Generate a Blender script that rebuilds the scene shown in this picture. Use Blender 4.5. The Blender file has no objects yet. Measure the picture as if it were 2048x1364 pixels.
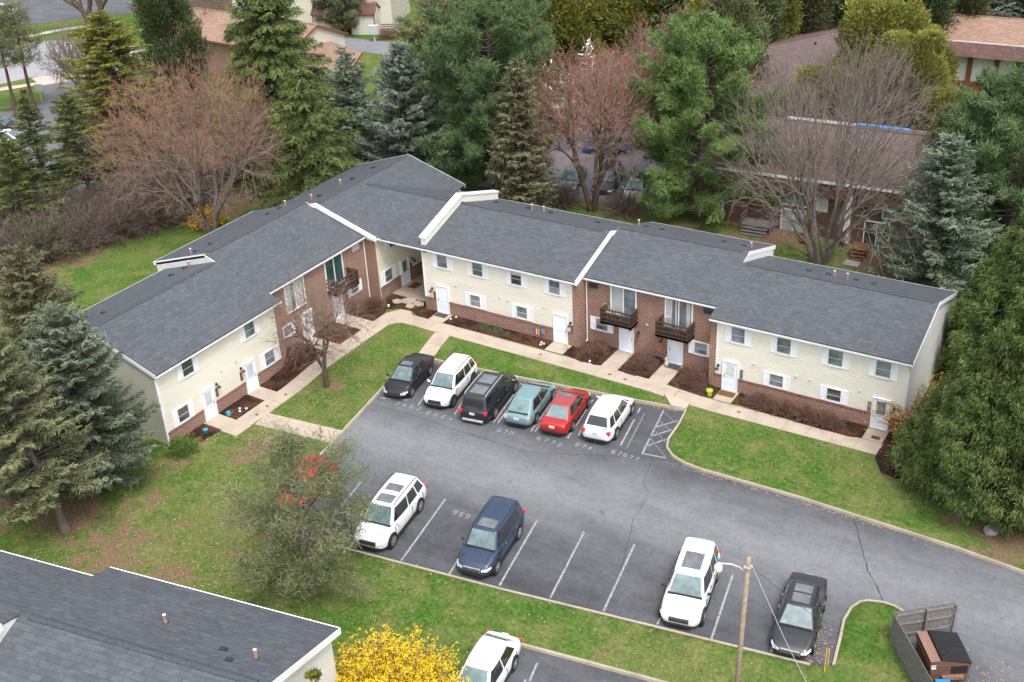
import bpy, math, random
import numpy as np
from mathutils import Vector, Matrix
from mathutils.geometry import delaunay_2d_cdt
S = bpy.context.scene
COL = S.collection
rnd = random.Random(7)

# ---------------------------------------------------------------- materials
M = {}
def nmat(name, rough=.8, spec=.3):
    m = bpy.data.materials.new(name); m.use_nodes = True
    nt = m.node_tree; b = nt.nodes['Principled BSDF']
    b.inputs['Roughness'].default_value = rough
    b.inputs['Specular IOR Level'].default_value = spec
    M[name] = m
    return m, nt, b
def nd(nt, typ, **kw):
    n = nt.nodes.new(typ)
    for k, v in kw.items():
        if k.startswith('i_'): n.inputs[k[2:].replace('_', ' ')].default_value = v
        else: setattr(n, k, v)
    return n
def ramp(nt, fac, stops, interp='LINEAR'):
    r = nt.nodes.new('ShaderNodeValToRGB'); r.color_ramp.interpolation = interp
    e = r.color_ramp.elements
    while len(e) < len(stops): e.new(.5)
    for i, (p, c) in enumerate(stops):
        e[i].position = p; e[i].color = (*c, 1) if len(c) == 3 else c
    nt.links.new(fac, r.inputs['Fac']); return r.outputs['Color']
def pos(nt, scale=(1,1,1), obj=False):
    if obj: src = nd(nt, 'ShaderNodeTexCoord').outputs['Object']
    else: src = nd(nt, 'ShaderNodeNewGeometry').outputs['Position']
    mp = nd(nt, 'ShaderNodeMapping'); mp.inputs['Scale'].default_value = scale
    nt.links.new(src, mp.inputs['Vector']); return mp.outputs['Vector']
def noise(nt, vec, scale, detail=4, rough=.6, out='Fac'):
    n = nd(nt, 'ShaderNodeTexNoise'); n.inputs['Scale'].default_value = scale
    n.inputs['Detail'].default_value = detail; n.inputs['Roughness'].default_value = rough
    nt.links.new(vec, n.inputs['Vector']); return n.outputs[out]
def mix(nt, f, a, b, mode='MIX'):
    m = nd(nt, 'ShaderNodeMix', data_type='RGBA', blend_type=mode)
    for sock, v in ((m.inputs[0], f), (m.inputs[6], a), (m.inputs[7], b)):
        if isinstance(v, bpy.types.NodeSocket): nt.links.new(v, sock)
        elif isinstance(v, (int, float)): sock.default_value = v
        else: sock.default_value = (*v, 1)
    return m.outputs[2]
def mth(nt, op, a, b=0.0, c=None):
    m = nd(nt, 'ShaderNodeMath', operation=op)
    for i, v in enumerate((a, b) if c is None else (a, b, c)):
        if isinstance(v, bpy.types.NodeSocket): nt.links.new(v, m.inputs[i])
        else: m.inputs[i].default_value = v
    return m.outputs[0]
def bump(nt, b, h, strength=.3, dist=.02):
    n = nd(nt, 'ShaderNodeBump'); n.inputs['Strength'].default_value = strength
    n.inputs['Distance'].default_value = dist
    nt.links.new(h, n.inputs['Height']); nt.links.new(n.outputs[0], b.inputs['Normal'])
def base(nt, b, c):
    if isinstance(c, bpy.types.NodeSocket): nt.links.new(c, b.inputs['Base Color'])
    else: b.inputs['Base Color'].default_value = (*c, 1)
def plain(name, c, rough=.6, spec=.3, metal=0, var=.12, nscale=6):
    m, nt, b = nmat(name, rough, spec)
    b.inputs['Metallic'].default_value = metal
    n = noise(nt, pos(nt, obj=True), nscale, 3)
    lo = tuple(x*(1-var) for x in c); hi = tuple(min(1, x*(1+var)) for x in c)
    base(nt, b, ramp(nt, n, [(.3, lo), (.7, hi)]))
    return m
def paint(name, c, rough=.22, metal=0.0, coat=.8):
    m, nt, b = nmat(name, .45, .5); b.inputs['Metallic'].default_value = metal
    b.inputs['Coat Weight'].default_value = coat; b.inputs['Coat Roughness'].default_value = .07
    n = noise(nt, pos(nt, obj=True), 3, 5, .7)
    base(nt, b, ramp(nt, n, [(.3, tuple(x*.93 for x in c)), (.75, c)]))
    return m

def wallvec(nt):
    """(x+y, z) so that one material runs level on walls facing x or y"""
    g = nd(nt, 'ShaderNodeNewGeometry'); s = nd(nt, 'ShaderNodeSeparateXYZ'); nt.links.new(g.outputs['Position'], s.inputs[0])
    c = nd(nt, 'ShaderNodeCombineXYZ')
    nt.links.new(mth(nt, 'ADD', s.outputs[0], s.outputs[1]), c.inputs[0]); nt.links.new(s.outputs[2], c.inputs[1])
    return c.outputs[0], s
def siding(name, c, lap=.13, rough=.55):
    m, nt, b = nmat(name, rough, .35)
    v, s = wallvec(nt)
    fr = mth(nt, 'FRACT', mth(nt, 'DIVIDE', s.outputs[2], lap))
    n = noise(nt, pos(nt, (.25, .25, 1.2)), 1.2, 5, .6)
    col = ramp(nt, n, [(.3, tuple(x*.90 for x in c)), (.7, c)])
    base(nt, b, col)
    h = ramp(nt, fr, [(0, (1,1,1)), (.12, (.0,.0,.0)), (1, (.95,.95,.95))])
    bump(nt, b, h, .7, .03)
    return m
siding('siding_yellow', (.93, .895, .775))
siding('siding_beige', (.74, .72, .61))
siding('siding_white', (.86, .86, .83))
siding('siding_cream', (.74, .70, .62), .2)

def brickmat(name, c1, c2, mortar, bw=.30, rh=.105, ms=.02):
    m, nt, b = nmat(name, .9, .1)
    v, s = wallvec(nt)
    t = nd(nt, 'ShaderNodeTexBrick'); nt.links.new(v, t.inputs['Vector'])
    t.inputs['Scale'].default_value = 1; t.inputs['Brick Width'].default_value = bw
    t.inputs['Row Height'].default_value = rh; t.inputs['Mortar Size'].default_value = ms
    t.inputs['Mortar Smooth'].default_value = .1; t.inputs['Bias'].default_value = -.1
    t.inputs['Color1'].default_value = (*c1, 1); t.inputs['Color2'].default_value = (*c2, 1)
    t.inputs['Mortar'].default_value = (*mortar, 1)
    n = noise(nt, pos(nt), .8, 5, .7)
    base(nt, b, mix(nt, .55, t.outputs['Color'], ramp(nt, n, [(.3, (.62,.6,.6)), (.7, (1,.98,.96))]), 'MULTIPLY'))
    bump(nt, b, mth(nt, 'SUBTRACT', 1.0, t.outputs['Fac']), .5, .01)
brickmat('brick', (.185, .062, .038), (.33, .135, .085), (.47, .38, .31))
brickmat('brick_cap', (.19, .085, .06), (.27, .125, .09), (.36, .30, .27), .075, .25, .010)
brickmat('brick_dark', (.12, .05, .035), (.17, .08, .05), (.22, .17, .14))

def shingle(name, c1, c2, dark, swap=False, bw=.62, rh=.29):
    m, nt, b = nmat(name, .62, .45)
    g = nd(nt, 'ShaderNodeNewGeometry'); s = nd(nt, 'ShaderNodeSeparateXYZ'); nt.links.new(g.outputs['Position'], s.inputs[0])
    c = nd(nt, 'ShaderNodeCombineXYZ')
    nt.links.new(s.outputs[1 if swap else 0], c.inputs[0]); nt.links.new(s.outputs[0 if swap else 1], c.inputs[1])
    t = nd(nt, 'ShaderNodeTexBrick'); nt.links.new(c.outputs[0], t.inputs['Vector'])
    t.inputs['Scale'].default_value = 1; t.inputs['Brick Width'].default_value = bw; t.inputs['Row Height'].default_value = rh
    t.inputs['Mortar Size'].default_value = .022; t.inputs['Mortar Smooth'].default_value = .8; t.inputs['Bias'].default_value = 0
    t.inputs['Color1'].default_value = (*c1, 1); t.inputs['Color2'].default_value = (*c2, 1); t.inputs['Mortar'].default_value = (*dark, 1)
    t2 = nd(nt, 'ShaderNodeTexBrick'); nt.links.new(c.outputs[0], t2.inputs['Vector'])
    t2.inputs['Scale'].default_value = 1; t2.inputs['Brick Width'].default_value = bw*.5; t2.inputs['Row Height'].default_value = rh*.5
    t2.inputs['Mortar Size'].default_value = 0; t2.inputs['Color1'].default_value = (.84,.84,.85,1); t2.inputs['Color2'].default_value = (1.16,1.16,1.16,1)
    n = noise(nt, pos(nt), .35, 5, .6); n2 = noise(nt, pos(nt), 22, 2)
    k = mix(nt, .85, t.outputs['Color'], t2.outputs['Color'], 'MULTIPLY')
    k = mix(nt, .5, k, ramp(nt, n, [(.35, (.92,.92,.93)), (.65, (1.04,1.04,1.04))]), 'MULTIPLY')
    k = mix(nt, .5, k, ramp(nt, n2, [(.3, (.75,.75,.75)), (.7, (1.25,1.25,1.25))]), 'MULTIPLY')
    base(nt, b, k); bump(nt, b, t.outputs['Fac'], .3, -.01)
GR = ((.074, .082, .092), (.090, .099, .111), (.052, .057, .064))
shingle('shingle_x', *GR); shingle('shingle_y', *GR, swap=True)
shingle('shingle_tan', (.27,.165,.115), (.33,.215,.155), (.20,.12,.085)); shingle('shingle_brown', (.115,.080,.073), (.15,.105,.095), (.085,.06,.054))
shingle('shingle_plum', (.10,.05,.04), (.15,.075,.06), (.07,.04,.035))
plain('ridge_shingle', (.075, .08, .09), .95, .1, var=.25, nscale=9)

plain('trim_white', (.84, .84, .84), .45, .4, var=.04, nscale=2)
plain('door_white', (.78, .84, .90), .4, .4, var=.03, nscale=2)
plain('shutter_white', (.86, .87, .90), .5, .4, var=.03, nscale=2)
plain('metal_dark', (.03, .03, .032), .4, .5)
plain('black_plastic', (.02, .021, .022), .5, .4)
plain('rubber', (.022, .022, .022), .9, .2)
plain('tyre', (.028, .028, .03), .85, .2)
plain('rim_silver', (.45, .46, .48), .3, .5, metal=.7)
plain('rim_dark', (.10, .10, .11), .35, .5, metal=.5)
plain('chrome', (.72, .73, .75), .18, .6, metal=.85)
plain('silver_trim', (.55, .56, .58), .35, .5, metal=.4)
plain('wood_dark', (.068, .046, .034), .8, .2, var=.3, nscale=12)
plain('wood_grey', (.20, .185, .175), .85, .15, var=.25, nscale=8)
plain('wood_pole', (.31, .24, .18), .85, .15, var=.22, nscale=5)
plain('wood_brown', (.17, .085, .045), .85, .15, var=.25)
plain('copper_pipe', (.38, .22, .17), .6, .3, var=.2)
plain('galv', (.62, .62, .62), .5, .4, metal=.3)
plain('white_plastic', (.85, .85, .84), .4, .4)
plain('red_plastic', (.62, .02, .012), .3, .5)
plain('orange', (.75, .22, .03), .5, .3)
plain('yellow_paint', (.80, .48, .04), .5, .3)
plain('lime', (.38, .52, .06), .5, .3)
plain('teal', (.07, .33, .42), .4, .4)
plain('blue_plastic', (.04, .22, .55), .4, .4)
plain('purple', (.22, .05, .35), .7, .2); plain('pink', (.80, .35, .45), .7, .2)
plain('dumpster_brown', (.15, .078, .055), .6, .3, var=.18, nscale=3)
plain('dumpster_top', (.25, .15, .115), .6, .3, var=.12, nscale=3)
plain('stone_white', (.75, .74, .70), .9, .1)
plain('boulder', (.32, .31, .30), .95, .1, var=.3)
plain('curtain', (.62, .62, .60), .9, .1, var=.2)
plain('mat_brown', (.16, .075, .035), .95, .05, var=.35, nscale=20)
plain('mat_grey', (.07, .075, .075), .95, .05, var=.35, nscale=20)
plain('drain', (.12, .06, .045), .8, .2)
plain('blue_tarp', (.10, .32, .72), .5, .3)
plain('red_trim', (.26, .085, .06), .6, .3)
plain('amber', (.85, .42, .10), .3, .5)
def glass(name, c, rough=.06, spec=.9, var=.3):
    m, nt, b = nmat(name, rough, spec); b.inputs['IOR'].default_value = 1.55
    n = noise(nt, pos(nt, obj='window' not in name), 1.3 if 'window' not in name else .8, 3)
    base(nt, b, ramp(nt, n, [(.35, tuple(x*(1-var) for x in c)), (.65, tuple(x*(1+var) for x in c))]))
    b.inputs['Coat Weight'].default_value = .6; b.inputs['Coat Roughness'].default_value = .03
glass('window_glass', (.16, .19, .21), var=.5); glass('window_dark', (.045, .055, .06)); glass('window_teal', (.035, .085, .08))
glass('window_curtain', (.42, .46, .47), .15, .6, .15)
glass('door_pane', (.52, .60, .63), .15, .6, .1)
glass('car_glass', (.14, .215, .215), .05, 1.0, .35); glass('car_glass_dark', (.015, .018, .02), .05, .9)
glass('car_sunroof', (.14, .145, .155), .08, .8)
glass('lamp_clear', (.62, .66, .68), .1, .9, .2); glass('lamp_red', (.55, .015, .02), .1, .8, .2)
glass('lamp_pale', (.62, .40, .40), .1, .8, .2)

# ground
def grass():
    m, nt, b = nmat('grass', .95, .05)
    p = pos(nt)
    big = noise(nt, p, .10, 5, .65); mid = noise(nt, p, .55, 6, .7); fine = noise(nt, p, 5, 4, .75); vf = noise(nt, p, 26, 3, .8)
    c = ramp(nt, fine, [(.28, (.022, .060, .010)), (.5, (.060, .130, .020)), (.72, (.120, .205, .045))])
    yellow = ramp(nt, fine, [(.3, (.13, .125, .045)), (.7, (.27, .25, .10))])
    c = mix(nt, ramp(nt, mid, [(.47, (0,0,0)), (.66, (.60,.60,.60))]), c, yellow)
    c = mix(nt, ramp(nt, big, [(.44, (0,0,0)), (.60, (.42,.42,.42))]), c, yellow)
    straw = noise(nt, p, .33, 4, .7)
    c = mix(nt, ramp(nt, straw, [(.60, (0,0,0)), (.72, (.55,.55,.55))]), c, (.24,.20,.105))
    c = mix(nt, .75, c, ramp(nt, vf, [(.25, (.45,.45,.45)), (.75, (1.5,1.5,1.5))]), 'MULTIPLY')
    # brown litter: a colour attribute painted per area
    a = nd(nt, 'ShaderNodeAttribute', attribute_name='litter')
    k = noise(nt, p, .9, 6, .75)
    f = mth(nt, 'ADD', mth(nt, 'MULTIPLY', a.outputs['Fac'], 1.0), mth(nt, 'MULTIPLY', mth(nt, 'SUBTRACT', k, .5), 2.2))
    lit = ramp(nt, noise(nt, p, 9, 5, .8), [(.3, (.095, .058, .036)), (.55, (.215, .145, .092)), (.75, (.38, .28, .19))])
    c = mix(nt, ramp(nt, f, [(.42, (0,0,0)), (.62, (1,1,1))]), c, lit)
    base(nt, b, c); bump(nt, b, fine, .6, .06)
grass()
def asphalt(name='asphalt', lo=(.036,.039,.045), hi=(.200,.206,.217), sc=(.05,.30,1), rot=-.03):
    m, nt, b = nmat(name, .9, .2)
    g = nd(nt, 'ShaderNodeNewGeometry'); mp = nd(nt, 'ShaderNodeMapping'); mp.inputs['Scale'].default_value = sc
    mp.inputs['Rotation'].default_value = (0, 0, rot); nt.links.new(g.outputs['Position'], mp.inputs['Vector'])
    st = noise(nt, mp.outputs[0], 2.2, 7, .68)
    p = pos(nt); blot = noise(nt, p, .42, 6, .68); gr = noise(nt, p, 40, 2, .9); g2 = noise(nt, p, 3.0, 5, .8)
    a = nd(nt, 'ShaderNodeAttribute', attribute_name='wear')
    f = mth(nt, 'ADD', mth(nt, 'MULTIPLY', a.outputs['Fac'], .55), mth(nt, 'ADD', mth(nt, 'MULTIPLY', st, .45), mth(nt, 'MULTIPLY', blot, .45)))
    c = ramp(nt, f, [(.28, lo), (.50, tuple(x*.7+y*.3 for x, y in zip(lo, hi))), (.98, hi)])
    dr = noise(nt, p, 1.15, 3, .5)
    c = mix(nt, ramp(nt, dr, [(.69, (0,0,0)), (.78, (.5,.5,.5))]), c, (.022,.023,.026))
    c = mix(nt, ramp(nt, noise(nt, p, .8, 7, .8), [(.58, (0,0,0)), (.72, (.25,.25,.25))]), c, (.22,.225,.235))
    c = mix(nt, .55, c, ramp(nt, gr, [(.25, (.62,.62,.62)), (.75, (1.38,1.38,1.38))]), 'MULTIPLY')
    c = mix(nt, .85, c, ramp(nt, g2, [(.28, (.72,.72,.74)), (.5, (1,1,1)), (.75, (1.22,1.2,1.18))]), 'MULTIPLY')
    base(nt, b, c); bump(nt, b, gr, .25, .01)
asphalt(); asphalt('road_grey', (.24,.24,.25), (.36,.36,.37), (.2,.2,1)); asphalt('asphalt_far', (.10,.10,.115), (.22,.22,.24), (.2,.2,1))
def concrete(name, c):
    m, nt, b = nmat(name, .9, .15); p = pos(nt)
    n = noise(nt, p, .7, 6, .65); f = noise(nt, p, 30, 2, .8)
    k = ramp(nt, n, [(.28, tuple(x*.74 for x in c)), (.5, c), (.75, tuple(x*1.12 for x in c))])
    k = mix(nt, .4, k, ramp(nt, f, [(.3, (.8,.8,.8)), (.7, (1.2,1.2,1.2))]), 'MULTIPLY')
    base(nt, b, k); bump(nt, b, f, .2, .005)
concrete('concrete', (.435, .365, .295)); concrete('curb_stone', (.40, .335, .275)); concrete('concrete_pale', (.50, .43, .37))
def mulch():
    m, nt, b = nmat('mulch', 1, .05); p = pos(nt)
    n = noise(nt, p, 9, 6, .8); k = noise(nt, p, .9, 4)
    c1 = ramp(nt, n, [(.3, (.012,.008,.007)), (.55, (.040,.026,.021)), (.75, (.11,.065,.05))])
    c2 = ramp(nt, n, [(.3, (.035,.016,.011)), (.55, (.105,.05,.033)), (.75, (.22,.12,.085))])
    base(nt, b, mix(nt, ramp(nt, k, [(.42, (0,0,0)), (.58, (1,1,1))]), c1, c2)); bump(nt, b, n, 1, .08)
mulch()
def roadpaint():
    m, nt, b = nmat('road_paint', .8, .2); p = pos(nt)
    n = noise(nt, p, 7, 6, .8)
    base(nt, b, ramp(nt, n, [(.38, (.11,.115,.125)), (.52, (.34,.34,.345)), (.68, (.50,.50,.49))]))
    m, nt, b = nmat('road_paint_worn', .8, .2); p = pos(nt)
    n = noise(nt, p, 7, 6, .8)
    base(nt, b, ramp(nt, n, [(.42, (.12,.125,.135)), (.62, (.27,.27,.28)), (.8, (.40,.40,.39))]))
roadpaint()
plain('crack', (.048, .049, .053), .9, .1)
def foliage(name, cols, scale=1.1, rough=.75, spec=.25, fine=9):
    """leaf colours that differ from clump to clump and leaf to leaf"""
    m, nt, b = nmat(name, rough, spec)
    p = pos(nt, obj=True)
    n = noise(nt, p, scale, 3, .6); f = noise(nt, p, fine, 2, .8)
    a = nd(nt, 'ShaderNodeAttribute', attribute_name='tint')
    k = mth(nt, 'ADD', mth(nt, 'MULTIPLY', n, .45), mth(nt, 'ADD', mth(nt, 'MULTIPLY', f, .25), mth(nt, 'MULTIPLY', a.outputs['Fac'], .34)))
    base(nt, b, ramp(nt, k, [(.30, cols[0]), (.52, cols[1]), (.76, cols[2])]))
foliage('needles_norway', ((.040,.064,.017), (.101,.144,.038), (.195,.254,.071)))
foliage('needles_bluegreen2', ((.055,.080,.048), (.150,.190,.122), (.285,.34,.235)))
foliage('needles_cedar2', ((.035,.050,.014), (.094,.118,.033), (.189,.212,.065)))
foliage('needles_olive2', ((.041,.050,.021), (.106,.118,.050), (.201,.212,.094)))
foliage('twigs_dim', ((.10,.075,.060), (.165,.125,.105), (.25,.195,.165)), .5)
foliage('needles_pine', ((.035,.066,.026), (.097,.158,.059), (.195,.283,.109)))
foliage('needles_pine_light', ((.050,.092,.024), (.130,.210,.057), (.254,.360,.112)))
foliage('needles_blue', ((.065,.088,.066), (.180,.222,.172), (.335,.40,.325)))
foliage('needles_bluegreen', ((.053,.085,.052), (.147,.201,.132), (.295,.366,.260)))
foliage('needles_olive', ((.061,.076,.033), (.159,.179,.083), (.307,.325,.159)))
foliage('needles_cedar', ((.065,.077,.014), (.183,.195,.035), (.342,.342,.071)))
foliage('needles_gold', ((.071,.088,.018), (.201,.212,.040), (.366,.354,.083)))
foliage('needles_dark', ((.026,.040,.017), (.068,.094,.035), (.142,.177,.065)))
foliage('needles_brownish', ((.059,.057,.031), (.147,.142,.073), (.260,.260,.142)))
foliage('petals_yellow', ((.70,.42,.008), (.90,.62,.012), (.95,.76,.04)), 3)
foliage('petals_amber', ((.42,.20,.01), (.68,.36,.02), (.80,.50,.03)), 3)
foliage('petals_white', ((.50,.46,.46), (.72,.68,.68), (.85,.82,.82)), 3)
foliage('buds_red', ((.24,.085,.06), (.38,.145,.10), (.48,.22,.155)), .5)
foliage('twigs_grey', ((.12,.095,.075), (.205,.168,.138), (.33,.28,.24)), .6)
foliage('twigs_red', ((.15,.10,.075), (.245,.175,.135), (.36,.275,.22)), .6)
foliage('twigs_brown', ((.10,.055,.038), (.19,.11,.08), (.30,.18,.13)), .9)
foliage('grass_blade', ((.04,.08,.015), (.10,.17,.03), (.19,.26,.06)), 2)
foliage('ground_cover', ((.03,.06,.025), (.08,.13,.06), (.15,.22,.11)), 2)
foliage('leaf_litter', ((.16,.085,.05), (.33,.21,.13), (.55,.42,.28)), 4)
foliage('cones', ((.20,.11,.07), (.36,.21,.14), (.45,.28,.20)), 3)
def bark(name, c):
    m, nt, b = nmat(name, .95, .1); p = pos(nt, (1,1,.25), obj=True)
    n = noise(nt, p, 7, 5, .7)
    base(nt, b, ramp(nt, n, [(.3, tuple(x*.5 for x in c)), (.7, tuple(x*1.3 for x in c))])); bump(nt, b, n, .5, .03)
bark('bark_grey', (.19, .165, .145)); bark('bark_brown', (.13, .09, .07)); bark('bark_pine', (.22, .18, .155))

# ---------------------------------------------------------------- mesh helpers
class MB:
    def __init__(s): s.v = []; s.f = []; s.m = []; s.mats = []
    def mi(s, mat):
        if mat not in s.mats: s.mats.append(mat)
        return s.mats.index(mat)
    def poly(s, pts, mat=None):
        n = len(s.v); s.v += [tuple(p) for p in pts]; s.f.append(tuple(range(n, n+len(pts)))); s.m.append(s.mi(mat) if mat else 0)
    def faces(s, vs, fs, mat=None):
        n = len(s.v); s.v += [tuple(p) for p in vs]; k = s.mi(mat) if mat else 0
        for f in fs: s.f.append(tuple(i+n for i in f)); s.m.append(k)
    def hexa(s, p, mat=None):
        """8 points: bottom ring 0-3, top ring 4-7"""
        s.faces(p, [(3,2,1,0), (4,5,6,7), (0,1,5,4), (1,2,6,5), (2,3,7,6), (3,0,4,7)], mat)
    def box(s, x0, x1, y0, y1, z0, z1, mat=None):
        if x0 > x1: x0, x1 = x1, x0
        if y0 > y1: y0, y1 = y1, y0
        s.hexa([(x0,y0,z0),(x1,y0,z0),(x1,y1,z0),(x0,y1,z0),(x0,y0,z1),(x1,y0,z1),(x1,y1,z1),(x0,y1,z1)], mat)
    def tube(s, pts, r, n=8, mat=None, cap=True):
        """pts polyline, r radius or list"""
        rs = r if isinstance(r, (list, tuple)) else [r]*len(pts)
        P = [Vector(p) for p in pts]; rings = []; vs = []
        up = None
        for i, p in enumerate(P):
            d = (P[min(i+1, len(P)-1)] - P[max(i-1, 0)]).normalized()
            if up is None: up = Vector((0,0,1)) if abs(d.z) < .9 else Vector((1,0,0))
            a = d.cross(up).normalized(); b = a.cross(d).normalized(); up = b
            for k in range(n):
                t = 2*math.pi*k/n; vs.append(p + (a*math.cos(t) + b*math.sin(t))*rs[i])
        fs = []
        for i in range(len(P)-1):
            for k in range(n):
                fs.append((i*n+k, i*n+(k+1) % n, (i+1)*n+(k+1) % n, (i+1)*n+k))
        if cap: fs.append(tuple(range(n))[::-1]); fs.append(tuple(range((len(P)-1)*n, len(P)*n)))
        s.faces(vs, fs, mat)
    def lathe(s, cx, cy, prof, n=16, mat=None):
        vs = []; fs = []
        for r, z in prof:
            for k in range(n):
                t = 2*math.pi*k/n; vs.append((cx+r*math.cos(t), cy+r*math.sin(t), z))
        for i in range(len(prof)-1):
            for k in range(n): fs.append((i*n+k, i*n+(k+1) % n, (i+1)*n+(k+1) % n, (i+1)*n+k))
        fs.append(tuple(range(n))[::-1]); fs.append(tuple(range((len(prof)-1)*n, len(prof)*n)))
        s.faces(vs, fs, mat)
    def build(s, name, mat=None, parent=None, smooth=False, bevel=0, sub=0):
        me = bpy.data.meshes.new(name); me.from_pydata(s.v, [], s.f)
        mats = s.mats if s.mats else [mat]
        for k in mats: me.materials.append(M[k])
        if len(mats) > 1: me.polygons.foreach_set('material_index', s.m)
        if smooth: me.polygons.foreach_set('use_smooth', [True]*len(me.polygons))
        me.update()
        o = bpy.data.objects.new(name, me); COL.objects.link(o)
        if parent: o.parent = parent
        if bevel:
            b = o.modifiers.new('b', 'BEVEL'); b.width = bevel; b.segments = 2; b.limit_method = 'ANGLE'
        if sub:
            b = o.modifiers.new('s', 'SUBSURF'); b.levels = sub; b.render_levels = sub
        return o
def build_each(m, name, mat=None, parent=None, **k):
    """every box of m becomes an object of its own"""
    out = []
    for i in range(0, len(m.v), 8):
        q = MB(); q.hexa(m.v[i:i+8], None); out.append(q.build(name, mat, parent, **k))
    return out
def box_obj(name, mat, parent, *a, **k):
    m = MB(); m.box(*a); return m.build(name, mat, parent, **k)
def tag(o, label=None, cat=None, group=None, kind=None):
    if label: o['label'] = label
    if cat: o['category'] = cat
    if group: o['group'] = group
    if kind: o['kind'] = kind
    return o
def thing(name, loc, rz=0, label=None, cat=None, group=None, scale=1):
    o = bpy.data.objects.new(name, None); COL.objects.link(o); o.location = loc; o.rotation_euler = (0, 0, rz)
    o.scale = (scale,)*3; o.empty_display_size = .3
    return tag(o, label, cat, group)
def copy_tree(o, parent=None):
    c = o.copy(); COL.objects.link(c); c.parent = parent
    for ch in list(o.children): copy_tree(ch, c)
    return c
# ---------------------------------------------------------------- terrain
def sst(a, b, x):
    t = min(1, max(0, (x-a)/(b-a))); return t*t*(3-2*t)
LOT = [(-41.3,35.55),(-42.65,43.9),(-43.9,50.9),(-44.6,55.1),(-42.98,55.35),(-39.49,55.69),(-36.3,56.05),(-33.67,56.38),(-31.3,56.7),(-26.34,57.33),(-25.0,57.48),
       (-24.75,55.8),(-24.62,54.05),(-24.3,53.15),(-23.6,52.5),(-22.7,52.15),(-21.5,52.0),(-18.8,52.05),(-15.5,52.1),(-11.2,51.95),(-7.2,51.8),(-3.5,51.45),(5,50.4),(40,45),
       (40,20),(5,27),(-1.8,35.5),(-6.25,41.4),(-7.95,43.75),(-7.3,44.6),(-7.45,45.55),(-8.03,45.85),(-8.49,46.0),(-9.05,46.0),(-9.73,45.78),(-10.11,45.48),(-10.38,44.8),(-10.42,43.76),(-10.2,42.55),(-9.9,40.6),
       (-10.78,40.2),(-18.4,38.95),(-26.3,37.65),(-35.5,36.33)]
LOT2 = [(-24.8,34.38),(-22.84,34.67),(-16.9,35.6),(-10,36.7),(0,38.2),(6,20),(-20,10),(-22.4,20),(-23.6,26)]
LOT2 = [(-24.8,34.38),(-22.84,34.67),(-16.9,35.6),(-11.5,36.45),(-11,24),(-22.9,22)]
def inside(p, poly):
    x, y = p; c = False; n = len(poly)
    for i in range(n):
        x0, y0 = poly[i]; x1, y1 = poly[(i+1) % n]
        if (y0 > y) != (y1 > y) and x < (x1-x0)*(y-y0)/(y1-y0)+x0: c = not c
    return c
def rise(x, y):
    yc = 55.2 + (x+43)*.127
    sR = (1 - sst(-28.3, -23.7, x)) * sst(yc+.1, 58.0, y)
    sL = (1 - sst(-48.4, -45.2, x)) * sst(47.6, 50.8, y)
    return .31*max(sR, sL)
def lawnz(x, y): return .115 + rise(x, y)
def offset(poly, d):
    """outward offset of a clockwise-or-anticlockwise polygon"""
    n = len(poly); A = sum(poly[i][0]*poly[(i+1) % n][1]-poly[(i+1) % n][0]*poly[i][1] for i in range(n))
    sg = 1 if A > 0 else -1; out = []
    for i in range(n):
        a = Vector(poly[i-1]); b = Vector(poly[i]); c = Vector(poly[(i+1) % n])
        n1 = Vector(((b-a).y, -(b-a).x)).normalized()*sg; n2 = Vector(((c-b).y, -(c-b).x)).normalized()*sg
        m = (n1+n2); m = m.normalized() if m.length > 1e-6 else n1
        k = max(.45, m.dot(n1)); out.append(tuple(b + m*d/k))
    return out
def sheet(name, poly, mat, z=None, step=1.0, dz=0.0, extra=None, attr=None, skirt=0.0):
    """a sheet over polygon poly, draped on z(x,y)+dz"""
    z = z or lawnz
    xs = [p[0] for p in poly]; ys = [p[1] for p in poly]
    bd = []
    n = len(poly)
    for i in range(n):
        a, b = poly[i], poly[(i+1) % n]; L = math.hypot(b[0]-a[0], b[1]-a[1]); k = max(1, int(L/step))
        for j in range(k): bd.append((a[0]+(b[0]-a[0])*j/k, a[1]+(b[1]-a[1])*j/k))
    pts = [Vector(p) for p in bd]; nb = len(bd)
    edges = [(i, (i+1) % nb) for i in range(nb)]
    x = min(xs)+step*.5
    while x < max(xs):
        y = min(ys)+step*.5
        while y < max(ys):
            q = (x+rnd.uniform(-.1, .1)*step, y+rnd.uniform(-.1, .1)*step)
            if inside(q, poly): pts.append(Vector(q))
            y += step
        x += step
    v, e, f, *_ = delaunay_2d_cdt(pts, edges, [], 1, 1e-4)
    me = bpy.data.meshes.new(name)
    vs = [(p.x, p.y, z(p.x, p.y)+dz) for p in v]; fs = [tuple(q) for q in f]
    if skirt:
        m0 = len(vs)
        for p in bd: vs.append((p[0], p[1], z(*p)+dz)); 
        for p in bd: vs.append((p[0], p[1], z(*p)+dz-skirt))
        for i in range(nb): j = (i+1) % nb; fs.append((m0+i, m0+j, m0+nb+j, m0+nb+i))
    me.from_pydata(vs, [], fs); me.materials.append(M[mat])
    if attr:
        for an, fn in attr.items():
            at = me.attributes.new(an, 'FLOAT', 'POINT'); at.data.foreach_set('value', [fn(p[0], p[1]) for p in vs])
    me.polygons.foreach_set('use_smooth', [True]*len(me.polygons)); me.update()
    o = bpy.data.objects.new(name, me); COL.objects.link(o); o['kind'] = 'structure'
    return o
def seg_dist(p, a, b):
    ax, ay = a; bx, by = b; dx, dy = bx-ax, by-ay; t = max(0, min(1, ((p[0]-ax)*dx+(p[1]-ay)*dy)/(dx*dx+dy*dy)))
    return math.hypot(p[0]-ax-t*dx, p[1]-ay-t*dy)
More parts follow.
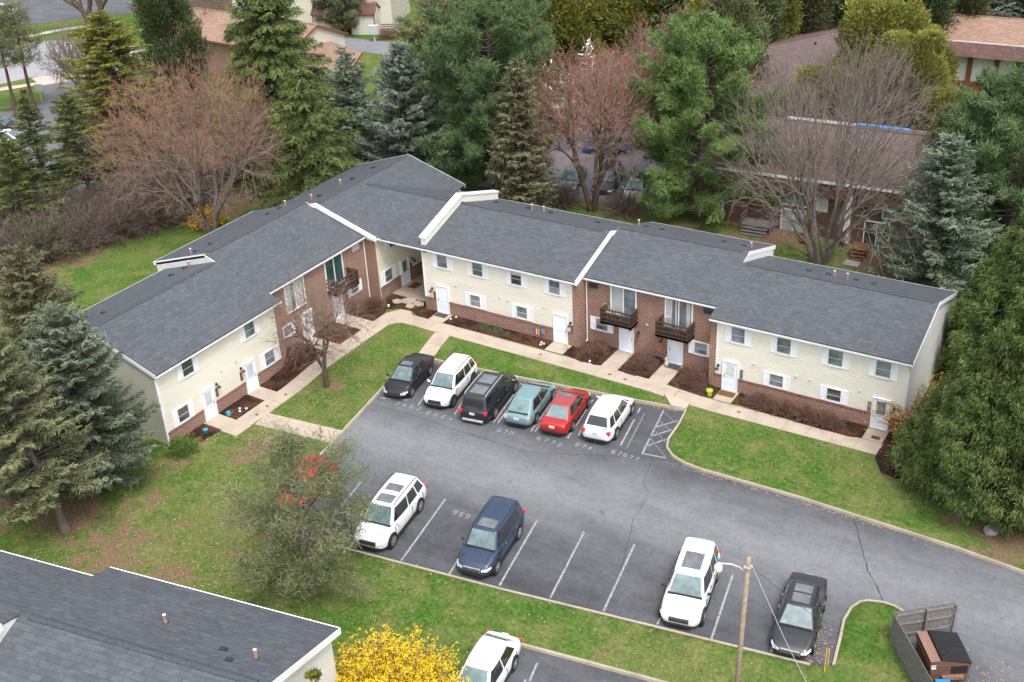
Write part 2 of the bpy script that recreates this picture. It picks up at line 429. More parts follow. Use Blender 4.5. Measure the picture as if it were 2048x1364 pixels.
# ground: one sheet, dropping under the two lots; litter = brown leaf cover
BLOBS = [(-56,32,5,.75),(-51.5,31,3,.7),(-46.5,29.5,4.0,.56),(-42.2,29.2,2.6,.56),(-48,34,3,.42),(-44.5,33,1.6,.45),(-40.5,35,2.2,.40),(-46.5,40.5,2.2,.55),(-50,37.5,1.6,.5),(-38,28.5,2.2,.55),(-40,32,4,.30),(-36.8,27,1.6,.5),
         (-4.6,53.6,2.2,.8),(-7.6,54.8,1.4,.6),(-2,57,5,.9),(-9.5,62,3,.9),(-14,66,3,.5),
         (-92,46,11,.95),(-86,55,8,.95),(-90,64,12,.95),(-78,70,6,.7),(-62,78,9,.7),(-72,80,9,.85),(-50,78,5,.45),(-30,84.5,4.5,.62),(-20,84.5,6,.6),(-36,83,4,.5),(-10,80,6,.6),
         (-46.3,42.2,1.4,.45),(-45,47,4,.28),(-47,49,1.6,.5),(-20,54.5,3,.16),(-12,53.5,3,.2),(-30,34,6,.15),(-20,37,5,.22),(-95,75,14,.9),(-60,125,20,.3),(-30,150,40,.3)]
def litter(x, y):
    v = 0
    for bx, by, r, a in BLOBS:
        d = math.hypot(x-bx, y-by)/r
        if d < 1.6: v = max(v, a*math.exp(-d*d*1.1)*1.25)
    return min(1, v)
def ground():
    near = (-76, 14, 12, 92)
    pts = []; edges = []; zs = {}
    def ring(poly, step):
        bd = []; n = len(poly)
        for i in range(n):
            a, b = poly[i], poly[(i+1) % n]; L = math.hypot(b[0]-a[0], b[1]-a[1]); k = max(1, int(L/step))
            for j in range(k): bd.append((a[0]+(b[0]-a[0])*j/k, a[1]+(b[1]-a[1])*j/k))
        s0 = len(pts)
        for p in bd: pts.append(Vector(p))
        for i in range(len(bd)): edges.append((s0+i, s0+(i+1) % len(bd)))
    o1, o2 = offset(LOT, .11), offset(LOT2, .11)
    ring(LOT, 2); ring(o1, 2); ring(LOT2, 2); ring(o2, 2)
    def grid(x0, x1, y0, y1, st, hole=None):
        x = x0
        while x <= x1:
            y = y0
            while y <= y1:
                q = (x+rnd.uniform(-.2,.2)*st, y+rnd.uniform(-.2,.2)*st)
                if not (hole and hole[0]-st*.4 < q[0] < hole[1]+st*.4 and hole[2]-st*.4 < q[1] < hole[3]+st*.4): pts.append(Vector(q))
                y += st
            x += st
    grid(-76, 12, 14, 90, .9); grid(-220, 120, -60, 260, 5, (-76, 12, 14, 90)); grid(-900, 900, -500, 1300, 120, (-220, 120, -60, 260))
    v, e, f, *_ = delaunay_2d_cdt(pts, edges, [], 0, 1e-4)
    def z(p):
        q = (p.x, p.y)
        lo = inside(q, o1) or inside(q, o2)
        if not lo:
            return lawnz(*q)
        # between lot edge and offset ring the bank lies under the curb
        if inside(q, LOT) or inside(q, LOT2): return -.06
        return -.06
    vs = []
    for p in v:
        q = (p.x, p.y)
        on1 = min(seg_dist(q, o1[i], o1[(i+1) % len(o1)]) for i in range(len(o1))) if -50 < p.x < 45 and 15 < p.y < 62 else 9
        on2 = min(seg_dist(q, o2[i], o2[(i+1) % len(o2)]) for i in range(len(o2))) if -30 < p.x < 10 and 5 < p.y < 42 else 9
        zz = lawnz(*q) if min(on1, on2) < .02 else z(p)
        if abs(zz-.115) < .5 and zz > 0 and (p.x < -62 or p.y > 74): zz += 0
        vs.append((p.x, p.y, zz))
    me = bpy.data.meshes.new('ground'); me.from_pydata(vs, [], [tuple(q) for q in f]); me.materials.append(M['grass'])
    at = me.attributes.new('litter', 'FLOAT', 'POINT'); at.data.foreach_set('value', [litter(p[0], p[1]) for p in vs])
    me.polygons.foreach_set('use_smooth', [True]*len(me.polygons)); me.update()
    o = bpy.data.objects.new('lawn', me); COL.objects.link(o); o['kind'] = 'structure'
ground()
flat = lambda x, y: 0.0
def wear(x, y):
    # the driving lane is bleached, the stalls stay dark
    t = (y - (49.2 + (x+30)*-.02)); mid = 46.6 + (x+28)*.06
    w = math.exp(-((y-mid)/3.6)**2)
    if x > -9: w = max(w, .7*math.exp(-((y-46.5)/4)**2))
    return .05 + .80*w
sheet('parking_lot', LOT, 'asphalt', flat, 1.0, attr={'wear': wear})
sheet('lower_parking_lot', LOT2, 'asphalt', flat, 1.2, attr={'wear': lambda x, y: .15})
sheet('rear_parking_lot', [(-58,83.6),(-47,84.6),(-41,85.6),(-38,92),(-41.5,101.5),(-48.9,105.2),(-54.5,104.2),(-57.5,98)], 'asphalt_far', lawnz, 3, dz=.03, attr={'wear': lambda x, y: .8})
sheet('left_parking_lot', [(-80,38),(-88.5,53.8),(-86.6,62.1),(-89.1,69.1),(-103,77),(-109.1,83),(-118,92),(-124.8,94),(-127.3,88.9),(-121.7,85.2),(-119.8,81.2),(-124,78.2),(-140,70),(-140,38)], 'asphalt', lawnz, 3, dz=.03, attr={'wear': lambda x, y: .55})
sheet('street', [(-170,86),(-150,99.4),(-145.4,105),(-136,107),(-122,108),(-116,102),(-125,95),(-131.7,91),(-133,86.6),(-150,74)], 'road_grey', lawnz, 3, dz=.03, attr={'wear': lambda x, y: .5})
sheet('driveway_apron', [(-131.5,90.6),(-127.2,88.7),(-123.5,94),(-126,97)], 'concrete_pale', lawnz, 2, dz=.05)
sheet('street_sidewalk', [(-170,92.2),(-152.3,103.4),(-149.9,110.5),(-145,117),(-143.7,116),(-148.6,109.6),(-150.9,102.3),(-169,90.6)], 'concrete_pale', lawnz, 3, dz=.04)
sheet('corner_sidewalk', [(-150,73),(-131.9,85.4),(-128.6,89.8),(-127.6,89.2),(-130.3,84.6),(-149,71.4)], 'concrete_pale', lawnz, 3, dz=.055)
sheet('upper_parking_lot', [(-190,108),(-160.4,109.5),(-156,110.5),(-152,117),(-145,124),(-150,135),(-190,135)], 'asphalt', lawnz, 4, dz=.03, attr={'wear': lambda x, y: .3})
sheet('back_street', [(-110,116),(-99,117.3),(-88.9,117.5),(-78,121),(-60,126),(-62,131),(-80,127),(-92.9,123.2),(-105.8,122.4)], 'asphalt_far', lawnz, 3, dz=.03, attr={'wear': lambda x, y: .8})

# curbs
def curb(name, path, closed=False, w=.16, h=.145, out=1, seg=3.0):
    m = MB(); P = [Vector((*p, 0)) for p in path]; n = len(P)
    nn = []
    for i in range(n):
        a = P[i-1] if (i > 0 or closed) else P[i]; c = P[(i+1) % n] if (i < n-1 or closed) else P[i]
        d1 = (P[i]-a); d2 = (c-P[i]); d = (d1.normalized() if d1.length else d2.normalized()) + (d2.normalized() if d2.length else d1.normalized()); d.normalize()
        nn.append(Vector((d.y, -d.x, 0))*out)
    rng = range(n if closed else n-1)
    for i in rng:
        j = (i+1) % n; a, b = P[i], P[j]; L = (b-a).length; k = max(1, round(L/seg))
        for q in range(k):
            t0 = q/k + (.004/L if q else 0); t1 = (q+1)/k - (.004/L if q < k-1 else 0)
            pa, pb = a.lerp(b, t0), a.lerp(b, t1); na, nb = nn[i].lerp(nn[j], t0), nn[i].lerp(nn[j], t1)
            hz = h
            up = lambda p: Vector((p.x, p.y, hz + rnd.uniform(-.004, .004)))
            dn = lambda p: Vector((p.x, p.y, -.05))
            e = .025
            A0, B0 = pa, pb; A1, B1 = pa+na*w, pb+nb*w
            m.hexa([dn(A0), dn(B0), dn(B1), dn(A1), up(A0+na*e), up(B0+nb*e), up(B1), up(A1)])
    o = m.build(name, 'curb_stone'); o['kind'] = 'structure'; return o
# LOT runs clockwise as listed: outward is to the left of travel
ar = sum(LOT[i][0]*LOT[(i+1) % len(LOT)][1]-LOT[(i+1) % len(LOT)][0]*LOT[i][1] for i in range(len(LOT)))
sgn = 1 if ar > 0 else -1
i0 = LOT.index((-10.78,40.2)); i1 = LOT.index((40,45))
ring1 = LOT[i0:] + LOT[:i1+1]
curb('curb', ring1, out=sgn)
curb('island_curb', LOT[LOT.index((-7.45,45.55)):LOT.index((-9.9,40.6))+1], out=sgn)
a2 = sum(LOT2[i][0]*LOT2[(i+1) % len(LOT2)][1]-LOT2[(i+1) % len(LOT2)][0]*LOT2[i][1] for i in range(len(LOT2)))
curb('lower_curb', LOT2[-1:]+LOT2[:4], out=1 if a2 > 0 else -1)
curb('street_curb', [(-170,87),(-150,100.2),(-145.4,106),(-136,108)], out=-1, w=.25)
curb('driveway_curb', [(-127.3,88.9),(-124,87),(-121.7,85.2),(-119.8,81.2),(-124,78.2)], out=1, w=.25)

# stall lines (each a painted strip), all slanting the same way
def strip(m, a, b, w, z=.006, mat='road_paint'):
    a, b = Vector(a), Vector(b); d = (b-a).normalized(); n = Vector((-d.y, d.x))*w/2
    m.poly([(*(a-n), z), (*(b-n), z), (*(b+n), z), (*(a+n), z)], mat)
m = MB()
LN = [((-43.4,49.72),(-41.6,50.35)), ((-41.1,52.2),(-40.63,50.15)), ((-38.35,52.2),(-37.85,50.3)), ((-35.82,54.58),(-35.12,50.75)), ((-35.52,54.6),(-34.84,50.8)),
      ((-33.3,55.9),(-32.49,51.0)), ((-33.0,55.9),(-32.24,51.05)), ((-30.84,56.0),(-30.08,51.35)), ((-30.4,55.3),(-29.64,51.9)),
      ((-27.7,56.6),(-27.55,55.95)), ((-27.41,55.2),(-26.85,52.2)), ((-38.95,55.4),(-38.6,53.8)), ((-32.2,42.58+.0),(-32.2,42.5)),
      ((-33.22,42.6),(-32.2,37.0)), ((-27.56,43.44),(-26.5,37.85)), ((-24.78,43.8),(-23.72,38.3)), ((-21.88,44.16),(-20.9,38.75)), ((-16.35,44.4),(-15.45,39.55)),
      ((-18.95,44.0),(-18.15,39.2)), ((-13.5,44.6),(-12.65,40.1)), ((-29.9,40.3),(-29.3,37.3)), ((-38.6,41.6),(-37.6,36.2)), ((-35.6,37.6),(-35.35,36.5))]
for a, b in LN:
    if (Vector(a)-Vector(b)).length > .2: strip(m, a, b, .11)
for a, b in [((-27.15,56.1),(-26.4,52.2)), ((-28.5,52.6),(-28.3,51.6))]: strip(m, a, b, .09, mat='road_paint_worn')
m.build('stall_lines')['kind'] = 'structure'
m = MB()
for a, b in [((-26.24,57.0),(-25.3,52.0)), ((-25.3,52.05),(-23.85,52.28)), ((-25.9,54.94),(-24.95,56.3)), ((-25.7,53.87),(-24.85,55.2)), ((-25.46,52.84),(-24.62,54.2)), ((-26.07,56.78),(-24.85,56.0)), ((-26.03,55.88),(-24.82,55.02)), ((-25.78,54.7),(-24.35,53.6)), ((-25.66,53.79),(-23.9,52.35))]:
    strip(m, a, b, .10 if (b[1] > a[1] or abs(a[1]-b[1]) > 4 or a[1] < 52.1) else .06, .006, 'road_paint' if (b[1] > a[1] or abs(a[1]-b[1]) > 4 or a[1] < 52.1) else 'road_paint_worn')
m.build('hatched_bay_lines')['kind'] = 'structure'
m = MB()
for q in [(-21.9,32.9,-21.2,29.5), (-18.6,34.6,-18.0,31.2), (-21.98,34.1,-21.7,32.9), (-15.4,35.0,-14.6,31.0)]: strip(m, q[:2], q[2:], .11)
m.build('lower_stall_lines')['kind'] = 'structure'
m = MB()
for q in [(-168,112,-158,113.5), (-168,115,-158,116.8), (-168,118,-158,120)]: strip(m, q[:2], q[2:], .2, .16)
m.build('upper_stall_lines')['kind'] = 'structure'
# painted stall numbers, stencil strokes
SEG = {'6': [((.9,1),(.15,1)),((0,.95),(0,.05)),((.1,0),(.9,0)),((1,.05),(1,.45)),((.9,.52),(.15,.52))], '2': [((.1,1),(.9,1)),((1,.95),(1,.55)),((.9,.5),(0,.1)),((.1,0),(1,0))],
       '4': [((.75,1),(0,.4)),((.0,.35),(1,.35)),((.75,.9),(.75,0))], '7': [((0,1),(1,1)),((.95,.9),(.35,0))], '0': [((.1,1),(.9,1)),((1,.95),(1,.05)),((.9,0),(.1,0)),((0,.05),(0,.95))],
       '5': [((.95,1),(.1,1)),((0,.95),(0,.55)),((.1,.55),(.85,.55)),((1,.5),(1,.1)),((.9,0),(0,0))], '-': [((.1,.3),(.5,.3))], ' ': [],
       '1': [((.5,1),(.5,0))]}
def number(txt, x, y, ang, h=.34, w=.20, gap=.22, mat='road_paint'):
    m = MB(); c, s = math.cos(ang), math.sin(ang)
    for i, ch in enumerate(txt):
        for a, b in SEG[ch]:
            q = []
            for p in (a, b):
                u = i*(w+gap)+p[0]*w; v = p[1]*h; q.append((x+u*c-v*s, y+u*s+v*c))
            strip(m, q[0], q[1], .05, .008, mat)
    o = m.build('painted_number'); o['kind'] = 'structure'
number('2662', -42.05, 49.55, .06, gap=.34); number('6664', -39.55, 49.55, .03, gap=.36); number('670', -34.4, 50.0, .03)
number('6772', -31.75, 50.35, .02, gap=.30); number('674-', -29.3, 50.9, -.03); number('67677', -27.0, 51.25, -.02, gap=.19)
number('654', -36.15, 41.55, math.pi-.10); number('656', -31.1, 42.05, math.pi+.02)
# cracks sealed with tar
def crack(path, w=.035):
    m = MB(); pts = []
    for i in range(len(path)-1):
        a, b = Vector(path[i]), Vector(path[i+1]); k = max(2, int((b-a).length/.5))
        for j in range(k): pts.append(a.lerp(b, j/k)+Vector((rnd.uniform(-.06,.06), rnd.uniform(-.06,.06))))
    pts.append(Vector(path[-1]))
    for i in range(len(pts)-1): strip(m, pts[i], pts[i+1], w*rnd.uniform(.4,1.1), .004, 'crack')
    m.build('tar_crack')['kind'] = 'structure'
crack([(-43.3,48.9),(-40,49.0),(-36,48.9),(-32,48.8),(-28.5,50.2),(-24.5,51.9)]); crack([(-24.5,51.9),(-24.0,49.5),(-23.2,48.6),(-22.9,46),(-22.3,44.2),(-21.6,42)], .03)
crack([(-12.4,51.9),(-10.7,48.5),(-9.1,46.1)], .06)

# sidewalks: slabs with joints
def slabs(name, a, b, w, n, dz=.035):
    """row of n slabs, centre line a-b, width w"""
    m = MB(); a, b = Vector(a), Vector(b); d = (b-a); L = d.length; d.normalize(); nv = Vector((-d.y, d.x))*w/2
    for i in range(n):
        p = a + d*(L*i/n+.008); q = a + d*(L*(i+1)/n-.008)
        c = [p-nv, q-nv, q+nv, p+nv]; j = rnd.uniform(-.004, .004)
        z = [lawnz(t.x, t.y)+dz+j for t in c]
        m.hexa([(*c[k], z[k]-.2) for k in range(4)]+[(*c[k], z[k]) for k in range(4)])
    o = m.build(name, 'concrete'); o['kind'] = 'structure'; return o
slabs('sidewalk', (-47.9,58.98), (-26.2,58.68), 1.32, 15); slabs('sidewalk', (-26.18,58.72), (-12.95,58.83), 1.28, 9)
slabs('sidewalk', (-49.32,42.98), (-49.32,57.6), 1.30, 10); slabs('sidewalk', (-50.0,42.28), (-48.62,42.28), 1.38, 1)
slabs('sidewalk', (-48.62,43.9), (-42.95,44.55), 1.45, 4, .03)
sheet('corner_walk', [(-49.97,57.62),(-48.67,57.62),(-48.3,58.1),(-47.92,58.33),(-47.92,59.62),(-48.5,60.1),(-49.3,60.0),(-49.95,59.0)], 'concrete', None, .8, dz=.035, skirt=.2)
slabs('entry_path', (-44.3,58.3), (-43.85,55.5), 1.25, 2, .03)
for x0, x1, y in [(-46.55,-45.25,59.62), (-36.6,-35.15,59.62), (-23.95,-22.75,59.5), (-14.3,-13.1,59.5)]:
    slabs('door_walk', ((x0+x1)/2, y), ((x0+x1)/2, 60.97), x1-x0, 1)
for a, b, w in [((-31.45,59.35),(-31.45,62.0),1.25), ((-27.8,59.35),(-27.8,62.0),1.3)]: slabs('door_walk', a, b, w, 2)
for y0, y1 in [(41.7,43.0), (45.7,46.9)]: slabs('door_walk', (-51.6,(y0+y1)/2), (-49.98,(y0+y1)/2), y1-y0, 1)
for y0, y1 in [(52.4,53.6),(56.1,57.5)]: slabs('door_walk', (-52.6,(y0+y1)/2), (-49.98,(y0+y1)/2), y1-y0, 2)
sheet('ramp', [(-26.75,58.12),(-25.9,57.42),(-24.95,57.55),(-24.95,58.22)], 'concrete', None, .4, dz=.13, skirt=.4)
slabs('passage_floor', (-49.6,61.9), (-49.6,71.5), 3.9, 5)
# broken paving at the mouth of the passage
m = MB()
for cx, cy, r, ti in [(-49.6,61.4,.8,.03), (-48.6,61.3,.6,-.03), (-50.3,60.9,.55,.05), (-49.0,60.7,.5,.04)]:
    k = 6; ps = [(cx+r*rnd.uniform(.7,1.1)*math.cos(i*math.tau/k), cy+.7*r*rnd.uniform(.7,1.1)*math.sin(i*math.tau/k)) for i in range(k)]
    b0 = [(x, y, lawnz(x, y)-.05) for x, y in ps]; t0 = [(x, y, lawnz(x, y)+.09+(x-cx)*ti) for x, y in ps]
    m.faces(b0+t0, [tuple(range(k, 2*k))]+[(i, (i+1) % k, k+(i+1) % k, k+i) for i in range(k)])
m.build('broken_paving', 'concrete')['kind'] = 'structure'
# mulch beds
def bed(poly, dz=.05):
    o = sheet('mulch_bed', poly, 'mulch', lambda x, y: lawnz(x, y)+.03*math.sin(x*5.1)*math.cos(y*4.3)+.02*math.sin(x*11+y*7), .35, dz=dz, skirt=.12)
bed([(-45.2,59.7),(-36.65,59.72),(-36.65,60.98),(-45.2,60.98)]); bed([(-47.6,59.75),(-46.6,59.7),(-46.6,60.98),(-47.6,60.98)])
bed([(-35.1,59.7),(-34.6,59.6),(-33.6,59.3),(-32.5,59.35),(-32.1,59.6),(-32.1,62.0),(-34.5,62.0),(-34.5,60.98),(-35.1,60.98)])
bed([(-30.8,59.5),(-30.2,59.35),(-29.2,59.25),(-28.5,59.5),(-28.5,62.0),(-30.8,62.0)]); bed([(-27.1,59.5),(-26.5,59.35),(-25.0,59.45),(-24.0,59.6),(-24.0,60.98),(-24.85,60.98),(-24.85,62.0),(-27.1,62.0)])
bed([(-22.7,59.55),(-22.2,59.65),(-20,59.45),(-17,59.3),(-15,59.3),(-14.35,59.5),(-14.35,60.98),(-22.7,60.98)]); bed([(-13.05,57.9),(-12.3,56.6),(-10.9,56.3),(-10.4,58.2),(-10.8,61),(-11.4,64),(-12.33,64),(-12.33,60.95),(-13.05,60.95)])
bed([(-51.6,43.05),(-50.0,43.05),(-50.0,45.65),(-51.6,45.65)]); bed([(-51.6,46.95),(-50.0,46.95),(-50.0,52.35),(-52.65,52.35),(-52.65,49.9),(-51.6,49.9)])
bed([(-52.65,53.65),(-50.0,53.65),(-50.0,56.05),(-52.65,56.05)]); bed([(-52.65,57.55),(-50.1,57.55),(-50.1,59.1),(-50.9,60.55),(-52.65,60.55)])
bed([(-51.6,39.9),(-50.2,40.0),(-50.0,41.65),(-51.6,41.65)])
bed([(-51.5,60.6),(-50.3,59.6),(-49.3,60.1),(-48.4,60.2),(-47.7,59.8),(-47.7,60.9),(-47.9,61.6),(-51.4,61.8)], .03)
# ---------------------------------------------------------------- the L-shaped apartment building
apt = thing('apartment_building', (-50, 61, 0), 0, 'L-shaped two-storey row of yellow-sided and brick apartments with grey shingle roof', 'apartment building')
class Fac:
    """local wall frame: a along the wall, n out of it, z up"""
    def __init__(s, kind, c): s.k = kind; s.c = c
    def box(s, m, a0, a1, n0, n1, z0, z1, mat=None):
        if s.k == 'R': m.box(a0, a1, s.c-n1, s.c-n0, z0, z1, mat)
        else: m.box(s.c+n0, s.c+n1, a0, a1, z0, z1, mat)
    def p(s, a, n, z): return (a, s.c-n, z) if s.k == 'R' else (s.c+n, a, z)
OFF = Vector((-50, 61, 0))
def part(m, name, mat=None, parent=None, **k):
    """mesh given in world coordinates, parented under the building"""
    root = parent or apt
    m.v = [tuple(Vector(q)-OFF) for q in m.v]
    return m.build(name, mat, root, **k)
FR1, FR2, FC, FL1, FL2 = Fac('R', 61.0), Fac('R', 62.05), Fac('L', -51.64), Fac('L', -51.64), Fac('L', -52.70)
PITCH = .315
def gable(name, axis, a0, a1, e0, half, ze, mats):
    """solid wall block under a gable roof; e0 = front wall line"""
    m = MB(); s = 1 if axis == 'R' else -1
    oh = .3; wf = e0; wb = e0 + s*(2*half - 2*oh); wm = (wf+wb)/2
    zt = ze + PITCH*oh - .10; zr = zt + PITCH*(half-oh)
    P = lambda a, c, z: (a, c, z) if axis == 'R' else (c, a, z)
    v = [P(a, c, z) for a in (a0, a1) for c, z in ((wf, -.4), (wb, -.4), (wb, zt), (wm, zr), (wf, zt))]
    m.faces(v, [(0,1,2,3,4)], mats[1]); m.faces(v, [(9,8,7,6,5)], mats[2]); m.faces(v, [(0,4,9,5)], mats[0]); m.faces(v, [(1,6,7,2), (0,5,6,1), (2,7,8,3), (3,8,9,4)], mats[3])
    return part(m, name)
def roof(axis, a0, a1, e0, half, ze, rakes=(1, 1), eave=None, ridge=None, front_rake=True):
    s = 1 if axis == 'R' else -1
    P = lambda a, c, z: (a, c, z) if axis == 'R' else (c, a, z)
    zr = ze + PITCH*half; mid = e0+s*half; back = e0+s*2*half
    m = MB(); th = .10
    for (c0, z0, c1, z1) in ((e0, ze, mid, zr), (back, ze, mid, zr)):
        m.hexa([P(a0,c0,z0-th), P(a1,c0,z0-th), P(a1,c1,z1-th), P(a0,c1,z1-th), P(a0,c0,z0), P(a1,c0,z0), P(a1,c1,z1), P(a0,c1,z1)])
    rf = part(m, 'roof', 'shingle_x' if axis == 'R' else 'shingle_y')
    # raised vented ridge
    r0, r1 = ridge or (a0+.35, a1-.35)
    m = MB(); w = .17
    for sg in (-1, 1):
        m.hexa([P(r0, mid+sg*w, zr-PITCH*w), P(r1, mid+sg*w, zr-PITCH*w), P(r1, mid, zr), P(r0, mid, zr),
                P(r0, mid+sg*w, zr-PITCH*w+.05), P(r1, mid+sg*w, zr-PITCH*w+.05), P(r1, mid, zr+.055), P(r0, mid, zr+.055)])
    o = m; o.v = [tuple(Vector(q)-OFF) for q in o.v]; o.build('ridge_cap', 'ridge_shingle', rf)
    # fascia, soffit and gutter
    f0, f1 = eave or (a0, a1)
    m = MB()
    for c, d in ((e0, s), (back, -s)):
        x0, x1 = sorted((c+d*.015, c+d*.06)); y0, y1 = sorted((c+d*.06, c+d*.33)); g0, g1 = sorted((c-d*.085, c+d*.012))
        bx = (lambda p, q, zz0, zz1: m.box(f0, f1, p, q, zz0, zz1)) if axis == 'R' else (lambda p, q, zz0, zz1: m.box(p, q, f0, f1, zz0, zz1))
        bx(x0, x1, ze-.24, ze-.085); bx(y0, y1, ze-.235, ze-.205)
    m.v = [tuple(Vector(q)-OFF) for q in m.v]; m.build('fascia', 'trim_white', rf)
    for c, d in ((e0, s), (back, -s)):
        m = MB()
        for lo, hi, z0, z1 in ((-.10, .014, -.15, -.13), (-.10, -.085, -.13, -.03), (.0, .013, -.13, -.03)):
            p, q = sorted((c+d*lo, c+d*hi))
            if axis == 'R': m.box(f0, f1, p, q, ze+z0, ze+z1)
            else: m.box(p, q, f0, f1, ze+z0, ze+z1)
        m.v = [tuple(Vector(q)-OFF) for q in m.v]; m.build('gutter', 'trim_white', rf)
    for k, (a, d) in enumerate(((a0, -1), (a1, 1))):
        if not rakes[k]: continue
        m = MB(); w = rakes[k] if isinstance(rakes[k], float) else .03
        b0, b1 = sorted((a+d*.002, a+d*w)); up = .012 if w < .1 else .05
        for c0, c1 in ((e0, mid), (back, mid)):
            if c0 == e0 and not front_rake: continue
            m.hexa([P(b0,c0,ze-.26), P(b1,c0,ze-.26), P(b1,c1,zr-.26), P(b0,c1,zr-.26), P(b0,c0,ze+up), P(b1,c0,ze+up), P(b1,c1,zr+up), P(b0,c1,zr+up)])
        m.v = [tuple(Vector(q)-OFF) for q in m.v]; m.build('rake_board', 'trim_white', rf)
    return rf
gable('wall', 'R', -24.88, -12.38, 61.0, 5.2, 5.26, ('siding_yellow', 'siding_yellow', 'siding_white', 'siding_yellow'))
gable('wall', 'R', -34.58, -24.89, 62.05, 5.2, 5.60, ('brick', 'siding_white', 'siding_white', 'siding_yellow'))
gable('wall', 'R', -47.6, -34.6, 61.0, 5.2, 5.62, ('siding_yellow', 'siding_yellow', 'brick', 'siding_yellow'))
gable('wall', 'L', 60.62, 72.0, -51.64, 5.56, 5.70, ('siding_yellow', 'brick', 'siding_yellow', 'siding_yellow'))
gable('wall', 'L', 49.86, 60.61, -52.70, 5.56, 5.70, ('brick', 'siding_white', 'siding_white', 'siding_yellow'))
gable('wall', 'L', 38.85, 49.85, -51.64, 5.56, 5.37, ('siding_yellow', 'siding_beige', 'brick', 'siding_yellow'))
roof('R', -24.90, -12.20, 60.7, 5.2, 5.26, (0, 1)); roof('R', -34.64, -24.90, 61.75, 5.2, 5.60, (0, .05), ridge=(-34.4, -25.3), front_rake=False); roof('R', -56.5, -34.66, 60.7, 5.2, 5.62, (0, .16), eave=(-51.30, -34.66), ridge=(-56.3, -35.3))
roof('L', 60.5, 72.3, -51.34, 5.56, 5.70, (.20, 1), eave=(60.5, 60.7)); roof('L', 49.92, 60.45, -52.40, 5.56, 5.70, (.06, 0), front_rake=False); roof('L', 38.68, 49.90, -51.34, 5.56, 5.37, (1, 0))
# party wall that stands up through the roof beside the passage
m = MB()
ze, e0, half = 5.62, 60.7, 5.2; zr = ze+PITCH*half
for c0, c1, sg in ((61.0, 65.9, 1), (70.85, 65.9, -1)):
    z0 = ze + PITCH*.3
    m.hexa([(-47.62,c0,z0-.6),(-47.22,c0,z0-.6),(-47.22,c1,zr-.6),(-47.62,c1,zr-.6),(-47.62,c0,z0+.55),(-47.22,c0,z0+.55),(-47.22,c1,zr+.55),(-47.62,c1,zr+.55)])
pw = part(m, 'party_wall', 'siding_yellow')
m = MB()
for c0, c1 in ((60.93, 65.9), (70.92, 65.9)):
    z0 = ze + PITCH*.23
    m.hexa([(-47.70,c0,z0+.55),(-47.14,c0,z0+.55),(-47.14,c1,zr+.55),(-47.70,c1,zr+.55),(-47.70,c0,z0+.68),(-47.14,c0,z0+.68),(-47.14,c1,zr+.68),(-47.70,c1,zr+.68)])
m.v = [tuple(Vector(q)-OFF) for q in m.v]; m.build('coping', 'trim_white', pw)
m = MB(); m.box(-51.6, -47.62, 61.0, 70.85, 5.35, 5.43); part(m, 'passage_ceiling', 'siding_yellow')
m = MB(); m.box(-51.6, -47.62, 61.0, 61.05, 5.30, 5.42); part(m, 'passage_beam', 'trim_white')

def brickband(F, spans, z0, z1, cap=.11, ends=None):
    m = MB()
    for a0, a1 in spans: F.box(m, a0, a1, -.02, .05, z0, z1-cap, 'brick')
    for a0, a1 in spans: F.box(m, a0-.01, a1+.01, -.02, .085, z1-cap, z1, 'brick_cap')
    part(m, 'brick_base')
brickband(FR1, [(-47.62,-46.60),(-45.44,-36.61),(-35.42,-34.99)], -.3, 1.52)
brickband(FR1, [(-24.46,-23.99),(-22.87,-14.30),(-13.18,-12.36)], -.3, 1.17)
brickband(FL1, [(38.83,41.90),(43.01,45.79),(46.91,49.36)], -.3, 1.06)
brickband(FC, [(60.70,63.18),(64.34,71.9)], -.3, 1.42)
m = MB(); FR1.box(m, -35.0, -34.58, -.02, .06, -.3, 5.38); FR1.box(m, -24.90, -24.47, -.02, .06, -.3, 5.02); FL1.box(m, 49.37, 49.87, -.02, .06, -.3, 5.14); m.v = [tuple(Vector(q)-OFF) for q in m.v]; build_each(m, 'brick_pier', 'brick', apt)
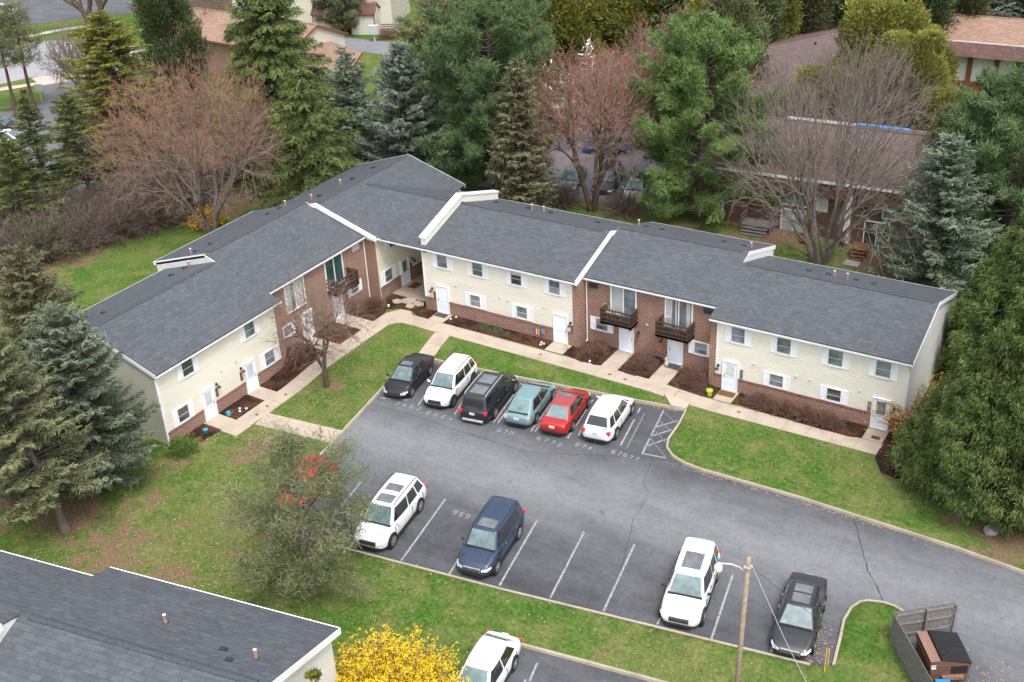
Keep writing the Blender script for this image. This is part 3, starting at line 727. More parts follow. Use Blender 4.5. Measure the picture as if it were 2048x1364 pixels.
# sills of brick below the doors
m = MB()
for F, a0, a1, z in ((FR1,-46.6,-45.44,.5),(FR1,-36.61,-35.42,.5),(FR1,-23.99,-22.87,.17),(FR1,-14.3,-13.18,.17),(FL1,41.9,43.01,.13),(FL1,45.79,46.91,.13),(FR2,-32.0,-30.85,.47),(FR2,-28.36,-27.2,.47),(FL2,56.3,57.4,.45),(FL2,52.9,54.0,.45),(FC,63.2,64.33,.46)):
    F.box(m, a0, a1, 0, .09, z-.3, z)
part(m, 'door_sill', 'brick_cap')
def child(m, name, mat, parent, **k):
    m.v = [tuple(Vector(q)-OFF) for q in m.v]; return m.build(name, mat, parent, **k)
def window(F, a0, a1, z0, z1, shutters=True, pane='window_glass', sh=None, label=None):
    m = MB(); t = .06
    F.box(m, a0-t, a0, -.02, .065, z0-t, z1+t); F.box(m, a1, a1+t, -.02, .065, z0-t, z1+t)
    F.box(m, a0, a1, -.02, .065, z1, z1+t); F.box(m, a0, a1, -.02, .08, z0-t, z0)
    w = part(m, 'window', 'trim_white')
    m = MB(); F.box(m, a0, a1, -.02, .022, z0, z1); child(m, 'pane', pane, w)
    m = MB(); zm = z0+(z1-z0)*.47
    F.box(m, a0, a1, .022, .052, zm-.022, zm+.022); F.box(m, a0, a1, .022, .047, z0, z0+.07); F.box(m, a0, a1, .022, .04, z1-.04, z1); F.box(m, a0, a0+.03, .022, .04, z0, z1); F.box(m, a1-.03, a1, .022, .04, z0, z1)
    child(m, 'sash', 'silver_trim', w)
    if shutters:
        for b0 in ([a0-t-.36, a1+t] if sh is None else sh):
            m = MB(); b1 = b0+.36; q0, q1 = z0-t, z1+t
            F.box(m, b0, b0+.045, 0, .05, q0, q1); F.box(m, b1-.045, b1, 0, .05, q0, q1); zc = (q0+q1)/2
            for zz in (q0, zc-.025, q1-.05): F.box(m, b0+.045, b1-.045, 0, .05, zz, zz+.05)
            F.box(m, b0+.045, b1-.045, 0, .018, q0+.05, q1-.05)
            z = q0+.075
            while z < q1-.06: F.box(m, b0+.045, b1-.045, .018, .036, z, z+.022); z += .05
            child(m, 'shutter', 'shutter_white', w)
    if label: w['label'] = label
    return w
for a0, a1 in ((-46.27,-45.39),(-43.2,-42.32)): window(FR1, a0, a1, 4.2, 5.24)
w = window(FR1, -39.95, -39.09, 4.2, 5.24, pane='window_dark', label='window standing open with its sash raised'); window(FR1, -36.86, -36.0, 4.2, 5.24)
m = MB(); FR1.box(m, -39.9, -39.14, .022, .03, 4.98, 5.2); child(m, 'blind', 'curtain', w)
window(FR1, -43.57, -42.7, 1.66, 2.58); window(FR1, -39.6, -38.73, 1.66, 2.58)
for a0 in (-23.48,-20.48,-17.22,-14.33): window(FR1, a0, a0+.89, 3.76, 4.86)
for a0 in (-20.8,-17.1): window(FR1, a0, a0+.88, 1.27, 2.14, pane='window_dark' if a0 > -19 else 'window_glass')
for a0 in (40.92,46.5): window(FL1, a0, a0+.9, 3.95, 5.03, pane='window_dark' if a0 < 43 else 'window_glass')
for a0 in (39.88,47.87): window(FL1, a0, a0+.88, 1.14, 2.16, pane='window_dark' if a0 < 43 else 'window_glass')
window(FR2, -33.8, -32.88, 1.62, 2.5); window(FR2, -26.42, -25.52, 1.62, 2.5)
window(FL2, 58.52, 59.35, 1.55, 2.35); window(FL2, 51.0, 51.85, 1.55, 2.35)
window(FC, 61.33, 62.2, 1.52, 2.52); window(FC, 62.2, 63.05, 4.1, 5.1)
def door(F, a0, a1, z0, z1, lite='window_curtain', knob=1, stub=False):
    """glazed white entry door in a white frame"""
    m = MB(); t = .055
    F.box(m, a0, a0+t, -.02, .10, z0, z1); F.box(m, a1-t, a1, -.02, .10, z0, z1); F.box(m, a0+t, a1-t, -.02, .10, z1-t, z1); F.box(m, a0+t, a1-t, -.02, .11, z0, z0+.03)
    d = part(m, 'door', 'trim_white')
    m = MB(); b0, b1, q0, q1 = a0+t, a1-t, z0+.03, z1-t
    F.box(m, b0, b1, -.02, .045, q0, q1)
    w = b1-b0; zc = q0+(q1-q0)*.48
    for c0 in (b0+w*.12, b0+w*.55):
        F.box(m, c0, c0+w*.33, .045, .055, q0+.12, zc-.28)
    leaf = child(m, 'door_leaf', 'door_white', d)
    m = MB(); l0, l1 = b0+w*.22, b1-w*.22
    F.box(m, l0, l1, .045, .056, zc, q1-.16); child(m, 'door_glass', lite, d)
    m = MB()
    for p in ((l0-.03, l0, zc-.03, q1-.13), (l1, l1+.03, zc-.03, q1-.13)): F.box(m, p[0], p[1], .045, .065, p[2], p[3])
    F.box(m, l0, l1, .045, .065, zc-.03, zc); F.box(m, l0, l1, .045, .065, q1-.16, q1-.13)
    child(m, 'glass_frame', 'trim_white', d)
    m = MB(); kx = b1-.09 if knob > 0 else b0+.09
    F.box(m, kx-.028, kx+.028, .045, .10, q0+.92, q0+.98); F.box(m, kx-.025, kx+.025, .045, .07, q0+1.08, q0+1.13)
    child(m, 'handle', 'metal_dark', d)
    return d
door(FR1, -46.58,-45.46,.5,2.70, knob=-1, lite='shutter_white'); door(FR1, -36.59,-35.44,.5,2.70, lite='shutter_white'); door(FR1, -23.97,-22.89,.17,2.30, lite='curtain', knob=-1); door(FR1, -14.28,-13.20,.17,2.30, lite='window_glass')
door(FL1, 41.92,42.99,.13,2.30, lite='door_pane'); door(FL1, 45.81,46.89,.13,2.34, lite='door_pane'); door(FR2, -31.98,-30.87,.47,2.56, lite='shutter_white'); door(FR2, -28.34,-27.22,.47,2.56, knob=-1, lite='shutter_white'); door(FL2, 56.3,57.4,.45,2.56, lite='shutter_white'); door(FL2, 52.9,54.0,.45,2.56, lite='door_pane'); door(FC, 63.22,64.3,.46,2.62, lite='window_glass')
def slider(F, a0, a1, z0, z1, c1, c2, label=None):
    m = MB(); t = .09
    F.box(m, a0, a0+t, -.02, .08, z0, z1); F.box(m, a1-t, a1, -.02, .08, z0, z1); F.box(m, a0+t, a1-t, -.02, .08, z1-.12, z1); F.box(m, a0+t, a1-t, -.02, .09, z0, z0+.06)
    am = (a0+a1)/2; F.box(m, am-.035, am+.035, -.02, .07, z0+.06, z1-.12)
    d = part(m, 'sliding_door', 'trim_white')
    if label: d['label'] = label
    for q0, q1, c in ((a0+t, am-.035, c1), (am+.035, a1-t, c2)):
        m = MB(); F.box(m, q0, q1, -.02, .03, z0+.06, z1-.12); child(m, 'pane', c, d)
    return d
slider(FR2, -32.65, -30.68, 3.05, 5.38, 'window_curtain', 'window_glass'); sd = slider(FR2, -28.6, -26.6, 3.05, 5.38, 'window_glass', 'window_glass')
slider(FL2, 55.95, 57.95, 3.05, 5.42, 'window_teal', 'window_teal'); sd2 = slider(FL2, 51.62, 53.65, 3.15, 5.42, 'window_glass', 'window_glass')
def drapes(F, spans, z0, z1, par):
    m = MB()
    for a0, a1 in spans:
        k = int((a1-a0)/.07)
        for i in range(k): x = a0+i*.07; F.box(m, x, x+.045, .031, .04+.012*(i % 2), z0, z1)
    child(m, 'curtain', 'curtain', par)
drapes(FR2, [(-28.48,-28.05),(-27.85,-27.65),(-27.05,-26.72)], 3.15, 5.2, sd); drapes(FL2, [(51.75,52.3),(52.75,53.5)], 3.25, 5.2, sd2)
def balcony(F, a0, a1, depth, zf, par=None, label=None):
    m = MB(); F.box(m, a0, a1, 0, depth, zf-.16, zf); F.box(m, a0+.1, a0+.2, 0, depth-.1, zf-.32, zf-.16); F.box(m, a1-.2, a1-.1, 0, depth-.1, zf-.32, zf-.16)
    b = part(m, 'balcony', 'wood_dark')
    def run(m, z0, z1, th=.05, ins=0):
        F.box(m, a0, a1, depth-th-ins, depth-ins, z0, z1); F.box(m, a0+ins, a0+ins+th, 0, depth-th, z0, z1); F.box(m, a1-ins-th, a1-ins, 0, depth-th, z0, z1)
    m = MB(); run(m, zf+.90, zf+.96, .12); run(m, zf+.58, zf+.72); run(m, zf+.26, zf+.40); run(m, zf-.14, zf+.04, .055)
    child(m, 'rail', 'wood_dark', b)
    m = MB()
    x = a0+.12
    while x < a1-.12: F.box(m, x, x+.04, depth-.09, depth-.052, zf, zf+.9); x += .115
    y = .1
    while y < depth-.12:
        for q in (a0+.052, a1-.09): F.box(m, q, q+.038, y, y+.04, zf, zf+.9)
        y += .115
    child(m, 'balusters', 'wood_dark', b)
    for q in (a0, a1-.1): m = MB(); F.box(m, q, q+.1, depth-.1, depth-.001, zf-.2, zf+.95); child(m, 'post', 'wood_dark', b)
    return b
balcony(FR2, -32.92, -30.58, 1.08, 2.98); balcony(FR2, -28.80, -26.45, 1.08, 2.98); balcony(FL2, 55.95, 58.35, 1.08, 3.0)
def acunit(F, a0, a1, z0, z1, mat='metal_dark'):
    m = MB(); F.box(m, a0-.05, a1+.05, -.02, .07, z0-.05, z1+.05, 'wood_grey' if mat == 'metal_dark' else 'galv'); F.box(m, a0, a1, .07, .075, z0, z1, mat)
    z = z0+.03
    while z < z1-.02: F.box(m, a0, a1, .075, .10, z, z+.022, 'rim_dark' if mat == 'metal_dark' else 'galv'); z += .06
    part(m, 'air_conditioner')
acunit(FR2, -34.28, -33.62, 4.78, 5.12); acunit(FR2, -25.85, -25.15, 4.78, 5.12); acunit(FL2, 59.2, 59.9, 4.85, 5.2, 'galv')
def walllamp(F, a, z, mail=None, mz=None, col='metal_dark'):
    m = MB(); F.box(m, a-.07, a+.07, 0, .04, z+.13, z+.33)
    l = part(m, 'wall_lamp', 'metal_dark')
    m = MB(); m.tube([F.p(a, .04, z+.25), F.p(a, .16, z+.32), F.p(a, .24, z+.22)], .018, 6)
    q = F.p(a, .24, 0); m.lathe(q[0], q[1], [(.03, z+.24), (.05, z+.18), (.13, z+.08), (.14, z+.05)], 12); child(m, 'lamp_shade', 'metal_dark', l)
    if mail is not None:
        m = MB(); F.box(m, mail-.07, mail+.07, 0, .06, mz-.30, mz+.30); F.box(m, mail-.10, mail+.10, .0, .03, mz-.33, mz+.33); b = part(m, 'mailbox', 'wood_grey' if col == 'g' else 'wood_brown')
        m = MB(); F.box(m, mail-.05, mail+.05, .06, .09, mz-.1, mz+.14); child(m, 'mailbox_flap', 'wood_grey', b)
walllamp(FR1, -46.95, 2.05, -46.78, 1.75); walllamp(FR1, -35.22, 2.0, -35.12, 1.72); walllamp(FR1, -24.28, 1.55, -22.68, 1.55, 'g'); walllamp(FR1, -12.98, 1.55, -14.46, 1.55, 'g')
walllamp(FL1, 43.35, 1.95, 43.28, 1.62); walllamp(FL1, 45.62, 1.95, 45.55, 1.62); walllamp(FC, 64.8, 1.95, 64.6, 1.55); walllamp(FR2, -30.52, 1.9); walllamp(FR2, -28.8, 1.9); walllamp(FL2, 57.7, 1.9)
m = MB()
for F, a, z in ((FR1,-44.75,3.0),(FR1,-41.0,2.85),(FR1,-40.3,2.85),(FR1,-37.3,2.95),(FR1,-21.9,2.5),(FR1,-19.1,2.35),(FR1,-18.2,2.35),(FR1,-15.1,2.45),(FL1,43.95,2.85),(FL1,45.3,2.9),(FR2,-29.9,2.9)):
    F.box(m, a-.08, a+.08, 0, .05, z-.07, z+.07); F.box(m, a-.05, a+.05, .05, .09, z-.05, z+.03)
part(m, 'dryer_vents', 'galv')
def pipe(F, a, zt, zb, out=.07, dx=0):
    m = MB(); m.tube([F.p(a, .36, zt), F.p(a, .30, zt-.08), F.p(a, out, zt-.22), F.p(a, out, zb+.15), F.p(a, out+.15, zb+.05)], .045, 6); part(m, 'downspout', 'trim_white')
pipe(FR2, -34.48, 5.45, .5); pipe(FR1, -12.46, 5.12, .12); pipe(FL2, 60.48, 5.6, .45)
m = MB(); m.tube([(-51.50,38.95,5.2),(-51.52,38.78,5.05),(-51.62,38.77,4.95),(-51.62,38.77,.2),(-51.5,38.6,.12)], .05, 6); part(m, 'downspout', 'trim_white')
m = MB(); m.tube([(-52.3,60.45,5.52),(-51.95,60.5,5.40),(-51.55,60.48,5.45)], .05, 6); part(m, 'downspout', 'trim_white')
m = MB(); FL1.box(m, 38.80, 38.95, .0, .05, 1.06, 5.2); FR1.box(m, -12.46, -12.36, .0, .05, 1.17, 5.05); FR1.box(m, -47.64, -47.55, .0, .05, 1.52, 5.4); FR1.box(m, -24.46, -24.38, .0, .05, 1.17, 5.05); FL1.box(m, 49.26, 49.36, 0, .05, 1.06, 5.15); m.box(-51.70, -51.58, 38.80, 38.85, 0, 5.2); m.v = [tuple(Vector(q)-OFF) for q in m.v]; build_each(m, 'corner_trim', 'trim_white', apt)
# roof pipes and vents
for x, y, z in [(-19.25,67.63,6.30),(-18.38,67.6,6.31),(-34.2,69.4,6.42),(-25.43,68.85,6.60),(-42.81,68.75,6.33),(-41.85,68.86,6.30),(-59.95,50.42,6.78),(-59.77,60.2,6.83),(-59.34,49.5,6.33),(-58.6,65.4,6.9),(-58.6,61.9,6.9)]:
    m = MB(); m.lathe(x, y, [(.075, z-.15), (.075, z+.42), (.085, z+.42), (.085, z+.47)], 10, 'copper_pipe'); m.lathe(x, y, [(.14, z-.05), (.10, z+.05)], 10, 'ridge_shingle'); m.lathe(x, y, [(.07, z+.472), (.06, z+.48)], 10, 'trim_white'); part(m, 'vent_pipe')
for k, (x, y, z) in enumerate([(-21.05,67.91,6.24),(-19.74,67.98,6.21),(-17.9,67.92,6.23),(-16.7,67.7,6.30),(-33.6,69.35,6.44),(-32.4,69.4,6.43),(-27.6,69.28,6.46),(-26.1,69.13,6.51),(-46.2,68.9,6.28),(-43.32,69.06,6.23),(-41.34,68.94,6.27),(-37.27,68.75,6.33),
                                   (-59.98,50.9,6.77),(-59.94,52.35,6.79),(-59.96,58.42,6.78),(-59.92,59.7,6.8),(-59.46,49.2,6.29),(-59.51,48.0,6.28),(-59.03,41.65,6.43),(-58.5,62.7,6.95),(-58.5,66.8,6.95),(-58.5,69.5,6.95),(-58.5,61.0,6.95)]):
    m = MB(); m.box(x-.16, x+.16, y-.13, y+.13, z-.08, z+.10); part(m, 'roof_vent', 'metal_dark')
# ---------------------------------------------------------------- cars
def car(label, x, y, ang, L, W, H, col, kind='suv', cat='car', hood=.24, deck=.10, belt=.60, rake=(.13,.07), glassc='car_glass', side='car_glass_dark', rails=None,
        sunroof=None, tail='lamp_red', plate=True, rim='rim_silver', sc=1.0, grille='metal_dark', group=None, chromegrille=False, skirt=None, wb=None, R=.335, roofc=None, detail=True, trimc=None, z=0, tint=None, name='parked_car', wr=.68, spoiler=False):
    """x forward, y left.  hood/deck: fraction of length; belt: shoulder height fraction; rake: fraction of length of windshield / rear glass"""
    t = thing(name, (x, y, z), ang, label, cat, group, sc)
    hl = L/2; hw = W/2; zb = .20; zbelt = H*belt
    xf0 = hl - L*hood; xf1 = xf0 - L*rake[0]; xr0 = -hl + L*deck; xr1 = xr0 + L*rake[1]
    zhood = zbelt - .10; znose = H*.42 if kind != 'sedan' else H*.44; zdeck = zbelt + (.02 if deck > .12 else .0)
    wb = wb or L*.59; ax = [wb*.5+.03*L, -wb*.5+.03*L]
    st = [(-hl, .68, zb+.28, znose*1.02), (-hl+.06, .83, zb+.10, zdeck*.93 if deck > .12 else zbelt*.93), (-hl+.22, .94, zb+.04, zdeck if deck > .12 else zbelt), (-hl+.6, .985, zb, zdeck if deck > .12 else zbelt), (xr0+.02 if xr0 > -hl+.7 else -hl+.9, 1.0, zb, zbelt),
          (-.3, 1.0, zb, zbelt), (.4, 1.0, zb, zbelt), (xf0, .995, zb, zbelt-.015), (xf0+L*.09, .985, zb, zhood+.02), (hl-.55, .955, zb, zhood-.04), (hl-.26, .88, zb+.03, zhood-.12), (hl-.08, .73, zb+.10, znose-.03), (hl, .52, zb+.24, znose-.15)]
    vs = []; fs = []; n = 12
    for (sx, k, z0, z1) in st:
        w = hw*k; h = z1-z0
        half = [(0, z0), (.78*w, z0), (.95*w, z0+.08*h), (w, z0+.35*h), (.985*w, z0+.68*h), (.93*w, z0+.93*h), (.84*w, z1), (0, z1+.035*(.6 if sx > xf0 else 1))]
        ring = half + [(-a, b) for a, b in half[-2:0:-1]]
        n = len(ring); vs += [(sx, a, b) for a, b in ring]
    for i in range(len(st)-1):
        for k in range(n): fs.append((i*n+k, (i+1)*n+k, (i+1)*n+(k+1) % n, i*n+(k+1) % n))
    fs.append(tuple(range(n))); fs.append(tuple(range((len(st)-1)*n, len(st)*n))[::-1])
    m = MB(); m.faces(vs, fs)
    bo = m.build('body', col, t, smooth=True, sub=2)
    # cabin
    wbt = hw*.935; wt = hw*wr; zr = H
    def sidep(s, tt, sg):  # s 0 rear..1 front, tt 0 belt..1 roof
        xa = xr0+(xf0-xr0)*s; xb = xr1+(xf1-xr1)*s; y0 = wbt + (wt-wbt)*tt
        taper = 1 - .11*abs(2*s-1)**2.6
        return Vector((xa+(xb-xa)*tt, sg*y0*taper, (zbelt-.04)+(zr-.035-zbelt+.04)*tt))
    m = MB(); nx = 6; pv = []
    rings = []
    for i in range(nx+1):
        s = i/nx; r = []
        for sg in (1, -1): pass
        L0 = sidep(s, 0, 1); L1 = sidep(s, .93, 1); R0 = sidep(s, 0, -1); R1 = sidep(s, .93, -1)
        crown = .035 + .03*(1-(2*s-1)**2)
        L2 = Vector((sidep(s,1,1).x, sidep(s,1,1).y*.90, zr-.04+crown*.55)); R2 = Vector((L2.x, -L2.y, L2.z)); C = Vector((L2.x, 0, zr-.035+crown))
        rings.append([L0, L1, L2, C, R2, R1, R0])
    vs = [p for r in rings for p in r]; k = 7; fs = []
    for i in range(nx):
        for j in range(k-1): fs.append((i*k+j, i*k+j+1, (i+1)*k+j+1, (i+1)*k+j))
    fs.append(tuple(range(k))[::-1]); fs.append(tuple(range(nx*k, nx*k+k)))
    m.faces(vs, fs); cb = m.build('roof', roofc or col, t, smooth=True, bevel=.045)
    # windows lie a few mm proud of the cabin shell
    def side_rect(s0, s1, t0, t1, sg, d=.012):
        q = [sidep(s0, t0, sg), sidep(s1, t0, sg), sidep(s1, t1, sg), sidep(s0, t1, sg)]
        return [p + Vector((0, sg*d, .004)) for p in q]
    bp = .50 if kind == 'sedan' else .53
    sp = [(.14 if kind != 'suv' else .04, bp-.015), (bp+.015, .94)] if kind != 'suv' else [(.05, .235), (.27, bp), (bp+.025, .95)]
    for sg in (1, -1):
        m = MB()
        for s0, s1 in sp:
            for i in range(4):
                a, b = s0+(s1-s0)*i/4, s0+(s1-s0)*(i+1)/4
                q = side_rect(a, b, .10, .86, sg); m.poly(q if sg > 0 else q[::-1], side)
        m.build('side_window', None, t)
    def endq(s, y0, y1, t0, t1, d):
        nn = 4; m = MB()
        for i in range(nn):
            a, b = y0+(y1-y0)*i/nn, y0+(y1-y0)*(i+1)/nn
            q = []
            for yy, tt in ((a, t0), (b, t0), (b, t1), (a, t1)):
                p = sidep(s, tt, 1); q.append(Vector((p.x+d, p.y*yy, p.z+.01)))
            m.poly(q)
        return m
    endq(1, -.90, .90, .04, .95, .012).build('windshield', glassc, t)
    endq(0, -.86, .86, .22 if kind == 'suv' else .12, .92, -.012).build('rear_window', side if kind == 'suv' else glassc, t)
    # wipers and base of the windshield
    p0 = sidep(1, .02, 1); m = MB(); m.box(p0.x-.03, p0.x+.10, -wbt*.85, wbt*.85, zbelt-.035, zbelt+.01); m.build('cowl', 'black_plastic', t)
    # lights, grille, bumper trim
    zl = znose - .10
    for sg in (1, -1):
        m = MB(); q = [(hl-.40, sg*hw*.90, zl+.055), (hl-.18, sg*hw*.77, zl+.055), (hl-.07, sg*hw*.50, zl+.0), (hl-.03, sg*hw*.50, zl-.09), (hl-.12, sg*hw*.76, zl-.09), (hl-.35, sg*hw*.92, zl-.01)]
        c = Vector((hl-.16, sg*hw*.80, zl+.045)); m.poly([Vector(p)+Vector((.025, sg*.012, .02)) for p in q] if sg < 0 else [Vector(p)+Vector((.025, sg*.012, .02)) for p in q][::-1])
        m.faces([Vector(p)+Vector((.03, sg*.018, .028)) for p in q]+[Vector(p)-Vector((.08, sg*.03, .01)) for p in q], [(0,1,2,3,4,5)]+[(i, (i+1) % 6, 6+(i+1) % 6, 6+i) for i in range(6)])
        m.build('headlight', 'lamp_clear', t)
        m = MB(); zt = zbelt-.10
        if kind == 'suv': b = (-hl+.0, -hl+.26, hw*.66, hw*.925, zt-.15, zt+.04)
        elif kind == 'hatch': b = (-hl+.0, -hl+.20, hw*.70, hw*.905, zt-.20, zt+.03)
        else: b = (-hl-.01, -hl+.16, hw*.50, hw*.885, zt-.15, zt+.0)
        y0, y1 = sorted((sg*b[2], sg*b[3])); zz = b[5]
        m.hexa([(b[0]+.02,y0,b[4]),(b[1]-.1,y0,b[4]),(b[1]-.1,y1,b[4]),(b[0]+.02+.05*(sg<0),y1,b[4]),(b[0]+.05,y0,zz),(b[1],y0,zz),(b[1],y1,zz),(b[0]+.05,y1,zz)])
        m.build('taillight', tail, t, bevel=.02)
    m = MB(); m.box(hl-.10, hl+.012, -hw*.46, hw*.46, zl-.16, zl+.06)
    gr = m.build('grille', 'chrome' if chromegrille else grille, t, bevel=.02)
    m = MB()
    for i in range(4): m.box(hl+.012, hl+.022, -hw*.42, hw*.42, zl-.14+i*.05, zl-.12+i*.05)
    m.build('grille_bars', 'metal_dark' if chromegrille else 'rim_dark', gr)
    m = MB(); m.box(hl-.10, hl+.01, -hw*.60, hw*.60, zb+.06, zb+.18); m.box(-hl-.01, -hl+.1, -hw*.66, hw*.66, zb+.06, zb+.20); build_each(m, 'bumper_trim', trimc or 'black_plastic', t, bevel=.02)
    for sg in (1, -1):
        m = MB(); xm = sidep(.93, .12, sg).x
        m.hexa([(xm-.03, sg*hw*.96, zbelt+.02), (xm+.10, sg*hw*.96, zbelt+.02), (xm+.07, sg*(hw+.17), zbelt+.02), (xm-.04, sg*(hw+.17), zbelt+.04), (xm-.03, sg*hw*.96, zbelt+.08), (xm+.07, sg*hw*.96, zbelt+.10), (xm+.05, sg*(hw+.17), zbelt+.15), (xm-.04, sg*(hw+.17), zbelt+.15)][:: 1])
        m.build('mirror', tint or col, t, bevel=.015)
    # handles, sills
    m = MB()
    for sg in (1, -1):
        for xx in (xf1-.35, (xr0+xf0)/2-.45):
            a, b = sorted((sg*(hw*.985), sg*(hw+.012))); m.box(xx-.09, xx+.09, a, b, zbelt-.13, zbelt-.105)
    build_each(m, 'door_handle', 'chrome' if chromegrille else (tint or col), t)
    m = MB()
    for sg in (1, -1):
        a, b = sorted((sg*(hw*.96), sg*(hw+.004))); m.box(ax[1]+.42, ax[0]-.42, a, b, zb+.02, zb+.12)
    m.build('sill', skirt or 'black_plastic', t)
    m = MB()
    for sg in (1, -1):
        a, b = sorted((sg*(hw*.97), sg*(hw+.0035)))
        for xx in (xf0-.12, (xf0+xr0)/2-.08, xr0+.55): m.box(xx-.008, xx+.008, a, b, zb+.14, zbelt-.10)
    m.box(xf0+.14, hl-.32, -hw*.66, -hw*.645, zhood+.0, zhood+.012); m.box(xf0+.14, hl-.32, hw*.645, hw*.66, zhood+.0, zhood+.012)
    m.build('panel_seams', 'black_plastic', t)
    # wheels
    for wx in ax:
        for sg in (1, -1):
            m = MB(); seg = 20
            def disc(r, y0, y1, mat, m=m):
                vs = []; 
                for yy in (y0, y1):
                    for k in range(seg): th = math.tau*k/seg; vs.append((wx+r*math.cos(th), sg*yy, R+r*math.sin(th)))
                m.faces(vs, [tuple(range(seg)) if sg < 0 else tuple(range(seg))[::-1], tuple(range(seg, 2*seg))[::-1] if sg < 0 else tuple(range(seg, 2*seg))]+[(k, (k+1) % seg, seg+(k+1) % seg, seg+k) for k in range(seg)], mat)
            m2 = MB()
            disc(R*1.17, hw*.80, hw+.006, 'black_plastic', m2); ar = m2
            # keep only the part of the arch above the sill
            ar.build('wheel_arch', None, t)
            disc(R, hw*.70, hw+.028, 'tyre'); wo = m.build('wheel', None, t)
            m3 = MB(); disc(R*.68, hw*.75, hw+.034, rim, m3); disc(R*.16, hw*.75, hw+.052, rim, m3)
            for k in range(5):
                th = math.tau*k/5+.3
                c, s_ = math.cos(th), math.sin(th); th2 = th+math.tau/10; c2, s2 = math.cos(th2), math.sin(th2)
                r0, r1 = R*.28, R*.58; pw = R*.13
                q = [(wx+c2*r0, R+s2*r0), (wx+c2*r1-s2*pw, R+s2*r1+c2*pw), (wx+c2*r1+s2*pw, R+s2*r1-c2*pw)]
                m3.poly([(a, sg*(hw+.036), b) for a, b in (q if sg < 0 else q[::-1])], 'black_plastic')
            m3.build('rim', None, wo)
    if plate:
        m = MB(); m.box(-hl-.025, -hl-.01, -.16, .16, zbelt*.72, zbelt*.72+.15, 'white_plastic'); m.box(-hl-.028, -hl-.025, -.11, .11, zbelt*.72+.05, zbelt*.72+.09, 'blue_plastic'); m.build('license_plate', None, t)
    if sunroof:
        for (s0, s1) in sunroof:
            m = MB(); q = []
            for i in range(4):
                a0_, a1_ = s0+(s1-s0)*i/4, s0+(s1-s0)*(i+1)/4
                xa, xb = xr1+(xf1-xr1)*a0_, xr1+(xf1-xr1)*a1_
                za = zr-.035+.035+.03*(1-(2*a0_-1)**2)+.006; zbb = zr-.035+.035+.03*(1-(2*a1_-1)**2)+.006
                yy = wt*.62; m.poly([(xa,-yy,za-.012),(xb,-yy,zbb-.012),(xb,0,zbb),(xa,0,za)]); m.poly([(xa,0,za),(xb,0,zbb),(xb,yy,zbb-.012),(xa,yy,za-.012)])
            m.build('sunroof', 'car_sunroof', t, smooth=True)
    if rails:
        for sg in (1, -1):
            m = MB(); yy = sg*wt*.90; za = zr+.01
            m.tube([(xr1+.1, yy, za-.05), (xr1+.22, yy, za+.045), ((xr1+xf1)/2, yy, za+.065), (xf1-.25, yy, za+.045), (xf1-.12, yy, za-.05)], .022, 6); m.build('roof_rail', rails, t, smooth=True)
    if spoiler:
        m = MB(); q = sidep(0, .10, 1); m.box(q.x-.05, q.x+.03, -wbt*.75, wbt*.75, q.z+.0, q.z+.05); m.build('spoiler', 'black_plastic', t)
    return t
paint('paint_black', (.012,.012,.014)); paint('paint_white', (.80,.80,.79)); paint('paint_teal', (.175,.29,.305), metal=.1); paint('paint_red', (.40,.015,.012)); paint('paint_navy', (.022,.042,.085)); paint('paint_brightred', (.60,.012,.012)); paint('paint_grey', (.20,.21,.22)); paint('paint_darkgrey', (.05,.052,.055)); paint('paint_blue', (.03,.08,.2)); paint('paint_charcoal', (.022,.025,.028)); paint('roof_red', (.33,.05,.045))
A0 = math.radians(-80.7)
def midpt(fx, fy, rx, ry, W, ang, sc):
    """centre from the ground contact of the two wheels on the car's left side"""
    mx, my = (fx+rx)/2, (fy+ry)/2; return mx, my
# (front wheel contact, rear wheel contact) on the side seen; the centre lies half a width to the far side
def place(a, b, side, W, sc, L):
    ax_, bx_ = Vector(a), Vector(b); mid = (ax_+bx_)/2
    d = (ax_-bx_).normalized(); n = Vector((-d.y, d.x))
    c = mid + n*side*(W/2*sc*.97) - d*(.03*L*sc)
    return c.x, c.y, math.atan2(d.y, d.x)
SC = 1.09
def pc(label, a, b, side, flip=False, **k):
    x, y, ang = place(a, b, side, k['W'], SC, k['L'] if not flip else -k['L'])
    ang = ang + (math.pi if flip else 0)
    return car(label, x, y, ang, sc=SC, **k)
G1 = 'cars parked along the upper kerb'; G2 = 'cars parked along the lower kerb'
# upper row.  contact points are of the wheels facing +x
pc('black compact sedan parked nose out, first on the left of the upper row', (-41.62,50.85), (-42.18,53.75), -1, L=4.50, W=1.75, H=1.42, col='paint_black', kind='sedan', hood=.22, deck=.14, rake=(.20,.17), belt=.63, glassc='car_glass', sunroof=[(.62,.95)], group=G1, R=.32, wb=2.66)
pc('white crossover with tinted rear windows parked nose out beside the black sedan', (-38.46,51.14), (-38.95,54.18), -1, L=4.65, W=1.84, H=1.66, col='paint_white', kind='suv', hood=.24, deck=.05, rake=(.14,.07), belt=.60, rails='metal_dark', group=G1, rim='rim_dark', R=.36, wb=2.78, wr=.72)
pc('black minivan with grey roof rails and red tail lamps parked rear out', (-35.30,51.25), (-35.83,54.5), -1, flip=True, L=5.05, W=1.95, H=1.72, col='paint_black', kind='suv', hood=.17, deck=.035, rake=(.17,.06), belt=.58, rails='galv', group=G1, R=.36, wb=3.02, roofc='paint_charcoal', sunroof=[(.10,.42),(.52,.86)], cat='minivan', tint='chrome', wr=.75, trimc='galv')
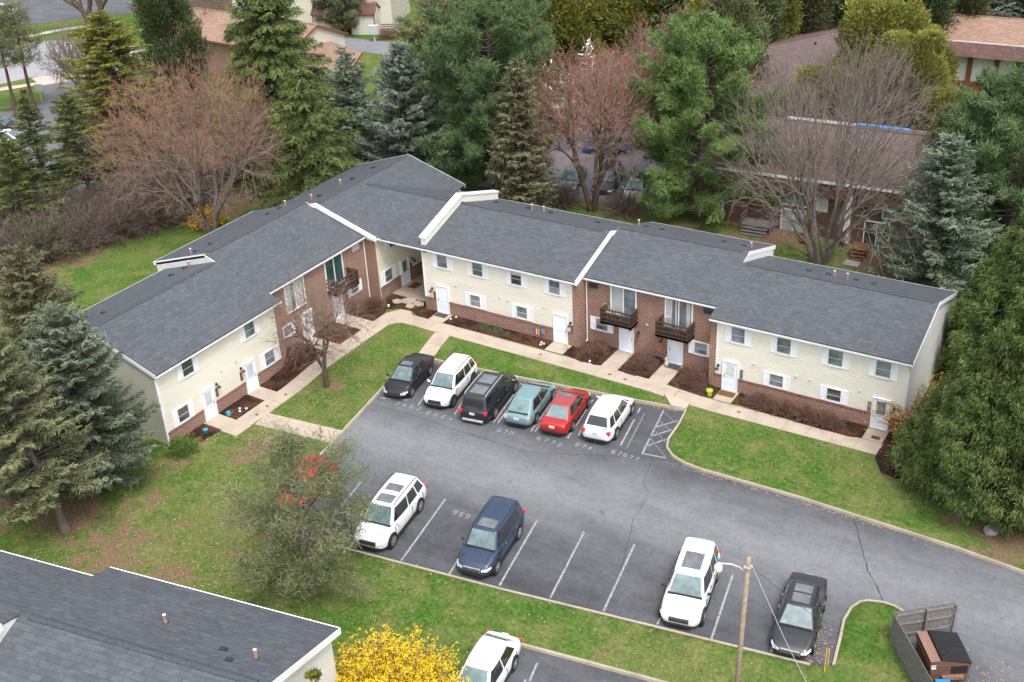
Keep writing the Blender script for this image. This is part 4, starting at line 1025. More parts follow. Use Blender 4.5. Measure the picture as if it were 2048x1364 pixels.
pc('teal hatchback with pale roof parked rear out beside the minivan', (-32.66,51.92), (-33.17,54.95), -1, flip=True, L=4.45, W=1.74, H=1.50, col='paint_teal', kind='hatch', hood=.20, deck=.05, rake=(.22,.20), belt=.60, group=G1, tail='lamp_pale', R=.325, wb=2.7, roofc='paint_teal', glassc='car_glass', spoiler=True)
pc('red sedan with a sunroof parked rear out between teal hatchback and white crossover', (-30.22,52.25), (-30.66,55.15), -1, flip=True, L=4.52, W=1.76, H=1.46, col='paint_red', kind='sedan', hood=.23, deck=.13, rake=(.18,.16), belt=.62, group=G1, sunroof=[(.66,.93)], R=.32, wb=2.62, roofc='roof_red')
pc('white crossover parked rear out, last on the right of the upper row', (-27.42,52.75), (-27.82,55.7), -1, flip=True, L=4.52, W=1.84, H=1.66, col='paint_white', kind='suv', hood=.22, deck=.045, rake=(.17,.09), belt=.60, group=G1, R=.35, wb=2.69, wr=.70)
# lower row, noses toward the lawn
pc('white three-row SUV with two sunroofs parked beside the olive pine', (-33.28,37.75), (-33.82,41.0), -1, L=5.05, W=1.98, H=1.78, col='paint_white', kind='suv', hood=.22, deck=.04, rake=(.13,.08), belt=.60, rails='metal_dark', sunroof=[(.36,.58),(.70,.94)], group=G2, R=.38, wb=3.02, wr=.72)
pc('dark blue boxy SUV with chrome grille parked in the lower row', (-27.14,38.66), (-27.62,41.62), -1, L=4.80, W=1.95, H=1.80, col='paint_navy', kind='suv', hood=.24, deck=.035, rake=(.11,.05), belt=.60, rails='metal_dark', sunroof=[(.70,.93)], group=G2, R=.38, wb=2.77, chromegrille=True, wr=.76)
ang = math.radians(-78.5)
car('white SUV with a large sunroof and black mirrors parked beside the utility pole', -17.62, 41.95, ang, 5.0, 1.98, 1.76, 'paint_white', 'suv', hood=.25, deck=.035, rake=(.13,.06), belt=.60, sunroof=[(.42,.86)], group=G2, R=.38, wb=3.02, sc=SC, tint='metal_dark', wr=.72, rails='trim_white', grille='rim_dark')
car('black full-size sedan with chrome grille parked right of the utility pole', -12.18, 42.62, math.radians(-80.5), 4.95, 1.84, 1.46, 'paint_charcoal', 'sedan', hood=.24, deck=.13, rake=(.17,.15), belt=.63, group=G2, R=.33, wb=2.82, sc=SC, chromegrille=True, sunroof=[(.1,.46),(.52,.9)])
car('bright red car half hidden behind the olive pine', -40.75, 39.2, math.radians(-80.5), 4.5, 1.78, 1.5, 'paint_brightred', 'hatch', group=G2, sc=SC)
car('white fastback sedan parked in the lower lot', -23.45, 31.72, math.radians(99+180), 4.75, 1.84, 1.50, 'paint_white', 'hatch', hood=.22, deck=.06, rake=(.18,.17), belt=.60, sc=SC, R=.34)
# cars of the lots behind
k = 1.08
car('grey pickup with a pale windshield behind the red-tipped maple', -47.1, 89.2, math.radians(-75), 5.2, 1.95, 1.8, 'paint_darkgrey', 'suv', cat='car', sc=k, z=.15, belt=.58, deck=.05)
car('silver car beside the grey pickup, half hidden by bare branches', -50.4, 88.3, math.radians(-75), 4.6, 1.8, 1.5, 'paint_grey', 'sedan', sc=k, z=.15, deck=.13, rake=(.18,.15))
car('blue car at the far side of the rear lot', -51.3, 97.0, math.radians(20), 4.5, 1.8, 1.5, 'paint_blue', 'hatch', sc=k, z=.15)
car('white car behind the second pine in the rear lot', -43.9, 88.6, math.radians(-75), 4.6, 1.8, 1.5, 'paint_white', 'sedan', sc=k, z=.15, deck=.13, rake=(.18,.15))
car('white crossover in the street lot at the top left', -168.0, 113.8, math.radians(195), 4.6, 1.85, 1.65, 'paint_white', 'suv', sc=k, z=.15)
car('dark car at the left edge of the left lot', -117.4, 75.3, math.radians(30), 4.6, 1.8, 1.45, 'paint_black', 'sedan', sc=k, z=.15, deck=.13, rake=(.18,.15))
car('white car behind the dark cedars, far one', -112.2, 72.6, math.radians(30), 4.6, 1.8, 1.45, 'paint_white', 'sedan', sc=k, z=.15, deck=.13, rake=(.18,.15))
car('silver car behind the dark cedars, middle one', -108.0, 69.8, math.radians(30), 4.6, 1.8, 1.45, 'paint_grey', 'sedan', sc=k, z=.15, deck=.13, rake=(.18,.15))
car('white car behind the dark cedars, nearest one', -98.3, 62.3, math.radians(30), 4.6, 1.8, 1.45, 'paint_white', 'sedan', sc=k, z=.15, deck=.13, rake=(.18,.15))
car('white car glimpsed between the green cedar and the dark evergreen', -127.0, 101.5, math.radians(10), 4.6, 1.8, 1.45, 'paint_white', 'sedan', sc=k, z=.15, deck=.13, rake=(.18,.15))
# ---------------------------------------------------------------- trees and shrubs
def nmesh(name, V, quads, mat, tint=None, smooth=False):
    """V (n,3), quads (m,4) int"""
    me = bpy.data.meshes.new(name); n, m_ = len(V), len(quads)
    me.vertices.add(n); me.vertices.foreach_set('co', np.asarray(V, np.float32).ravel())
    me.loops.add(m_*4); me.loops.foreach_set('vertex_index', np.asarray(quads, np.int32).ravel())
    me.polygons.add(m_); me.polygons.foreach_set('loop_start', np.arange(0, m_*4, 4, dtype=np.int32)); me.polygons.foreach_set('loop_total', np.full(m_, 4, np.int32))
    if smooth: me.polygons.foreach_set('use_smooth', np.ones(m_, bool))
    me.update(calc_edges=True)
    if tint is not None:
        a = me.attributes.new('tint', 'FLOAT', 'FACE'); a.data.foreach_set('value', np.asarray(tint, np.float32))
    me.materials.append(M[mat]); return me
def unit(a): return a/np.maximum(np.linalg.norm(a, axis=-1, keepdims=True), 1e-9)
def blades(rg, C, U, W, tip=.35):
    """leaf blades: root C, length vector U, width W (n,) ; random facing"""
    n = len(C); r = unit(rg.normal(size=(n, 3))); s = unit(np.cross(unit(U), r))*W[:, None]/2
    V = np.empty((n, 4, 3)); V[:, 0] = C-s*.7; V[:, 1] = C+s*.7; V[:, 2] = C+U+s*tip; V[:, 3] = C+U-s*tip
    return V.reshape(-1, 3)
def quadsN(n): return np.arange(n*4).reshape(n, 4)
def obj_from(me, name, parent=None, loc=(0,0,0)):
    o = bpy.data.objects.new(name, me); COL.objects.link(o); o.parent = parent; o.location = loc; return o
def segtubes(A, B, ra, rb, sides=3):
    """tapered prisms from A to B"""
    n = len(A); d = unit(B-A); up = np.where(np.abs(d[:, 2:3]) < .9, np.array([[0,0,1.]]), np.array([[1.,0,0]])); a = unit(np.cross(d, up)); b = np.cross(d, a)
    V = np.empty((n, 2*sides, 3)); Q = []
    for k in range(sides):
        t = 2*np.pi*k/sides; o = a*np.cos(t)+b*np.sin(t); V[:, k] = A+o*ra[:, None]; V[:, sides+k] = B+o*rb[:, None]
        k2 = (k+1) % sides; Q.append([k, k2, sides+k2, sides+k])
    Q = np.array(Q)[None] + (np.arange(n)*2*sides)[:, None, None]
    return V.reshape(-1, 3), Q.reshape(-1, 4)
class Bag:
    def __init__(s): s.V = []; s.Q = []; s.T = []; s.n = 0
    def add(s, V, Q, T=None):
        s.V.append(V); s.Q.append(Q+s.n); s.n += len(V); s.T.append(np.full(len(Q), .5) if T is None else T)
    def mesh(s, name, mat, smooth=False): return nmesh(name, np.concatenate(s.V), np.concatenate(s.Q), mat, np.concatenate(s.T), smooth)

def mesh_spruce(seed, h, r, mat, droop=.35, dens=1.0, prof=.85, base=.05, blade=(.34, .10), hang=.35, barkm='bark_brown', cones=0, gap=0.0, upt=.25, whorl=.42, ragged=.25, loose=0.0):
    """whorled conifer: limbs in tiers, each limb carrying side twigs of needles"""
    rg = np.random.default_rng(seed)
    C = []; U = []; W = []; T = []; br = Bag(); cn = Bag()
    z = h*base; ca = []; cb = []; cra = []; crb = []; CO = []
    while z < h*.985:
        t = z/h; R = r*((1-t)**prof)*(1-.25*max(0, .18-t)/.18) + .12
        nb = int(rg.integers(6, 9))
        if t > .9: nb = 5
        ph = rg.uniform(0, 6.28)
        for k in range(nb):
            if rg.random() < gap*(1-t*.5): continue
            az = ph + 2*np.pi*k/nb + rg.uniform(-.3, .3); L = R*rg.uniform(1-ragged*1.4, 1+ragged*.6); tint = rg.uniform(0, 1)
            dirh = np.array([np.cos(az), np.sin(az), 0]); ns = max(4, int(L/.30)); s = np.linspace(0, 1, ns+1)
            elev = .28*(t) + .05
            zz = z + L*(elev*s*rg.uniform(.5, 1.6) - droop*rg.uniform(.7, 1.3)*(s**1.6) + upt*droop*(s**4)*1.2) + rg.uniform(-.5, .5)*whorl*1.3
            P = dirh[None]*(L*s)[:, None]; P[:, 2] = zz
            rr = .018+.045*L/5*(1-s)
            ca.append(P[:-1]); cb.append(P[1:]); cra.append(rr[:-1]); crb.append(rr[1:])
            m = max(6, int(L*26*dens)); q = rg.uniform(.16 if L > 1 else 0, 1, m)**.8
            base_p = np.stack([np.interp(q, s, P[:, i]) for i in range(3)], 1)
            side = np.where(rg.random(m) < .5, 1., -1.); spread = rg.uniform(0, 1, m)
            tw = np.array([-np.sin(az), np.cos(az), 0])[None]*side[:, None]*.9 + dirh[None]*(.55+.3*rg.random(m))[:, None]
            tl = (.16+.42*L/5*(1-q*.65))*spread*(1+.4*rg.random(m)) * (1 if L > 1 else .5)
            base_p = base_p + unit(tw)*tl[:, None]; base_p[:, 2] -= tl*rg.uniform(0, hang+.25, m) + hang*rg.uniform(0, .5, m)*min(1, L/2)
            d = unit(tw + rg.normal(size=(m, 3))*.35 + np.array([0, 0, -hang*1.2+.12])); ln = blade[0]*rg.uniform(.6, 1.3, m)
            base_p += rg.normal(size=(m, 3))*loose
            C.append(base_p); U.append(d*ln[:, None]); W.append(np.full(m, blade[1])*rg.uniform(.7, 1.3, m)); T.append(np.clip(tint*.7+.3*rg.random(m)+ .25*(q-.6), 0, 1))
            if cones and t > .35 and rg.random() < cones:
                for _ in range(rg.integers(2, 6)): CO.append(base_p[rg.integers(m)] + np.array([0, 0, -.1]))
        z += whorl*rg.uniform(.7, 1.25)*(1-.35*t)
    # leader
    m = 26; q = rg.random(m); C.append(np.stack([np.zeros(m), np.zeros(m), h*(.96+.04*q)], 1)); U.append(unit(rg.normal(size=(m, 3))+[0, 0, .9])*.28); W.append(np.full(m, .07)); T.append(rg.random(m))
    C, U, W, T = map(np.concatenate, (C, U, W, T))
    V = blades(rg, C, U, W); leaf = nmesh('needles', V, quadsN(len(C)), mat, T)
    zt = np.linspace(0, h*.97, 12); A = np.stack([np.sin(zt*.7+seed)*.06, np.cos(zt*.5+seed)*.06, zt], 1); A[0, :2] = 0
    rr = np.interp(zt, [0, .4, h], [.030*h*.62+.08, .0195*h*.62+.05, .02])
    b = Bag(); v, Q = segtubes(A[:-1], A[1:], rr[:-1], rr[1:], 8); b.add(v, Q)
    v, Q = segtubes(np.concatenate(ca), np.concatenate(cb), np.concatenate(cra), np.concatenate(crb), 3); b2 = Bag(); b2.add(v, Q)
    cm = None
    if CO:
        CO = np.array(CO); n = len(CO); cm = nmesh('cones', blades(rg, CO, np.tile([0, 0, -.30], (n, 1))+rg.normal(size=(n, 3))*.03, np.full(n, .16), .6), quadsN(n), 'cones', rg.random(n))
    return leaf, b.mesh('trunk', barkm, True), b2.mesh('limbs', barkm), cm

def mesh_pine(seed, h, r, mat, base=.12, tufts=1500, nb=26, blade=(.34, .05), barkm='bark_pine', oval=1.0, lean=0.0, topflat=.55, puff=.55, spiky=1.0):
    """soft-needled pine: rising limbs that end in round tufts"""
    rg = np.random.default_rng(seed)
    ca = []; cb = []; cra = []; crb = []; TC = []; TT = []; TN = []
    z = h*base
    while z < h*.97:
        t = (z/h-base)/(1-base); R = r*(np.sin(np.pi*min(1, (t*.78+.30)))**topflat)*(1 if t < .85 else (1-t)/.15*.6+.4)*oval
        n = int(rg.integers(4, 7)); ph = rg.uniform(0, 6.28)
        for k in range(n):
            az = ph+2*np.pi*k/n+rg.uniform(-.35, .35); L = R*rg.uniform(.55, 1.12); tint = rg.random()
            dirh = np.array([np.cos(az), np.sin(az), 0]); s = np.linspace(0, 1, 6); rise_ = (.10+.55*t)*L
            P = dirh[None]*(L*s)[:, None]; P[:, 2] = z + rise_*s**1.4 + rg.uniform(-.2, .2)
            rr = (.02+.05*L/5)*(1-s*.8); ca.append(P[:-1]); cb.append(P[1:]); cra.append(rr[:-1]); crb.append(rr[1:])
            nsub = max(3, int(L*2.6))
            for j in range(nsub):
                q = rg.uniform(.28, 1); p0 = np.array([np.interp(q, s, P[:, i]) for i in range(3)])
                a2 = az + rg.uniform(-1.1, 1.1); l2 = rg.uniform(.3, 1.0)*(.35+.16*L)*(1.15-q*.5)
                p1 = p0 + np.array([np.cos(a2)*l2, np.sin(a2)*l2, l2*rg.uniform(.05, .55)])
                ca.append(p0[None]); cb.append(p1[None]); cra.append(np.array([.022])); crb.append(np.array([.010]))
                nt = 3
                for w in range(nt):
                    TC.append(p0+(p1-p0)*(.45+.55*w/(nt-1)) + rg.normal(size=3)*.16); TT.append(np.clip(tint*.6+.4*rg.random(), 0, 1)); TN.append(unit(p1-p0))
        z += rg.uniform(.40, .72)
    TC = np.array(TC); TT = np.array(TT); TN = np.array(TN)
    n = len(TC); D = unit(rg.normal(size=(n, nb, 3)) + TN[:, None]*.5*spiky + np.array([0, 0, .55]))
    C = (TC[:, None] + rg.normal(size=(n, nb, 3))*puff*.28).reshape(-1, 3); ln = blade[0]*rg.uniform(.55, 1.25, n*nb)
    U = D.reshape(-1, 3)*ln[:, None]; W = blade[1]*rg.uniform(.7, 1.4, n*nb)
    T = np.repeat(TT, nb)*.7 + .3*rg.random(n*nb)
    leaf = nmesh('needles', blades(rg, C, U, W), quadsN(n*nb), mat, T)
    zt = np.linspace(0, h*.96, 12); A = np.stack([lean*zt + np.sin(zt*.5+seed)*.10*np.minimum(1, zt), np.cos(zt*.4+seed)*.08*np.minimum(1, zt), zt], 1)
    rr = np.interp(zt, [0, .5, h], [.020*h+.06, .016*h+.03, .03]); b = Bag(); v, Q = segtubes(A[:-1], A[1:], rr[:-1], rr[1:], 8); b.add(v, Q)
    v, Q = segtubes(np.concatenate(ca), np.concatenate(cb), np.concatenate(cra), np.concatenate(crb), 3); b2 = Bag(); b2.add(v, Q)
    return leaf, b.mesh('trunk', barkm, True), b2.mesh('limbs', barkm), None

def mesh_cedar(seed, h, r, mat, lobes=26, nper=900, blade=(.26, .11), barkm='bark_brown', shape=1.0, lumpy=.30, base=.03, fill=.35, top=.5):
    """dense scale-leaved evergreen: many upright sprays on and under an uneven surface"""
    rg = np.random.default_rng(seed); C = []; U = []; W = []; T = []
    for i in range(lobes):
        t = rg.uniform(0, 1)**.85; zc = h*(base+.10+t*(.86-base)); az = rg.uniform(0, 6.28)
        R = r*(np.sin(np.pi*(.16+.84*t*.96)**shape)**top) * .72
        c = np.array([np.cos(az)*R*rg.uniform(.55, 1), np.sin(az)*R*rg.uniform(.55, 1), zc]); rad = r*rg.uniform(.26, .46)*(1.05-.45*t); tint = rg.random()
        d = unit(rg.normal(size=(nper, 3))); rr = rad*(rg.uniform(0, 1, nper)**fill)*(1+lumpy*np.sin(d[:, 0]*7+i)*np.cos(d[:, 2]*6+i*2))
        p = c + d*rr[:, None]*np.array([1, 1, 1.25]); p[:, 2] = np.clip(p[:, 2], .15, h)
        out = unit(p*np.array([1, 1, 0])+1e-6)
        C.append(p); U.append(unit(out*.5 + d*.5 + np.array([0, 0, .9]) + rg.normal(size=(nper, 3))*.45)*(blade[0]*rg.uniform(.6, 1.3, nper))[:, None]); W.append(blade[1]*rg.uniform(.6, 1.4, nper)); T.append(np.clip(tint*.55+.45*rg.random(nper), 0, 1))
    # central spire
    n = nper*2; t = rg.uniform(0, 1, n); az = rg.uniform(0, 6.28, n); R = r*.62*(1-t)**.75*rg.uniform(.5, 1, n)+.05
    C.append(np.stack([np.cos(az)*R, np.sin(az)*R, h*(base+.08+t*(.92-base))], 1)); U.append(unit(np.stack([np.cos(az), np.sin(az), np.full(n, 1.2)], 1)+rg.normal(size=(n, 3))*.4)*blade[0]); W.append(np.full(n, blade[1])); T.append(rg.random(n))
    C, U, W, T = map(np.concatenate, (C, U, W, T))
    leaf = nmesh('foliage', blades(rg, C, U, W), quadsN(len(C)), mat, T)
    zt = np.linspace(0, h*.85, 8); A = np.stack([zt*0, zt*0, zt], 1); rr = np.linspace(.02*h+.06, .03, 8); b = Bag(); v, Q = segtubes(A[:-1], A[1:], rr[:-1], rr[1:], 8); b.add(v, Q)
    nl = lobes*2; A0 = np.stack([np.zeros(nl), np.zeros(nl), rg.uniform(.1, .8, nl)*h], 1); az = rg.uniform(0, 6.28, nl); B0 = A0+np.stack([np.cos(az)*r*.6, np.sin(az)*r*.6, np.full(nl, .6)], 1)
    v, Q = segtubes(A0, B0, np.full(nl, .04), np.full(nl, .015), 3); b2 = Bag(); b2.add(v, Q)
    return leaf, b.mesh('trunk', barkm, True), b2.mesh('limbs', barkm), None

def mesh_bare(seed, h, r, levels=8, trunks=1, fork=.16, mat='twigs_grey', barkm='bark_grey', buds=None, nbud=1.0, up=.30, spread=.62, r0=None, split=(2, 4), jit=.35, twig=.010, fan=1.0, maxn=15000, shrink=(.70,.92)):
    """leafless tree: repeated forking fitted to a crown of height h and radius r"""
    rg = np.random.default_rng(seed); r0 = r0 or .02*h
    thick = Bag(); thin = Bag()
    starts = []
    for i in range(trunks):
        az = 2*np.pi*i/trunks + rg.uniform(-.4, .4); k = 0 if trunks == 1 else .40*fan
        d = unit(np.array([np.cos(az)*k, np.sin(az)*k, 1.])); p0 = np.array([np.cos(az)*.25*(trunks > 1), np.sin(az)*.25*(trunks > 1), 0]); starts.append((p0, d))
    P = np.array([s[0] for s in starts]); D = np.array([s[1] for s in starts]); rad = np.full(len(P), r0/np.sqrt(len(P))*1.25 if trunks > 1 else r0)
    L = np.full(len(P), h*fork)
    for lv in range(levels):
        n = len(P); nseg = 3 if lv < 3 else 2
        p = P.copy(); d = D.copy(); rr = rad.copy(); rend = rad*(.80 if lv < levels-1 else .4)
        for sgm in range(nseg):
            d = unit(d + rg.normal(size=(n, 3))*jit*.35 + np.array([0, 0, up*.12])); q = p + d*(L/nseg*rg.uniform(.85, 1.15, n))[:, None]
            ra = rr+(rend-rr)*(sgm/nseg); rb = rr+(rend-rr)*((sgm+1)/nseg)
            big = ra > .035
            if big.any(): v, Q = segtubes(p[big], q[big], ra[big], rb[big], 6); thick.add(v, Q)
            sm = ~big
            if sm.any(): v, Q = segtubes(p[sm], q[sm], np.maximum(ra[sm], twig), np.maximum(rb[sm], twig*.7), 3); thin.add(v, Q, np.repeat(rg.random(sm.sum()), 3))
            p = q
        if lv == levels-1: tips = p; tipd = d; break
        k = rg.integers(split[0], split[1]+1, n)
        if lv < 2: k = np.maximum(k, 3)
        idx = np.repeat(np.arange(n), k)
        if len(idx) > maxn: idx = rg.permutation(idx)[:maxn]
        m = len(idx); base_ = p[idx]; dd = d[idx]
        az = rg.uniform(0, 6.28, m); a = unit(np.cross(dd, np.array([[.3, .2, 1.]]))); b = np.cross(dd, a); sp = spread*rg.uniform(.55, 1.25, m)*(.95 if lv > 0 else .85)
        nd_ = unit(dd + (a*np.cos(az)[:, None]+b*np.sin(az)[:, None])*sp[:, None] + np.array([0, 0, up])*(.5 if lv < 3 else .8))
        # keep the crown inside a rounded envelope
        c = np.array([0, 0, h*.56]); e = (base_-c)/np.array([r, r, h*.46]); en = np.linalg.norm(e, axis=1)
        fac = np.clip(1.18-en, .22, 1.0)
        P = base_; D = nd_; rad = rend[idx]*rg.uniform(.58, .85, m); L = (L[idx]*rg.uniform(shrink[0], shrink[1], m))*(.55+.45*fac) if lv > 1 else L[idx]*rg.uniform(.78, 1.0, m)
        L = np.minimum(L, r*.5)
    res = [thin.mesh('twigs', mat), thick.mesh('trunk', barkm, True), None, None]
    if buds:
        n = int(len(tips)*nbud); k = rg.integers(0, len(tips), n); kk = np.repeat(k, 2); C = tips[kk]+rg.normal(size=(len(kk), 3))*.06; zf = np.clip((C[:, 2]/h-.30)*2.2, .05, 1); keep = rg.random(len(kk)) < zf; C = C[keep]; U = unit(tipd[kk][keep]+rg.normal(size=C.shape)*.4+np.array([0, 0, .7]))*.22
        res[2] = nmesh('buds', blades(rg, C, U, np.full(len(C), .035)), quadsN(len(C)), buds, rg.random(len(C)))
    return tuple(res)
def mesh_fan(seed, h, r, n=5200, trunks=4, zc=.54, low=-.35, mat='twigs_grey', barkm='bark_grey', buds=None, nbud=.8, rad=.0075, shell=.42, split0=.12, frac=.34, twl=.55, base_r=.35, stretch=1.0):
    """leafless tree grown toward points spread through a domed crown, thick where many twigs share a limb"""
    rg = np.random.default_rng(seed)
    d = unit(rg.normal(size=(n*3, 3))); d = d[d[:, 2] > low][:n]; n = len(d)
    rr = rg.uniform(0, 1, n)**shell; lump = 1+.16*np.sin(d[:, 0]*5+seed)*np.cos(d[:, 1]*4+seed*2)+.10*np.sin(d[:, 2]*9+d[:, 0]*6)
    T = d*(rr*lump)[:, None]*np.array([r, r*stretch, h*(1-zc)]) + np.array([0, 0, h*zc])
    A = []; B = []; RA = []; RB = []; tips = []; tdir = []
    stack = []
    az = np.arctan2(T[:, 1], T[:, 0]); order = np.argsort(az); groups = np.array_split(order, trunks)
    for g in groups:
        c = T[g].mean(0); a0_ = np.arctan2(c[1], c[0]); p0 = np.array([np.cos(a0_), np.sin(a0_), 0])*base_r*(trunks > 1)
        hd = unit(np.array([c[0]*.55, c[1]*.55, h*.5])); p1 = p0 + hd*h*split0*rg.uniform(.8, 1.4)
        A.append(p0); B.append(p1); RA.append(rad*len(g)**.43*1.4); RB.append(rad*len(g)**.43); stack.append((p1, g, hd))
    while stack:
        p, g, hd = stack.pop(); k = len(g)
        if k <= 2:
            for i in g:
                t = T[i]; mid = p+(t-p)*.5+rg.normal(size=3)*.06*np.linalg.norm(t-p); A += [p, mid]; B += [mid, t]; RA += [rad*1.15, rad]; RB += [rad, rad*.6]; tips.append(t); tdir.append(t-mid)
            continue
        V = T[g]-p; D = unit(V); m_ = unit(D.mean(0)); ax = rg.normal(size=3); 
        if k > 12:
            cv = np.cov((D-m_).T); w_, ev = np.linalg.eigh(cv); ax = ev[:, -1]+.45*rg.normal(size=3)
        sc = D@ax; q = np.quantile(sc, rg.uniform(.34, .66)); parts = [g[sc <= q], g[sc > q]]
        for s_ in parts:
            if len(s_) == 0: continue
            c = T[s_].mean(0); dist = np.linalg.norm(c-p); near = np.quantile(np.linalg.norm(T[s_]-p, axis=1), .12)
            step = min(dist*frac*rg.uniform(.7, 1.3), near*.9); dirn = unit(unit(c-p)*.78+hd*.30+rg.normal(size=3)*.08+np.array([0, 0, .05])); e = p+dirn*step
            r0_ = rad*max(1, len(g))**.43; r1_ = rad*max(1, len(s_))**.43
            mid = (p+e)/2+rg.normal(size=3)*.035*step; A += [p, mid]; B += [mid, e]; RA += [min(r0_, r1_*1.2), r1_*1.1]; RB += [r1_*1.1, r1_]; stack.append((e, s_, dirn))
    A = np.array(A); B = np.array(B); RA = np.array(RA); RB = np.array(RB); big = RA > .045
    th = Bag(); v, Q = segtubes(A[big], B[big], RA[big], RB[big], 7); th.add(v, Q); tn = Bag(); v, Q = segtubes(A[~big], B[~big], RA[~big], RB[~big], 3); tn.add(v, Q, np.repeat(np.clip(rg.random((~big).sum())*.5+.5*(B[~big][:, 2]/h), 0, 1), 3))
    tips = np.array(tips); tdir = unit(np.array(tdir)); m = len(tips)*2; k = rg.integers(0, len(tips), m); e = tips[k]-tdir[k]*(twl*rg.random(m))[:, None]; f = e+unit(tdir[k]+rg.normal(size=(m, 3))*.45+np.array([0, 0, .25]))*(twl*rg.uniform(.4, 1.1, m))[:, None]
    v, Q = segtubes(e, f, np.full(m, rad*.8), np.full(m, rad*.45), 3); tn.add(v, Q, np.repeat(rg.random(m), 3))
    bm = None
    if buds:
        nb = int(m*nbud*2); k = rg.integers(0, m, nb); C = e[k]+(f[k]-e[k])*rg.random(nb)[:, None]; zf = np.clip((C[:, 2]/h-.42)*2.6, .02, 1); keep = rg.random(nb) < zf; C = C[keep]; U = (unit(f[k]-e[k])[keep]+rg.normal(size=C.shape)*.4)*.14
        bm = nmesh('buds', blades(rg, C, U, np.full(len(C), .034)), quadsN(len(C)), buds, rg.random(len(C)))
    return tn.mesh('twigs', mat), th.mesh('trunk', barkm, True), bm, None
def mesh_bush(seed, h, r, mat='twigs_brown', leafm=None, stems=260, leaves=0, blade=(.10, .05), arch=.5, tw=.008, sub=3):
    """many arching stems from one crown of roots"""
    rg = np.random.default_rng(seed); az = rg.uniform(0, 6.28, stems); lean_ = rg.uniform(.05, 1, stems)**.7*1.15; L = h*rg.uniform(.75, 1.15, stems); d0 = np.stack([np.cos(az)*np.sin(lean_), np.sin(az)*np.sin(lean_), np.cos(lean_)], 1); d0[:, :2] *= (r/h)
    p = np.stack([np.cos(az), np.sin(az), az*0], 1)*(rg.uniform(0, .25, stems)*r)[:, None]; b = Bag(); pts = [p]; d = unit(d0); allp = []
    for s in range(5):
        q = p + d*(L/5)[:, None]; v, Q = segtubes(p, q, np.full(len(p), tw*1.5), np.full(len(p), tw), 3); b.add(v, Q, np.repeat(rg.random(len(p)), 3)); 
        for j in range(sub):
            e = p+(q-p)*rg.random(len(p))[:, None]; f = e + unit(d+rg.normal(size=d.shape)*.7)*(h*.16*rg.uniform(.4, 1.2, len(p)))[:, None]; v, Q = segtubes(e, f, np.full(len(p), tw), np.full(len(p), tw*.6), 3); b.add(v, Q, np.repeat(rg.random(len(p)), 3)); allp += [(e+f)/2, f]
        allp.append(q); p = q; d = unit(d + rg.normal(size=d.shape)*.16 + d0*np.array([1, 1, 0])*arch*.3 - np.array([0, 0, arch*.14]))
    tm = b.mesh('stems', mat); lm = None
    if leafm:
        A = np.concatenate(allp); k = rg.integers(0, len(A), leaves); C = A[k]+rg.normal(size=(leaves, 3))*.05; C[:, 2] = np.maximum(C[:, 2], .03)
        lm = nmesh('leaves', blades(rg, C, unit(rg.normal(size=(leaves, 3))+[0, 0, .3])*(blade[0]*rg.uniform(.6, 1.3, leaves))[:, None], np.full(leaves, blade[1])), quadsN(leaves), leafm, np.clip(.6*rg.random(leaves)+.4*(C[:, 2]/h), 0, 1))
    return tm, lm
